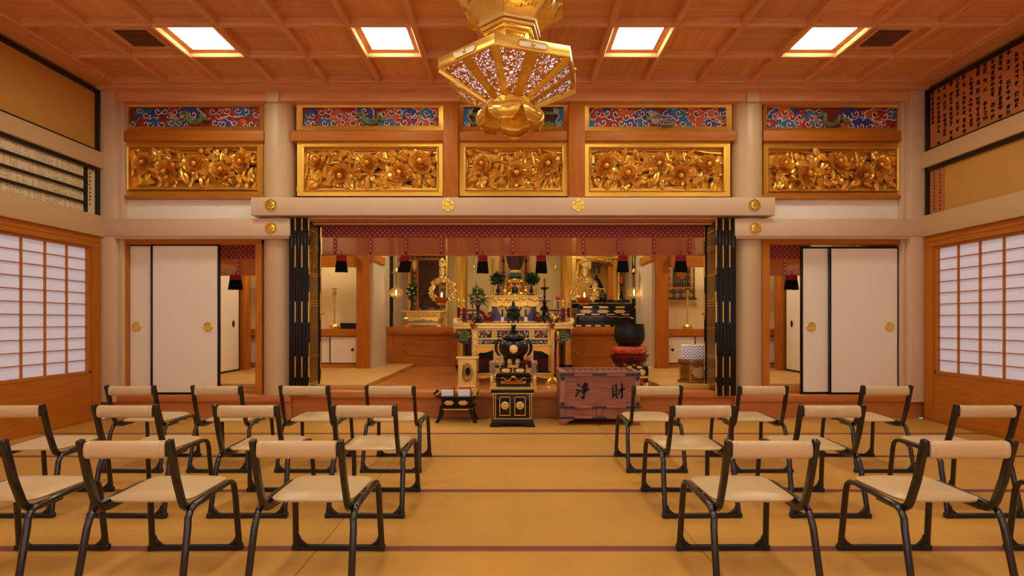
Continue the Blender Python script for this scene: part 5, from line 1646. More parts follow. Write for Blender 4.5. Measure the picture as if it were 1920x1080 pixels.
# ---- red and gold staff
Y = 7.3; p = PT(1044, 603+(EYE-FZ)*F/Y, Y); zz = p.z
t = base_t('ritual_staff', 'thin gold ritual staff with a red ribbon, right end of the gold altar table', 'staff', 1046, Y)
MB().lathe(p.prof([(4, 719.6), (4, 717), (1.2, 715), (1.1, 640), (1.1, 628)]), n=10).build('shaft', m_goldb, t)
MB().lathe(p.prof([(1.2, 641), (3.2, 639), (3.4, 634), (1.5, 632)]), n=10).build('amber_collar', m_amber, t)
MB().lathe(p.prof([(1.2, 632), (3, 629), (2.6, 624), (1, 620), (0, 619)]), n=10).build('finial', m_goldb, t)
MB().box(-p.w(3.2), -p.w(.9), -.004, .004, zz(701), zz(650)).build('red_ribbon', m_cush, t)
MB().box(p.w(1), p.w(2.5), -.004, .004, zz(701), zz(668)).build('red_ribbon', m_cush, t)

# ---- front altar table
Y = 7.40; p = PT(963, 603+(EYE-FZ)*F/Y, Y); zz = p.z; D = .62
t = base_t('front_altar_table', 'wide gold altar table with painted flower panels and carved painted brackets', 'altar table', 963, Y)
MB().box(p.x(851), p.x(1075), -.03, D, zz(617), zz(612)).box(p.x(852), p.x(1074), -.022, D, zz(612), zz(606)).build('top', m_goldp, t, bevel=.004)
for sg in (-1, 1):
    pts = [(sg*p.w(96), zz(606)), (sg*p.w(112), zz(606)), (sg*p.w(113.5), zz(601)), (sg*p.w(112), zz(597)), (sg*p.w(108), zz(595.5)), (sg*p.w(105), zz(598)), (sg*p.w(106.5), zz(600.5)), (sg*p.w(104), zz(603))]
    MB().prism(pts, -.03, D).build('scroll_end', m_goldp, t)
    # painted carved bracket
    x0, x1 = sg*p.w(81), sg*p.w(108)
    br = MB()
    br.mat(0).prism([(x0, zz(617.5)), (x1, zz(617.5)), (x1, zz(632)), (sg*p.w(104), zz(642)), (sg*p.w(92), zz(646)), (x0, zz(646))], .06, .10)
    rn = random.Random(5+sg)
    for k in range(16):
        a = sg*p.w(rn.uniform(83, 105)); z = zz(rn.uniform(620, 643))
        if abs(a) > p.w(101) and z < zz(636): continue
        br.mat(1+k % 2).tube([(a+(.006+.003*q)*math.cos(q*.8), .05, z+(.006+.003*q)*math.sin(q*.8)) for q in range(9)], .0065, 5)
    for k in range(4):
        z = zz(622+5.5*k)
        br.mat(3).tube([(sg*p.w(82+k*2), .05, z-.02), (sg*p.w(90), .035, z+.01), (sg*p.w(98+k), .04, z+.012), (sg*p.w(104), .05, z-.006)], [.012, .02, .018, .006], 7)
    br.build('carved_bracket', [m_c_core, m_white, m_c_ind, m_greencarve], t)
    MB().box(min(sg*p.w(70), sg*p.w(77)), max(sg*p.w(70), sg*p.w(77)), .02, .09, zz(703), zz(617)).build('leg', m_goldp, t, bevel=.003)
    MB().box(min(sg*p.w(70), sg*p.w(77)), max(sg*p.w(70), sg*p.w(77)), D-.1, D-.03, zz(703), zz(617)).build('leg', m_goldp, t, bevel=.003)
    MB().box(min(sg*p.w(66), sg*p.w(80)), max(sg*p.w(66), sg*p.w(80)), -.01, D-.02, 0, zz(711)).build('foot', m_goldp, t, bevel=.004)
for q0, q1 in ((617, 620), (634, 636.5), (646, 648.5)):
    MB().box(p.x(888), p.x(1038), .0, .10, zz(q1), zz(q0)).build('rail', m_goldp, t, bevel=.002)
MB().box(p.x(888), p.x(1038), .05, .09, zz(648), zz(617)).build('panel_ground', m_goldp, t)
rn = random.Random(9)
def flower_panel(a, b_, q0, q1, core):
    mb = MB().mat(0).box(p.x(a), p.x(b_), .030, .05, zz(q1), zz(q0))
    n = int((b_-a)*(q1-q0)/7)
    for k in range(n):
        x = p.x(rn.uniform(a+1.5, b_-1.5)); z = zz(rn.uniform(q0+1.5, q1-1.5))
        mb.mat(1 if k % 3 else 2).ell((x, .028, z), (p.w(rn.uniform(1, 2)), .008, p.w(rn.uniform(.7, 1.5))), 7, 5)
    mb.mat(3)
    c = p.x((a+b_)/2)
    for k in range(7 if core else 0):
        ang = k*.9; mb.ell((c+p.w(3.2)*math.cos(ang), .024, zz((q0+q1)/2)+p.w(2.6)*math.sin(ang)), (p.w(2.4), .012, p.w(2)), 7, 5)
    return mb.build('flower_panel', [m_blackf, m_white, m_greencarve, core or m_c_red], t)
m_rose = plain('painted_rose', '#8a4a42', .6, var=.2)
m_brn = plain('painted_ochre', '#93663c', .6, var=.2)
flower_panel(896.5, 921.5, 619.8, 633.5, m_brn); flower_panel(932, 957, 619.8, 633.5, m_rose); flower_panel(967, 992, 619.8, 633.5, m_leaf2); flower_panel(1002.5, 1027, 619.8, 633.5, m_c_red)
flower_panel(896.5, 938, 637.5, 645.5, m_brn); flower_panel(940, 986, 637.5, 645.5, None); flower_panel(988, 1027, 637.5, 645.5, m_brn)
for x in (924.5, 926.8, 929.2, 994.8, 997.2, 999.6, 890.5, 893.2, 1030, 1033, 960, 963.4):
    MB().tube([(p.x(x), .03, zz(633.8)), (p.x(x), .03, zz(619.6))], p.w(.8), 6).build('bead_moulding', m_goldb, t)
# cusped apron
ap = [(p.x(890), zz(648.5)), (p.x(1036), zz(648.5)), (p.x(1036), zz(668))]
for k in range(1, 15):
    u_ = k/15; x = 1036-u_*146
    e = abs(u_-.5)*2
    ap.append((p.x(x), zz(652+14*(e**1.6)+1.6*math.sin(k*2.1))))
ap.append((p.x(890), zz(668)))
MB().prism(ap, .04, .06).build('cusped_apron', m_goldc, t)
MB().box(p.x(890), p.x(1036), .03, .07, zz(704), zz(700)).build('lower_rail', m_goldp, t, bevel=.002)
lo = [(p.x(892), zz(704)), (p.x(1034), zz(704))]+[(p.x(1034-142*k/14), zz(707+2.2*math.sin(k*1.6)+4*abs(k/14-.5))) for k in range(15)]
MB().prism(lo, .035, .05).build('lower_apron', m_goldc, t)
# inner gold stand under the table
TT = FZ+zz(606)
Y = 7.75; p = PT(962.5, 603+(EYE-FZ)*F/Y, Y); zz = p.z
t = base_t('gold_reading_desk', 'small plain gold desk half hidden behind the bronze burner, under the altar table', 'desk', 962.5, 7.55)
p = PT(962.5, 603+(EYE-FZ)*F/7.55, 7.55); zz = p.z
MB().box(p.x(910), p.x(1015), -.01, .30, zz(655), zz(652)).build('top', m_goldp, t, bevel=.002)
for sg in (-1, 1):
    MB().box(min(sg*p.w(33), sg*p.w(37.5)), max(sg*p.w(33), sg*p.w(37.5)), .0, .30, 0, zz(655)).build('side_panel', m_goldp, t)
    MB().tube([(sg*p.w(33), .0, zz(668)), (sg*p.w(28), .0, zz(673)), (sg*p.w(25), .0, zz(670)), (sg*p.w(27), .0, zz(667))], .010, 7).build('scroll', m_goldb, t)
MB().box(p.x(927), p.x(998), .01, .02, zz(690), zz(655)).build('front_panel', m_goldp, t)

# ================================================================= ALTAR VESSELS
def foliage(mb, c, r, n, rn, size=(.05, .016), droop=0, up=1):
    """leaves on short stems filling an ellipsoid"""
    for k in range(n):
        a = rn.uniform(0, 2*math.pi); e = rn.uniform(-.9, 1)
        q = rn.uniform(.45, 1)
        d = Vector((math.cos(a)*math.sqrt(max(0, 1-e*e)), math.sin(a)*math.sqrt(max(0, 1-e*e)), e))
        tip = Vector(c)+Vector((d.x*r[0], d.y*r[1], d.z*r[2]))*q
        dr = (d+Vector((rn.uniform(-.5, .5), rn.uniform(-.5, .5), rn.uniform(-.3, .6)*up))).normalized()
        l, w = size[0]*rn.uniform(.7, 1.2), size[1]*rn.uniform(.8, 1.2)
        sd = dr.cross(Vector((rn.uniform(-1, 1), rn.uniform(-1, 1), rn.uniform(-1, 1)))).normalized()
        b0 = tip-dr*l*.5
        nn = dr.cross(sd)*.15*l
        mb.add([b0, b0+dr*l*.35+sd*w+nn, b0+dr*l*.75+sd*w*.7+nn, b0+dr*l, b0+dr*l*.75-sd*w*.7+nn, b0+dr*l*.35-sd*w+nn], [(0, 1, 2, 3), (0, 3, 4, 5)])
    return mb
def burner(name, label, px, py, Y, z, wpx, hpx, mat, group=None):
    t = thing(name, label, 'incense burner', (X(px, Y), Y, z), 0, group)
    s = Y/F; w, h = wpx*s/2, hpx*s
    MB().lathe([(0, h*.14), (w*.6, h*.15), (w*.95, h*.28), (w, h*.42), (w*.8, h*.55), (w*.7, h*.58), (w*.86, h*.60), (w*.86, h*.635), (w*.6, h*.65)], n=22).build('bowl', mat, t, smooth=50)
    MB().lathe([(w*.72, h*.64), (w*.6, h*.74), (w*.35, h*.80), (w*.15, h*.83), (0, h*.83)], n=18).build('lid', mat, t, smooth=50)
    MB().ell((0, 0, h*.88), (w*.24, w*.3, h*.07), 8, 6).ell((0, -w*.15, h*.95), (w*.16, w*.18, h*.06), 8, 6).build('finial', mat, t)
    for k in range(3):
        a = R(-90+120*k)
        MB().tube([(w*.62*math.cos(a), w*.62*math.sin(a), h*.22), (w*.8*math.cos(a), w*.8*math.sin(a), h*.10), (w*.72*math.cos(a), w*.72*math.sin(a), 0)], [w*.16, w*.13, w*.12], 7).build('leg', mat, t)
    for sg in (-1, 1):
        MB().tube([(sg*w*.8, 0, h*.52), (sg*w*1.05, 0, h*.66), (sg*w*1.1, 0, h*.74), (sg*w*.95, 0, h*.76)], [w*.10, w*.09, w*.08, w*.06], 6).build('handle', mat, t)
    return t
def candlestick(label, px, Y, z, hpx, wpx, mat, candle_px, cat='candlestick'):
    t = thing('candlestick', label, cat, (X(px, Y), Y, z))
    s = Y/F; h, w = hpx*s, wpx*s/2
    MB().lathe([(0, h*.08), (w*.55, h*.08), (w*.85, h*.14), (w*.80, h*.20), (w*.45, h*.27), (w*.25, h*.32), (w*.55, h*.36), (w*.6, h*.42), (w*.35, h*.47), (w*.18, h*.52), (w*.36, h*.57), (w*.15, h*.61), (w*.14, h*.72), (w*.26, h*.76), (w*.12, h*.80), (w*.14, h*.92), (w*.5, h*.95), (w*.72, h), (w*.62, h), (w*.3, h*.965), (0, h*.965)], n=20).build('shaft', mat, t, smooth=45)
    for k in range(3):
        a = R(-90+120*k)
        MB().tube([(w*.55*math.cos(a), w*.55*math.sin(a), h*.14), (w*.95*math.cos(a), w*.95*math.sin(a), h*.09), (w*.9*math.cos(a), w*.9*math.sin(a), 0)], [w*.2, w*.16, w*.13], 7).build('leg', mat, t)
    MB().lathe([(w*.5, h*.612), (w*.98, h*.62), (w*.98, h*.632), (w*.4, h*.64)], n=18).build('drip_ring', mat, t)
    cd = MB().lathe([(s*1.5, h*.97), (s*2.1, h*.97+candle_px*s), (0, h*.97+candle_px*s)], n=12).build('candle', m_candle, t)
    MB().tube([(0, 0, h*.97+candle_px*s), (.002, 0, h*.97+candle_px*s+.012)], .002, 5).build('wick', m_ink, cd)
    return t
m_candle = plain('red_candle', '#c63a26', .4, var=.04)
m_yellow = plain('yellow_flower', '#d6b52c', .6, var=.1)
m_lilac = plain('lilac_flower', '#b9a0bc', .6, var=.1)
m_redfl = plain('red_flower', '#b5402a', .6, var=.1)
m_apple = plain('red_apple', '#b5331f', .3, var=.15, scale=12)
m_orange = plain('orange_fruit', '#df7a1e', .45, var=.08, bump=.1)
m_lotgreen = plain('green_lotus', '#2f4a34', .4, var=.2)
m_robe = plain('dark_gilt_robe', '#4a2a18', .4, .3, var=.25, scale=40)
m_orcloth = plain('orange_banner_silk', '#d27a50', .7, var=.1)

# on the front table
rn = random.Random(21)
Yv = 7.50
t = thing('flower_vase', 'black vase with yellow, lilac and white flowers and ferns on the gold altar table', 'vase', (X(896, Yv), Yv, TT))
s = Yv/F
MB().lathe([(0, 0), (9*s, 0), (9.5*s, 2*s), (5*s, 5*s), (6.5*s, 8*s), (3.5*s, 12*s), (3.2*s, 28*s), (4.2*s, 33*s), (5.6*s, 36*s), (4.8*s, 36*s), (0, 33*s)], n=20).build('vase', m_bronze, t, smooth=45)
for sg in (-1, 1): MB().tube([(sg*3*s, 0, 12*s), (sg*6*s, 0, 11*s), (sg*7*s, 0, 7*s), (sg*10*s, 0, 4*s)], [.010, .014, .012, .008], 6).build('handle', m_bronze, t)
fo = foliage(MB(), (0, 0, 50*s), (17*s, 11*s, 17*s), 130, rn, (.075, .014))
for k in range(10):
    a = rn.uniform(0, 2*math.pi)
    d = Vector((math.cos(a), .6*math.sin(a), rn.uniform(-.3, .6)))
    if k == 0: d = Vector((-.15, 0, 1.5))
    if k == 1: d = Vector((.9, -.1, -.6))
    base_p = Vector((0, 0, 44*s))
    for q in range(9):
        c = base_p+d*(q/8)*20*s
        for sg in (-1, 1):
            sd = Vector((-d.z, 0, d.x)).normalized()*sg
            fo.add([c, c+sd*.030*(1-q/10)+d*.012, c+sd*.034*(1-q/10)+d*.02, c+d*.014], [(0, 1, 2, 3)])
fo.build('foliage', m_leaf2, t)
for x, z, r, m in ((-7, 49, 4, m_yellow), (6, 50, 4.4, m_yellow), (9, 47, 3, m_yellow), (-3, 45, 3.6, m_lilac), (3, 44, 4, m_lilac), (-6, 43, 2.4, m_lilac), (0, 57, 3, m_white), (0, 63, 2, m_white), (-1, 40, 2.6, m_redfl), (1, 34, 2.4, m_redfl)):
    mb = MB()
    for k in range(12):
        a = k*.83; rr = r*s*.75*math.sqrt(k/12)
        mb.ell((rr*math.cos(a), 0, rr*math.sin(a)*.7), (r*s*.3, r*s*.3, r*s*.24), 6, 4)
    o = mb.build('flower_head', m, t); o.location = (x*s, -9.5*s, z*s)
burner('black_incense_burner', 'black incense burner in the middle of the gold altar table', 962.5, 606, 7.5, TT, 27, 41, m_iron)
candlestick('tall bronze candlestick with red candle on the right of the gold altar table', 1021, 7.5, TT, 67, 26, m_bronze, 18)
Y = 7.58; t = thing('gilt_lion', 'small gilt lion figure behind the bronze candlestick on the altar table', 'figurine', (X(1039, Y), Y, TT)); s = Y/F
MB().ell((0, 0, 9*s), (6*s, 4*s, 5*s), 12, 8).ell((-3*s, -1.5*s, 14*s), (4*s, 3.6*s, 4*s), 10, 8).ell((-5*s, -3*s, 13*s), (2*s, 2*s, 1.8*s), 8, 6).build('body', m_goldb, t)
for sg, y in ((-4, -2), (4, -2), (-4, 2), (4, 2)): MB().tube([(sg*s, y*s, 7*s), (sg*1.1*s, y*s, 3*s), (sg*1.1*s-.004, y*s-.004, 0)], [.012, .010, .012], 7).build('leg', m_bronze, t)
MB().tube([(5*s, 0, 11*s), (8*s, 0, 14*s), (7*s, 0, 18*s)], [.012, .018, .005], 7).build('tail', m_goldb, t)

# ---- upper dais: red railing, inner gold table, statue
DT = 1.125
Y = 8.45
for sg, lb in ((-1, 'dark red lacquer railing with gilt finials, left on the altar dais'), (1, 'dark red lacquer railing with gilt finials, right on the altar dais')):
    xc = 963+sg*78
    t = thing('altar_railing', lb, 'railing', (X(xc, Y), Y, DT), 0, 'altar railings'); s = Y/F
    def xx(d): return sg*d*s
    for d, dy in ((25, 0), (19, .35)):
        po = MB().lathe([(2.6*s, 0), (2.6*s, 26*s), (3*s, 27*s), (0, 28*s)], (xx(d), dy, 0), 14).build('post', m_red, t)
        MB().lathe([(2.2*s, 27*s), (2.6*s, 31*s), (1.5*s, 34*s), (2.8*s, 37*s), (2.4*s, 41*s), (.8*s, 43*s), (.9*s, 45*s), (0, 47*s)], (xx(d), dy, 0), 12).build('finial', m_goldb, po)
    for z0, z1 in ((3, 6), (13, 15.5), (20, 23)):
        MB().box(min(xx(-16), xx(24)), max(xx(-16), xx(24)), -.012, .012, z0*s, z1*s).build('rail', m_red, t)
    for d in (-2, 10, -14): MB().box(min(xx(d), xx(d+2)), max(xx(d), xx(d+2)), -.01, .01, 0, 23*s).build('baluster', m_red, t)
    for d in (2, 14): MB().box(min(xx(d-4), xx(d+5)), max(xx(d-4), xx(d+5)), -.006, .006, 6*s, 13*s).build('dark_panel', m_blackf, t)
    MB().tube([(xx(-14), 0, 21*s), (xx(-20), 0, 17*s), (xx(-24), 0, 10*s), (xx(-30), 0, 6*s), (xx(-36), 0, 8*s), (xx(-38), 0, 14*s), (xx(-34), 0, 18*s), (xx(-30), 0, 15*s), (xx(-32), 0, 12*s)], [.022, .026, .03, .034, .03, .024, .02, .016, .01], 8).build('curled_end', m_red, t)
    MB().box(min(xx(-38), xx(-16)), max(xx(-38), xx(-16)), -.018, .018, 0, 6*s).build('foot_rail', m_red, t)
Y = 8.75; p = PT(964, 603, Y); s = Y/F
zt_ = Z(556.5, Y)
t = thing('inner_altar_table', 'gold inner altar table with carved beam and indigo cusped opening, holding two vases', 'altar table', (X(964, Y), Y, DT))
def zz(q): return Z(q, Y)-DT
MB().box(p.x(906), p.x(1018), -.02, .42, zz(557.5), zz(553.5)).build('top', m_goldp, t, bevel=.003)
MB().box(p.x(919), p.x(1010), .02, .30, zz(570), zz(557.5)).build('beam', m_goldb, t)
cv = MB(); rn = random.Random(2)
for k in range(46):
    cv.ell((p.x(921+87*k/45), .015, zz(rn.uniform(560, 567))), (p.w(rn.uniform(1.2, 2.2)), .012, p.w(rn.uniform(1, 2))), 7, 5)
cv.build('carving', m_goldc, t)
pts = [(p.x(919), zz(569)), (p.x(1010), zz(569))]+[(p.x(1010-91*k/16), zz(572+3*abs(math.sin(k*math.pi/4))+ (4 if k in (0, 16) else 0))) for k in range(17)]
MB().prism(pts, .01, .03).build('cusped_apron', m_goldb, t)
for sg in (-1, 1):
    q = sorted((sg*p.w(42), sg*p.w(48)))
    MB().box(q[0], q[1], .0, .06, 0, zz(570)).build('leg', m_goldp, t, bevel=.003)
    MB().box(q[0], q[1], .30, .36, 0, zz(570)).build('leg', m_goldp, t, bevel=.003)
    pts = [(sg*p.w(41), 0), (sg*p.w(41), zz(571)), (sg*p.w(33), zz(573)), (sg*p.w(32), zz(580)), (sg*p.w(28), zz(588)), (sg*p.w(24), zz(592)), (sg*p.w(17), zz(595)), (sg*p.w(12), zz(592)), (sg*p.w(8), zz(596)), (0, zz(596)), (0, 0)]
    MB().prism(pts, .05, .07).build('indigo_cusp', m_purple, t)
    MB().box(sg*p.w(22)-p.w(1.2), sg*p.w(22)+p.w(1.2), .02, .04, .01, zz(580)).build('tablet', m_ink, t)
    MB().box(sg*p.w(22)-p.w(3), sg*p.w(22)+p.w(3), .01, .05, .01, zz(594)).build('tablet_stand', m_white, t)
MB().box(p.x(923), p.x(1005), .30, .31, 0, zz(570)).build('gold_ground', m_goldp, t)
MB().box(p.x(925), p.x(1003), -.02, .04, -.0, .012).build('sill', m_goldb, t)
rn = random.Random(77)
for px, lb, dx in ((934, 'small black vase of dark green leaves, left on the inner altar table', -2), (996.5, 'small black vase of dark green leaves, right on the inner altar table', 1)):
    v = thing('leaf_vase', lb, 'vase', (X(px, Y+.1), Y+.1, zt_+.027), 0, 'leaf vases on the inner altar table')
    MB().box(-6*s, 6*s, -6*s, 6*s, 0, 2.4*s).build('stand', m_black, v)
    MB().lathe([(3*s, 2.4*s), (2.2*s, 4*s), (4.6*s, 8*s), (4.4*s, 11*s), (2*s, 14*s), (1.8*s, 16*s), (3.4*s, 18*s), (2.8*s, 18*s), (0, 16*s)], n=18).build('vase', m_bronze, v, smooth=45)
    foliage(MB(), (dx*s*.5, 0, 31*s), (14*s, 9*s, 13*s), 120, rn, (.075, .024)).build('foliage', m_leaf, v)
    MB().tube([(0, 0, 16*s), (-.01, 0, 24*s), (dx*s, 0, 34*s)], .006, 5).build('stem', m_leaf, v)
burner('small_incense_burner', 'small black incense burner with tall finial, middle of the inner altar table', 965.5, 554, Y+.05, zt_+.027, 13, 22, m_bronze)
for px, lb in ((947, 'small gilt bell-shaped vessel left of the statue pedestal'), (986, 'small gilt bell-shaped vessel right of the statue pedestal')):
    v = thing('gilt_vessel', lb, 'vessel', (X(px, Y+.12), Y+.12, zt_+.027), 0, 'gilt vessels on the inner altar table')
    MB().lathe([(0, 0), (4.6*s, 0), (4.4*s, 5*s), (3.4*s, 11*s), (1.5*s, 13*s)], n=16).build('body', m_goldb, v)
    MB().ell((0, 0, 16*s), (2.6*s, 2.6*s, 2.6*s), 12, 8).build('knob', m_goldp, v)
# statue on pedestal
Y = 9.45; s = Y/F
t = thing('standing_statue', 'dark gilt standing statue on green lotus and tiered amber pedestal, altar centre', 'statue', (X(966, Y), Y, 1.12))
def zz(q): return Z(q, Y)-1.12
pd = MB()
for a, b_, w in ((560, 553, 20), (553, 549, 17), (549, 541, 12), (541, 538, 16), (538, 531, 13), (531, 527, 17), (527, 523, 9)):
    pd.lathe([(w*s, zz(a)), (w*1.04*s, zz((a+b_)/2)), (w*.96*s, zz(b_)), (0, zz(b_))], n=16)
pd.box(-20*s, 20*s, -18*s, 18*s, 0, zz(559))
pd.build('pedestal', m_goldb, t)
am = MB()
for k in range(10):
    a = 2*math.pi*k/10
    for z, w in ((545, 13), (534, 14)): am.ell((w*s*math.cos(a), w*s*math.sin(a), zz(z)), (2.4*s, 2.4*s, 2.8*s), 7, 5)
am.build('amber_boss', m_amber, t)
MB().box(-5*s, 5*s, -18*s, -15*s, zz(549), zz(536)).build('offering_plate', m_white, t)
lt = MB()
for ring, (n, r0, z0) in enumerate(((10, 10, 519), (9, 8, 515))):
    for k in range(n):
        a = 2*math.pi*(k+.5*ring)/n
        lt.ell((r0*s*math.cos(a), r0*s*math.sin(a), zz(z0)), (3.6*s, 3.6*s, 4*s), 8, 6)
lt.build('lotus', m_lotgreen, t)
MB().lathe([(9*s, zz(512)), (10*s, zz(509)), (9.5*s, zz(507)), (0, zz(507))], n=20).build('lotus_seat', m_goldp, t)
rb = []
for i in range(15):
    u = i/14; row = []
    w = (8.5+6*u-9*max(0, u-.75)*2)*s; 
    for j in range(24):
        a = 2*math.pi*j/24
        fold = 1+.10*math.sin(7*a+u*2)*(1-u*.6)
        row.append((w*fold*math.cos(a), w*.62*fold*math.sin(a), zz(507)+u*58*s))
    rb.append(row+[row[0]])
MB().grid(rb).build('robe', m_robe, t, smooth=60)
sl = MB()
for sg in (-1, 1):
    sl.tube([(sg*10*s, -2*s, zz(458)), (sg*14*s, -3*s, zz(475)), (sg*13*s, -3*s, zz(490)), (sg*10.5*s, -2*s, zz(504))], [4*s, 4.5*s, 3*s, 1*s], 8, sq=.6)
    sl.tube([(sg*10*s, -2*s, zz(456)), (sg*9*s, -7*s, zz(466)), (sg*4*s, -9*s, zz(460))], [3.6*s, 3*s, 2*s], 8)
sl.build('sleeve', m_robe, t)
MB().ell((0, -1*s, zz(440)), (5.5*s, 5.5*s, 7*s), 14, 10).ell((0, 0, zz(432)), (3*s, 3*s, 3*s), 8, 6).tube([(0, 0, zz(452)), (0, 0, zz(445))], 2.6*s, 8).build('head', m_robe, t)
MB().lathe([(16*s, 5*s), (14*s, 6*s), (0, 5.5*s)], (0, 0, zz(440)), 26, axis='y').build('halo', m_goldb, t)
# shrine around the statue
Y = 10.0; p = PT(965, 603, Y); s = Y/F
t = thing('statue_shrine', 'gold shrine frame with pale back and orange silk banners around the statue', 'shrine', (X(965, Y), Y, 1.126))
def zz(q): return Z(q, Y)-1.126
for sg in (-1, 1):
    MB().lathe([(2.8*s, 0), (2.5*s, zz(440)), (2.5*s, 1.65)], (sg*41*s, -.26, 0), 14).build('column', m_goldb, t)
    MB().box(min(sg*33*s, sg*37*s), max(sg*33*s, sg*37*s), -.04, .06, 0, 1.65).build('inner_post', m_goldp, t)
    bn = MB().box(sg*22*s-4.2*s, sg*22*s+4.2*s, -.10, -.094, zz(556), zz(420)).build('banner', m_orcloth, t)
    MB().ell((sg*21*s, -.11, zz(490)), (2.8*s, .02, 4*s), 8, 6).tube([(sg*21*s, -.11, zz(420)), (sg*21*s, -.11, zz(552))], .006, 5).ell((sg*21*s, -.11, zz(512)), (4*s, .015, 1*s), 8, 5).build('banner_tassel', m_blackf, bn)
MB().box(-36*s, 36*s, .20, .24, 0, 1.65).build('back_panel', m_goldp, t)
MB().box(-46*s, 46*s, -.30, .24, 1.65, 1.75).build('roof_beam', m_goldb, t)
MB().box(-46*s, 46*s, -.31, .24, 0, .03).build('plinth', m_golds, t)
# gold pillars either side
for px, lb in ((866.5, 'tall round gold pillar left of the statue'), (1061.5, 'tall round gold pillar right of the statue')):
    Y = 9.75
    t = thing('gold_pillar', lb, 'pillar', (X(px, Y), Y, FZ), 0, 'gold pillars'); s = Y/F
    MB().lathe([(10.4*s, .06), (10.2*s, NC-FZ)], n=28).build('shaft', m_gold, t)
    MB().lathe([(12.5*s, 0), (12.5*s, .04), (11*s, .07), (0, .07)], n=28).build('base', m_bronze, t)
# hanging gilt ornaments
rn = random.Random(31)
for px, bx, lb in ((886, 889, 'hanging gilt ornament of strings and a small bell, left of the statue'), (1038, 1042, 'hanging gilt ornament of strings and a small bell, right of the statue')):
    Y = 9.3; s = Y/F
    t = thing('hanging_ornament', lb, 'ornament', (X(px, Y), Y, Z(496, Y)), 0, 'hanging gilt ornaments')
    tp = NC-Z(496, Y)
    MB().tube([(0, 0, 40*s), (0, 0, tp)], .006, 6).build('chain', m_goldb, t)
    MB().lathe([(13*s, 28*s), (14*s, 30*s), (5*s, 38*s), (0, 41*s)], n=12).build('canopy', m_goldb, t)
    sm = MB()
    for k in range(11):
        a = 2*math.pi*k/11; r = (5+8*(k % 2))*s
        x, y = r*math.cos(a), r*math.sin(a)
        l = rn.uniform(8, 27)
        for q in range(int(l/3)): sm.ell((x, y, 28*s-q*3*s), (1.3*s, 1.3*s, 1.4*s), 6, 4)
    sm.build('bead_string', m_goldp, t)
    o = MB().tube([((bx-px)*s, 0, 20*s), ((bx-px)*s, 0, -2*s)], .004, 5).lathe([(3.8*s, -8*s), (3*s, -6*s), (2*s, -2*s), (0, -1*s)], ((bx-px)*s, 0, 0), 12).ell(((bx-px)*s, 0, -9*s), (1.3*s, 1.3*s, 1.6*s), 6, 5)
    o.build('bell', m_goldb, t)
# tiered fruit stands
for px, lb, l2 in ((885.5, 'left', 0), (1046.5, 'right', 1)):
    Y = 8.98; s = Y/F
    t = thing('tiered_stand', 'white three-tier offering stand beside the %s gold pillar' % lb, 'stand', (X(px, Y), Y, DT), 0, 'tiered offering stands')
    for k, z in enumerate((8, 24, 40)): MB().box(-8*s, 8*s, -7*s, 7*s, (z-1.2)*s, (z+.6)*s).build('tray', m_cream, t)
    for x in (-7.4, 7.4):
        for y in (-6, 6): MB().tube([(x*s, y*s, 0), (x*s, y*s, 40*s)], .55*s, 6).build('leg', m_white, t)
    MB().box(-1*s, 1*s, 5*s, 6*s, 0, 40*s).build('back_post', m_blackf, t)
    b_ = thing('apple', 'red apple on the top tier of the %s offering stand' % lb, 'fruit', (X(px, Y), Y, DT+40.6*s), 0, 'apples on the offering stands')
    MB().lathe([(0, .2*s), (3*s, .0), (4.6*s, 3*s), (4.4*s, 6*s), (2.4*s, 7.6*s), (.6*s, 6.8*s), (0, 6.6*s)], n=16).build('flesh', m_apple, b_, smooth=60)
    MB().tube([(0, 0, 6.6*s), (.004, 0, 8.6*s)], .003, 5).build('stem', m_dark, b_)
    b_ = thing('orange', 'orange on the lowest tier of the %s offering stand' % lb, 'fruit', (X(px, Y), Y, DT+8.6*s), 0, 'oranges on the offering stands')
    MB().lathe([(0, .1*s), (2.6*s, .0), (4.8*s, 2.6*s), (4.6*s, 5.4*s), (2.2*s, 7.2*s), (0, 7.3*s)], n=16).build('peel', m_orange, b_, smooth=60)
    MB().ell((0, 0, 7.4*s), (.8*s, .8*s, .4*s), 6, 4).build('stem', m_leaf, b_)

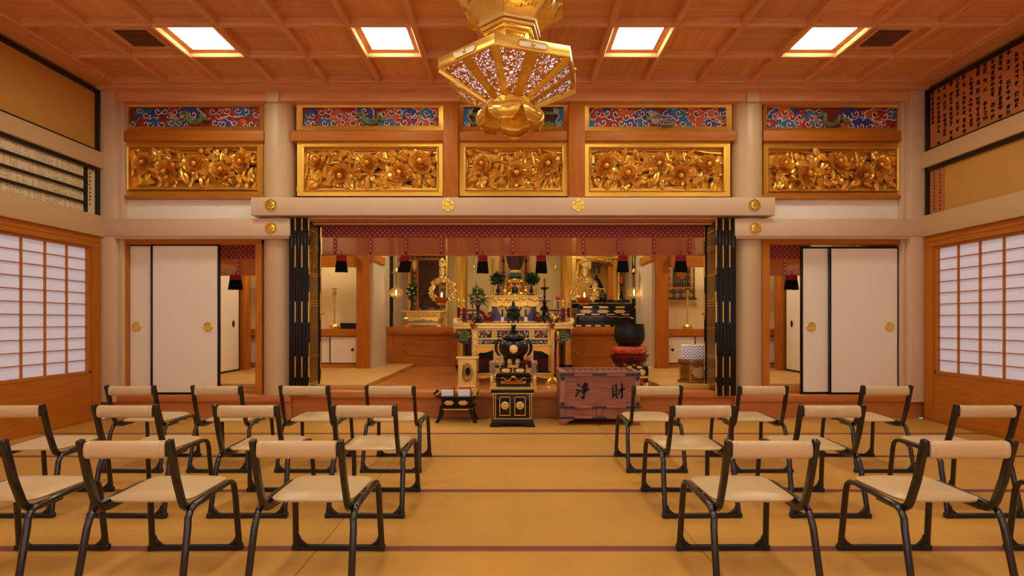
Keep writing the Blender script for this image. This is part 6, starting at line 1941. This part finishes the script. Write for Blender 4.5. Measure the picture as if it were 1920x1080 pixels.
# ================================================================= HANGING LAMPS
m_wreath = gold('wreath_gold', '#f8d880', .26, .08, 18, .05, .75)
def wreath_lamp(px, py, label):
    Y = 9.0; s = Y/F
    t = thing('wreath_lamp', label, 'lamp', (X(px, Y), Y, Z(582, Y)), 0, 'hanging gilt wreath lamps')
    def zz(q): return Z(q, Y)-Z(582, Y)
    MB().tube([(0, 0, zz(487)), (0, 0, NC-Z(582, Y))], .005, 6).build('chain', m_bronze, t)
    pn = MB().ell((0, 0, zz(487)), (3*s, 2*s, 4*s), 8, 6)
    for k in range(9):
        a = 2*math.pi*k/9
        pn.ell((4.6*s*math.cos(a), -.01, zz(494)+6*s*math.sin(a)), (2.4*s, 1.6*s, 2.8*s), 7, 5)
    pn.lathe([(4.4*s, 0), (4*s, -2*s), (0, -2.4*s)], (0, 0, zz(496)), 14, axis='y')
    pn.tube([(0, 0, zz(502)), (0, 0, zz(520))], [4*s, 1.8*s], 8, sq=.5)
    for sg in (-1, 1): pn.tube([(sg*2*s, 0, zz(502)), (sg*4.6*s, 0, zz(507)), (sg*3.4*s, 0, zz(513)), (sg*1*s, 0, zz(517))], [1.4*s, 1.2*s, 1.4*s, .8*s], 6)
    pn.build('pendant', m_wreath, t)
    rn = random.Random(px)
    for k in range(34):
        a = R(-52)+R(284)*k/33
        wl = MB()
        for q in range(6):
            rr = (16+9*rn.random())*s
            c = Vector((rr*math.cos(a), rn.uniform(-.03, .01), zz(545)+rr*.97*math.sin(a)))
            b_ = a+rn.uniform(-1.3, 1.3)+(math.pi if q == 5 else 0); l = rn.uniform(5, 7.5)*s*(.6 if q == 5 else 1)
            d = Vector((math.cos(b_), rn.uniform(-.8, .2), math.sin(b_))).normalized()
            wl.tube([c-d*l*.35, c+d*l*.15, c+d*l*.65], [.7*s, 1.7*s, .2*s], 5, sq=.5)
        wl.build('wreath_leaf', m_wreath, t)
    MB().tube([(21*s*math.cos(R(-52)+R(284)*k/30), 0, zz(545)+20.5*s*math.sin(R(-52)+R(284)*k/30)) for k in range(31)], 1.6*s, 6).build('ring', m_wreath, t)
    MB().lathe([(0, zz(568)), (9*s, zz(567.5)), (12.5*s, zz(563)), (13*s, zz(559)), (11.5*s, zz(557.5)), (11*s, zz(560)), (0, zz(562))], (-2*s, 0, 0), 22).build('oil_bowl', m_amber, t, smooth=50)
    MB().lathe([(8*s, zz(571)), (10*s, zz(568)), (0, zz(567.8))], (-2*s, 0, 0), 18).build('bowl_foot', m_goldb, t)
    for sg in (-1, 1): MB().tube([(sg*13*s-2*s*(sg < 0), 0, zz(561)), (sg*15.5*s, 0, zz(560)), (sg*16*s, 0, zz(564))], [1.2*s, 1*s, 1*s], 6).build('bracket', m_goldb, t)
    MB().lathe([(.2*s, zz(558)), (1.5*s, zz(555)), (1.2*s, zz(552)), (0, zz(548))], (-1*s, -2*s, 0), 10).build('flame', m_flame, t)
    return t
wreath_lamp(829.5, 545, 'gilt wreath-shaped hanging lamp with burning flame, left of the altar table')
wreath_lamp(1096.5, 545, 'gilt wreath-shaped hanging lamp with burning flame, right of the altar table')
def round_lamp(px, py, label):
    Y = 10.0; s = Y/F
    t = thing('round_hanging_lamp', label, 'lamp', (X(px, Y), Y, Z(560, Y)), 0, 'small round hanging lamps')
    def zz(q): return Z(q, Y)-Z(560, Y)
    MB().tube([(0, 0, zz(498)), (0, 0, NC-Z(560, Y))], 1.1*s, 7).build('rod', m_goldb, t)
    MB().tube([(0, 0, zz(537)), (0, 0, zz(498))], .4*s, 6).build('hook', m_bronze, t)
    MB().lathe([(9*s, zz(511.5)), (9*s, zz(510.5)), (4*s, zz(509)), (2.5*s, zz(506)), (1*s, zz(503)), (0, zz(502))], n=18).build('canopy', m_goldb, t)
    ch = MB()
    for k in range(6): ch.tube([(2*s*math.cos(q*1.05), 1*s*math.sin(q*1.05), zz(517+3.6*k)+1.9*s*math.sin(q*1.05)) for q in range(6)], .35*s, 4, closed=True)
    for sg in (-1, 1): ch.tube([(sg*2.6*s, 0, zz(514)), (sg*2.6*s, 0, zz(538))], .35*s, 5)
    ch.build('chain_panel', m_goldp, t)
    rg = MB()
    for k in range(24):
        a = 2*math.pi*k/24
        for r in (8, 10.6): rg.ell((r*s*math.cos(a+.13*(r > 9)), 0, zz(549)+r*.85*s*math.sin(a+.13*(r > 9))), (1.35*s, .8*s, 1.35*s), 6, 4)
    rg.tube([(12*s*math.cos(2*math.pi*k/28), 0, zz(549)+10*s*math.sin(2*math.pi*k/28)) for k in range(28)], .6*s, 5, closed=True)
    rg.tube([(6.4*s*math.cos(2*math.pi*k/28), 0, zz(549)+5.6*s*math.sin(2*math.pi*k/28)) for k in range(28)], .6*s, 5, closed=True)
    rg.build('openwork_ring', m_goldp, t)
    MB().box(-5*s, 5*s, -2.5*s, 3*s, zz(559), zz(554)).build('lamp_cup', m_goldb, t, bevel=.004)
    MB().tube([(5*s*math.cos(q*.524), -1*s, zz(550)+6*s*math.sin(q*.524)) for q in range(7)], .5*s, 5).build('arch', m_goldb, t)
    MB().lathe([(.3*s, zz(554)), (1.7*s, zz(550)), (1.2*s, zz(547)), (0, zz(543))], (0, -1.5*s, 0), 10).build('flame', m_flame, t)
    return t
round_lamp(743, 548, 'small round openwork gilt lamp with flame, hanging far left in the alcove')
round_lamp(1188.5, 540, 'small round openwork gilt lamp with flame, hanging far right in the alcove')

# ================================================================= LEFT ALCOVE
AZ = 1.033
Y = 10.35; p = PT(793, 603, Y); s = Y/F
t = thing('gilt_offering_table', 'small gilt offering table with curved legs on the left dais', 'table', (X(793, Y), Y, AZ))
def zz(q): return Z(q, Y)-AZ
k0 = Z(614, Y)-AZ
def zq(q): return zz(q)-k0
MB().box(p.x(754), p.x(835), -.03, .33, zq(587), zq(583.5)).build('top', m_goldp, t, bevel=.003)
for sg in (-1, 1): MB().tube([(sg*39*s, -.01, zq(585)), (sg*42*s, -.01, zq(583)), (sg*41*s, -.01, zq(581))], 1.2*s, 6).build('scroll_end', m_goldp, t)
MB().box(p.x(761), p.x(826), .0, .30, zq(596), zq(587)).build('frieze', m_goldc, t)
fz = MB()
for k in range(26): fz.ell((p.x(763+61*k/25), -.004, zq(591.5+1.5*(k % 2))), (2*s, .012, 1.8*s), 7, 5)
fz.build('carving', m_goldp, t)
pts = [(p.x(764), zq(596)), (p.x(823), zq(596))]+[(p.x(823-59*k/14), zq(599+2.5*abs(math.sin(k*.9))+3*abs(k/7-1))) for k in range(15)]
MB().prism(pts, .0, .02).build('apron', m_goldb, t)
for sg in (-1, 1):
    for y in (.02, .26):
        MB().tube([(sg*28*s, y, zq(597)), (sg*33*s, y-.02, zq(599)), (sg*31*s, y-.01, zq(604)), (sg*28*s, y, zq(609)), (sg*30*s, y-.01, zq(613))], [2.2*s, 3.4*s, 2.6*s, 2*s, 2.4*s], 8).build('leg', m_goldb, t)
    MB().box(sg*30*s-4*s, sg*30*s+4*s, -.01, .30, 0, zq(611)).build('foot', m_goldp, t)
MB().box(p.x(763), p.x(826), .02, .05, zq(610), zq(607)).build('stretcher', m_goldp, t)
tz = AZ+zq(583.5)
v = thing('flower_vase', 'slim black vase with dark greenery on the left offering table', 'vase', (X(771, Y), Y+.12, tz))
MB().lathe([(0, 0), (4.6*s, 0), (5*s, 3*s), (2.4*s, 6*s), (1.7*s, 14*s), (2.2*s, 20*s), (3*s, 22*s), (2.4*s, 22*s), (0, 20*s)], n=18).build('vase', m_bronze, v, smooth=45)
foliage(MB(), (0, 0, 36*s), (11*s, 8*s, 18*s), 90, random.Random(4), (.085, .018)).build('foliage', m_leaf, v)
for x, z in ((-4, 30), (4, 33), (1, 42), (-8, 36)): 
    o = MB().ell((0, 0, 0), (1.8*s, 1.8*s, 1.4*s), 8, 6).build('flower_head', m_white if z > 40 else m_board, v); o.location = (x*s, -7*s, z*s)
burner('small_incense_burner', 'small black incense burner in the middle of the left offering table', 795, 584, Y+.12, tz, 13, 17, m_iron)
burner('small_incense_burner', 'black vessel at the right end of the left offering table', 820, 584, Y+.12, tz, 12, 19, m_bronze)
# hanging scroll, left
def scroll(label, px0, px1, py0, py1, Y, ix0, ix1, iy0, iy1, pic, rays=False):
    cx = (px0+px1)/2; p = PT(cx, py1, Y); t = thing('hanging_scroll', label, 'hanging scroll', (X(cx, Y), Y, Z(py1, Y)))
    MB().box(p.x(px0), p.x(px1), 0, .008, 0, p.z(py0)).build('brocade_border', m_brocade, t)
    MB().box(p.x(ix0-4), p.x(ix1+4), -.004, 0, p.z(iy1+4), p.z(iy0-4)).build('orange_border', m_orbro, t)
    MB().box(p.x(ix0), p.x(ix1), -.007, -.004, p.z(iy1), p.z(iy0)).build('painting', pic, t)
    MB().tube([(p.x(px0-3), 0, 0), (p.x(px1+3), 0, 0)], .014, 10).build('roller', m_dark, t)
    MB().tube([(p.x(px0-1), 0, p.z(py0)), (p.x(px1+1), 0, p.z(py0))], .010, 8).build('top_rod', m_dark, t)
    MB().tube([(p.x(px0+10), 0, p.z(py0)), (0, 0, p.z(py0)+.15), (p.x(px1-10), 0, p.z(py0))], .004, 5).build('cord', m_dark, t)
    MB().box(-.01, .01, -.006, .03, p.z(py0)+.14, p.z(py0)+.16).build('hook', m_goldb, t)
    return t, p
m_raypic = plain('dark_silk_painting', '#2c2412', .65, var=.3, scale=6)
t, p = scroll('hanging scroll of a brown painting with olive brocade border, left alcove', 771, 838, 462, 585, 11.97, 785, 823, 488, 577, m_scrollpic)
fig = MB().prism([(p.x(790), p.z(560)), (p.x(798), p.z(548)), (p.x(806), p.z(542)), (p.x(812), p.z(552)), (p.x(820), p.z(560))], -.0095, -.007)
fig.build('painted_hill', m_raypic, t)
wrt = MB()
for c in range(5):
    for k in range(6): wrt.box(p.x(797+3.4*c)-.006, p.x(797+3.4*c)+.006, -.0085, -.007, p.z(491+2.3*k)-.007, p.z(491+2.3*k)+.005)
tag(wrt.build('ink_writing', m_raypic, t), kind='stuff')
for px in (768.5, 838.5):
    v = thing('gilt_post', 'slim red-brown and gilt post at the %s edge of the left scroll painting' % ('left' if px < 800 else 'right'), 'post', (X(px, 11.5), 11.5, AZ), 0, 'gilt posts of the left alcove')
    MB().box(-.028, .010, -.02, .02, 0, NC-AZ).build('shaft', m_goldb, v)
    MB().box(.010, .028, -.02, .02, 0, NC-AZ).build('red_edge', m_or_z, v)
for px, Yl, lb in ((777, 11.2, 'small gilt ornament hanging behind the tassel, left alcove'), (1154, 11.0, 'small gilt lantern hanging on the right of the shrine'), (1105, 10.6, 'small gilt lantern hanging on the left of the shrine')):
    v = thing('small_gilt_lantern', lb, 'lantern', (X(px, Yl), Yl, Z(506, Yl)), 0, 'small gilt hanging lanterns'); s = Yl/F
    MB().lathe([(1.5*s, 0), (4*s, 3*s), (4.4*s, 8*s), (4.4*s, 15*s), (5.6*s, 17*s), (2*s, 21*s), (0, 22*s)], n=6).build('body', m_goldp, v, smooth=20)
    MB().tube([(0, 0, 21*s), (0, 0, NC-Z(506, Yl))], .005, 5).build('chain', m_goldb, v)
    MB().ell((0, 0, -1.5*s), (1.2*s, 1.2*s, 2*s), 7, 5).build('drop', m_goldb, v)

# ================================================================= RIGHT ALCOVE
Y = 10.3; p = PT(1135, 603, Y); s = Y/F
t = thing('black_stepped_altar', 'black lacquer stepped altar with gilt fittings on the right dais', 'altar table', (X(1135, Y), Y, AZ))
def zq(q): return Z(q, Y)-Z(614.5, Y)
MB().box(p.x(1078), p.x(1186), .0, .50, 0, zq(611)).build('plinth', m_black, t, bevel=.002)
gb = MB()
for a in range(6): p.s; gb.box(p.x(1080+18*a), p.x(1090+18*a), -.004, 0, zq(613.6), zq(611.2))
gb.build('gilt_band', m_goldb, t)
MB().box(p.x(1084), p.x(1180), .06, .46, zq(611), zq(600)).build('recess', m_black, t)
MB().box(p.x(1080), p.x(1186), .02, .50, zq(606.5), zq(603)).build('shelf', m_black, t, bevel=.002)
MB().box(p.x(1080), p.x(1186), .0, .50, zq(592), zq(589.5)).build('lower_top', m_black, t, bevel=.002)
gb = MB()
for a in range(4): gb.box(p.x(1081+28*a), p.x(1096+28*a), -.005, 0, zq(592), zq(590))
gb.build('gilt_band', m_goldb, t)
MB().box(p.x(1082), p.x(1184), .02, .48, zq(603), zq(592)).build('lower_case', m_black, t)
cu = MB()
for sg in (-1, 1):
    cu.tube([(sg*2*s, .012, zq(594)), (sg*12*s, .012, zq(596)), (sg*20*s, .012, zq(594.5)), (sg*30*s, .012, zq(597)), (sg*42*s, .012, zq(594)), (sg*50*s, .012, zq(599))], .008, 5)
cu.build('gilt_scroll', m_goldb, t)
for sg in (-1, 1): MB().tube([(sg*48*s, .03, zq(596)), (sg*52*s, .02, zq(599)), (sg*49*s, .03, zq(604)), (sg*52*s, .02, zq(610))], [2*s, 3*s, 2*s, 2.4*s], 8).build('leg', m_black, t)
MB().box(p.x(1082), p.x(1184), .06, .46, zq(589.5), zq(580)).build('drawer_case', m_black, t)
for c in (1100, 1131.5, 1163):
    pts = [(p.x(c)+11*s*math.cos(k*math.pi/10)*(1+.07*math.cos(k*.6*math.pi)), zq(585.5)+3.6*s*math.sin(k*math.pi/10)*(1+.15*math.cos(k*.6*math.pi))) for k in range(20)]
    MB().prism(pts, .050, .062).build('gilt_plaque', m_goldp, t)
MB().box(p.x(1072), p.x(1190), .0, .50, zq(580), zq(571)).build('top', m_black, t, bevel=.003)
for c in (1102, 1132, 1163): MB().box(p.x(c-8.5), p.x(c+8.5), -.006, .0, zq(579.5), zq(576)).build('gilt_band', m_goldb, t)
for sg, c in ((-1, 1076), (1, 1193)):
    MB().prism([(p.x(c-6), zq(580)), (p.x(c+6), zq(580)), (p.x(c+6.5), zq(572)), (p.x(c+3), zq(574.5)), (p.x(c-6), zq(576))], .0, .06).build('scroll_end', m_goldb, t)
rt = AZ+zq(571)
burner('small_incense_burner', 'black incense burner on the right black altar, before the shrine', 1130.5, 571, Y+.15, rt, 15, 27, m_bronze)
candlestick('black candlestick with red candle on the right black altar', 1165, Y+.15, rt, 37, 13, m_bronze, 16)
# shrine cabinet
Y = 11.0; p = PT(1118, 603, Y); s = Y/F
t = thing('shrine_cabinet', 'open gilt shrine with carved frame behind the right black altar', 'shrine', (X(1118, Y), Y, AZ))
def zq(q): return Z(q, Y)-AZ
MB().box(p.x(1068), p.x(1186), -.12, .55, 0, zq(565)).build('plinth', m_golds, t)
MB().box(p.x(1070), p.x(1184), -.13, -.12, zq(567), zq(563)).build('dark_band', m_black, t)
for a, b_, m in ((1072, 1079, m_goldb), (1079, 1083, m_or_z), (1150, 1155, m_goldc), (1157, 1161, m_goldb)):
    MB().box(p.x(a), p.x(b_), -.05, .05, zq(565), zq(440)).build('column', m, t)
MB().box(p.x(1140), p.x(1151), -.02, .0, zq(560), zq(500)).build('open_door', m_or_z, t)
MB().box(p.x(1084), p.x(1150), .40, .44, zq(563), zq(440)).build('back_panel', m_gold, t)
MB().box(p.x(1070), p.x(1164), -.08, .44, zq(486), zq(482)).build('lintel', m_goldb, t)
cv = MB(); rn = random.Random(8)
for k in range(50):
    u_ = k/49; x = 1084+68*u_
    cv.ell((p.x(x), -.07, zq(490-3*math.sin(u_*math.pi)+rn.uniform(-3, 3)+14*max(0, abs(u_-.5)-.38)*4)), (2.2*s, .02, 2*s), 7, 5)
for a in (1081.5, 1152.5):
    for k in range(18): cv.ell((p.x(a+rn.uniform(-1.5, 1.5)), -.06, zq(500+3.4*k)), (1.8*s, .02, 2*s), 6, 4)
cv.build('carving', m_goldc, t)
rf = MB().prism([(p.x(1106), zq(495)), (p.x(1119), zq(492)), (p.x(1132), zq(495)), (p.x(1128), zq(500)), (p.x(1110), zq(500))], .0, .10)
for x in (1114.5, 1123.5): rf.box(p.x(x-2.5), p.x(x+2.5), .02, .05, zq(513), zq(499))
rf.build('inner_canopy', m_blackf, t)
ds = MB()
for a, b_, q0, q1 in ((1099, 1136, 540, 542), (1100, 1102, 542, 552), (1133, 1135, 542, 552), (1100, 1136, 551, 553)): ds.box(p.x(a), p.x(b_), .05, .25, zq(q1), zq(q0))
ds.build('inner_stand', m_goldp, t)
v = thing('seated_figure', 'dark seated figure statue inside the right gilt shrine', 'statue', (X(1119, Y+.2), Y+.2, AZ+zq(540)))
s = (Y+.2)/F
MB().lathe([(0, 0), (12*s, 0), (12.5*s, 3*s), (10*s, 8*s), (7.5*s, 13*s), (5*s, 18*s), (2.4*s, 19.5*s), (0, 20*s)], n=20, sy=.6).build('robe', m_blackf, v, smooth=60)
MB().ell((-1*s, -.01, 22.5*s), (3*s, 3*s, 3.8*s), 12, 8).build('head', m_blackf, v)
MB().ell((0, -.10, 6*s), (4*s, 1.5*s, 2*s), 10, 6).build('hands', m_blackf, v)
v = thing('black_post', 'dark post standing at the right end of the black altar', 'post', (X(1190.5, 10.9), 10.9, AZ))
MB().box(-.055, .055, -.05, .05, 0, .85).build('shaft', m_blackf, v); MB().box(-.065, .065, -.06, .06, .85, .88).build('cap', m_bronze, v)

# ================================================================= SIDE BAYS
def gold_stand(px, label):
    Y = 9.45; s = Y/F; zs = 1.005
    t = thing('gold_candle_stand', label, 'stand', (X(px, Y), Y, zs), 0, 'tall gold stands in the side bays')
    k = (614.5-603)*s
    MB().lathe([(2.3*s, 7*s), (1.6*s, 10*s), (1.5*s, 40*s), (2.1*s, 58*s), (1.6*s, 62*s)], n=14).build('shaft', m_goldb, t)
    bs = MB()
    for q in range(14):
        a = 2*math.pi*q/14
        bs.tube([(1.5*s*math.cos(a), 1.5*s*math.sin(a), 8.5*s), (5*s*math.cos(a), 5*s*math.sin(a), 7*s), (7.6*s*math.cos(a), 7.6*s*math.sin(a), 3*s), (7.2*s*math.cos(a), 7.2*s*math.sin(a), 0)], [1.2*s, 1.7*s, 1.8*s, 1.5*s], 6)
    bs.build('lotus_base', m_goldb, t)
    MB().lathe([(1.6*s, 61*s), (3.6*s, 65*s), (4.6*s, 68*s), (3*s, 69*s), (3.2*s, 73*s), (0, 73*s)], n=16).build('cup', m_goldb, t)
    MB().lathe([(4.6*s, 74*s), (4.6*s, 75.5*s), (0, 75.5*s)], n=16).build('dish', m_black, t)
    return t
gold_stand(627, 'tall slim gold candle stand on the shelf of the left bay')
gold_stand(1289, 'tall slim gold candle stand on the shelf of the right bay, before the rayed scroll')
Y = 9.4; s = Y/F
t = thing('black_carved_stand', 'small black scalloped stand on the shelf of the left bay', 'stand', (X(653, Y), Y, 1.005))
MB().box(-16*s, 16*s, 0, .2, 8*s, 11*s).build('top', m_black, t, bevel=.004)
pts = [(-15*s, 8*s), (15*s, 8*s), (15*s, 0), (11*s, 0), (9*s, 4*s), (5*s, 1*s), (3*s, 0), (-3*s, 0), (-5*s, 3*s), (-8*s, 3*s), (-10*s, 0), (-15*s, 0)]
MB().prism(pts, .0, .02).build('apron', m_black, t)
MB().prism(pts, .17, .19).build('apron', m_black, t)
t, p = scroll('hanging scroll with rays of light on dark ground, right bay', 1250, 1303, 440, 560, 9.72, 1261, 1295, 450, 538, m_raypic)
ry = MB()
for k in range(36):
    a = 2*math.pi*k/36
    c = (1278, 497)
    def P2(r, da=0):
        x = c[0]+r*math.sin(a+da)*.75; q = c[1]+r*math.cos(a+da)
        x = min(1294, max(1262, x)); q = min(537, max(452, q)); return (p.x(x), -.0085, p.z(q))
    ry.tube([P2(10), P2(24), P2(44)], [.002, .004, .006], 4, sq=.3)
ry.build('painted_ray', m_brocade, t)
MB().ell((p.x(1278), -.008, p.z(512)), (p.w(8), .003, p.w(12)), 12, 8).build('painted_figure', m_amber, t)
# patterned box on a gold-brown stand (right, on the side mats)
Y = 7.05; s = Y/F
t = thing('gilt_hexagonal_stand', 'dark gold panelled stand on the right side mats, beside the folding doors', 'stand', (X(1306, Y), Y, TZ))
def hx(w, d, z0, z1, m, nm):
    P6 = [(-w, 0), (-w*.55, -d), (w*.55, -d), (w, 0), (w*.55, d), (-w*.55, d)]
    return MB().prism(P6, z0, z1, 'z').build(nm, m, t, bevel=.003)
m_dgold = plain('dark_gold_lacquer', '#8a5a20', .25, .5, var=.15, scale=8, coat=.3)
hx(36*s, 20*s, 0, 5*s, m_dgold, 'base'); hx(31*s, 17*s, 5*s, 34*s, m_dgold, 'body'); hx(35*s, 20*s, 34*s, 43*s, m_dgold, 'top')
for a, b_ in ((-31, 0), (-17, -17), (17, -17), (31, 0)):
    MB().tube([(a*s, b_*s, 5*s), (a*s, b_*s, 34*s)], 1.5*s, 7).build('corner_post', m_goldb, t)
pts = [(13*s*math.cos(k*.314)*(1+.1*math.cos(k*1.9)), 19*s+10*s*math.sin(k*.314)*(1+.12*math.cos(k*1.57))) for k in range(20)]
MB().prism(pts, -17.6*s, -16.8*s).build('gilt_plaque', m_goldp, t)
v = thing('patterned_box', 'white box with blue flower lattice on the dark gold stand', 'box', (X(1309, Y), Y, TZ+43.3*s), R(-8))
MB().box(-29*s, 29*s, -14*s, 14*s, 0, 23*s).build('body', m_boxpat, v, bevel=.002)
MB().box(-29.4*s, 29.4*s, -14.4*s, 14.4*s, 23*s, 26*s).build('lid', m_boxpat, v, bevel=.002)

# ---- bowl bell on red cushion and stand
Y = 7.55; s = Y/F
zb_ = FZ; p = PT(1183, 603+(EYE-FZ)*F/Y, Y); zz = p.z
t = thing('bell_stand', 'dark red hexagonal lacquer stand carrying the black bowl bell', 'stand', (X(1183, Y), Y+.1, FZ))
P6 = lambda w, d, r=0: [(w*math.cos(math.pi/6+math.pi/3*k+R(30)), d*math.sin(math.pi/6+math.pi/3*k+R(30))) for k in range(6)]
def fr6(w0, w1, z0, z1, nm, m=m_red):
    a, b_ = P6(w0, w0), P6(w1, w1)
    return MB().add([(x, y, z0) for x, y in a]+[(x, y, z1) for x, y in b_], [(k, (k+1) % 6, (k+1) % 6+6, k+6) for k in range(6)]+[(5, 4, 3, 2, 1, 0), (6, 7, 8, 9, 10, 11)]).build(nm, m, t, bevel=.003)
fr6(36*s, 30*s, 0, 8*s, 'base'); fr6(27*s, 25*s, 8*s, zz(690), 'waist'); fr6(27*s, 36*s, zz(688), zz(668), 'flared_tray'); fr6(37.5*s, 37.5*s, zz(668.5), zz(665.5), 'rim')
for k in range(6):
    a, b_ = P6(33.5*s, 33.5*s)[k], P6(33.5*s, 33.5*s)[(k+1) % 6]
    c = ((a[0]+b_[0])/2, (a[1]+b_[1])/2); e = Vector((b_[0]-a[0], b_[1]-a[1], 0)).normalized(); nr = Vector((c[0], c[1], 0)).normalized()
    mb = MB(); vs = []
    for q in range(16):
        an = 2*math.pi*q/16; vs.append(Vector((c[0], c[1], zz(677)))+e*(11*s*math.cos(an)*(1+.15*math.cos(2*an)))+Vector((0, 0, 3.4*s*math.sin(an)))+nr*(.012*math.sin(an)+.003))
    mb.add(vs+[q+nr*.003 for q in vs], [list(range(16, 32))]+[(q, (q+1) % 16, 16+(q+1) % 16, 16+q) for q in range(16)])
    mb.build('painted_opening', m_blackf, t)  # black plate on the solid tray, coloured as the shade of an opening
MB().box(-10*s, 10*s, -28.5*s, -27*s, zz(696), zz(689)).build('gilt_plate', m_goldp, t)
v = thing('bell_cushion', 'round red silk cushion with gold pattern under the black bowl bell', 'cushion', (X(1183, Y), Y+.1, FZ+zz(665.3)))
cu = MB(); prof = [(0, 0), (26*s, 0), (32*s, 3*s), (34*s, 8*s), (32*s, 13.5*s), (26*s, 16.5*s), (0, 15.5*s)]
cu.lathe(prof, n=36); cu.build('cover', m_cush, v, smooth=60)
rn = random.Random(6); pt_ = MB()
for k in range(60):
    a = rn.uniform(-2.6, -.5); z = rn.uniform(4, 13)
    r = 33.6*s-abs(z-8)*.16*s
    pt_.ell((r*math.cos(a), r*math.sin(a), z*s), (1.2*s, 1*s, .8*s), 6, 4)
pt_.build('gold_pattern', m_goldb, v)
v = thing('bowl_bell', 'large black bowl-shaped bell on red cushion, right of the altar', 'bell', (X(1183, Y), Y+.1, FZ+zz(665.3)+15*s))
def zb2(q): return (650.3-q)*s
MB().lathe([(0, 0), (17*s, 0), (20*s, 2*s), (25*s, 8*s), (28.3*s, 16*s), (29*s, 24*s), (28*s, 34*s), (27*s, 40*s), (27.6*s, 41.5*s), (27.6*s, 43*s), (26*s, 43*s), (25.8*s, 38*s), (26.5*s, 24*s), (22*s, 8*s), (0, 5*s)], n=48).build('bowl', m_iron, v, smooth=50)
tx = MB()
for k in range(40):
    for q in range(4):
        a = 2*math.pi*(k+.5*(q % 2))/40; z = (12+2.4*q)*s; r = (27.2+.45*q)*s
        tx.ell((r*math.cos(a), r*math.sin(a), z), (.9*s, .9*s, .8*s), 5, 3)
tag(tx.build('cast_studs', m_iron, v), kind='stuff')
for z in (22, 31, 38): MB().tube([((29.0-(.12*max(0, z-24)))*s*math.cos(2*math.pi*k/40), (29.0-(.12*max(0, z-24)))*s*math.sin(2*math.pi*k/40), z*s) for k in range(40)], .35*s, 5, closed=True).build('raised_band', m_iron, v)
v = thing('bell_striker', 'red-wrapped bell striker resting in the black bowl bell', 'striker', (X(1205, Y), Y+.2, FZ+zz(665.3)+20*s))
MB().tube([(-.10, .02, .03), (-.02, .01, .16), (.02, 0, .235)], [.018, .018, .02], 8).build('grip', m_red, v)
MB().tube([(.02, 0, .235), (.035, 0, .262)], [.03, .026], 8).build('red_cap', m_cush, v)
# ---- small black and gold table beside the bell
Y = 6.85; s = Y/F; p = PT(1199, 603+(EYE-FZ)*F/Y, Y); zz = p.z
t = thing('small_sutra_table', 'small black table with gilt fittings, behind the offertory box', 'table', (X(1199, Y), Y, FZ))
D = .30
MB().box(p.x(1177), p.x(1222), -.02, D+.02, zz(690), zz(687)).build('top', m_black, t, bevel=.002)
for a, b_ in ((1176, 1184), (1194, 1203), (1214, 1223)):
    MB().box(p.x(a), p.x(b_), -.024, .05, zz(690.4), zz(686.6)).build('gilt_band', m_goldb, t)
    MB().box(p.x(a)+.01, p.x(b_)-.01, D-.03, D+.024, zz(690.4), zz(686.6)).build('gilt_band', m_goldb, t)
MB().box(p.x(1183), p.x(1216), .0, D, zz(706), zz(690)).build('case', m_black, t)
MB().lathe([(6.2*s, 0), (6*s, -.006), (0, -.008)], (p.x(1204), .0, zz(698)), 20, axis='y').build('gilt_plaque', m_goldp, t)
MB().box(p.x(1180), p.x(1218), -.006, D+.006, zz(709), zz(705)).build('lower_rail', m_goldb, t)
for x in (1185, 1213):
    for y in (.0, D-.03): MB().box(p.x(x-2), p.x(x+2), y, y+.03, 0, zz(706)).build('leg', m_black, t)
for x in (1185, 1213): MB().box(p.x(x-2.3), p.x(x+2.3), -.006, .02, 0, zz(717)).build('gilt_shoe', m_goldp, t)
MB().box(p.x(1183), p.x(1216), .26, .27, .02, zz(708)).build('back_panel', m_amber, t)
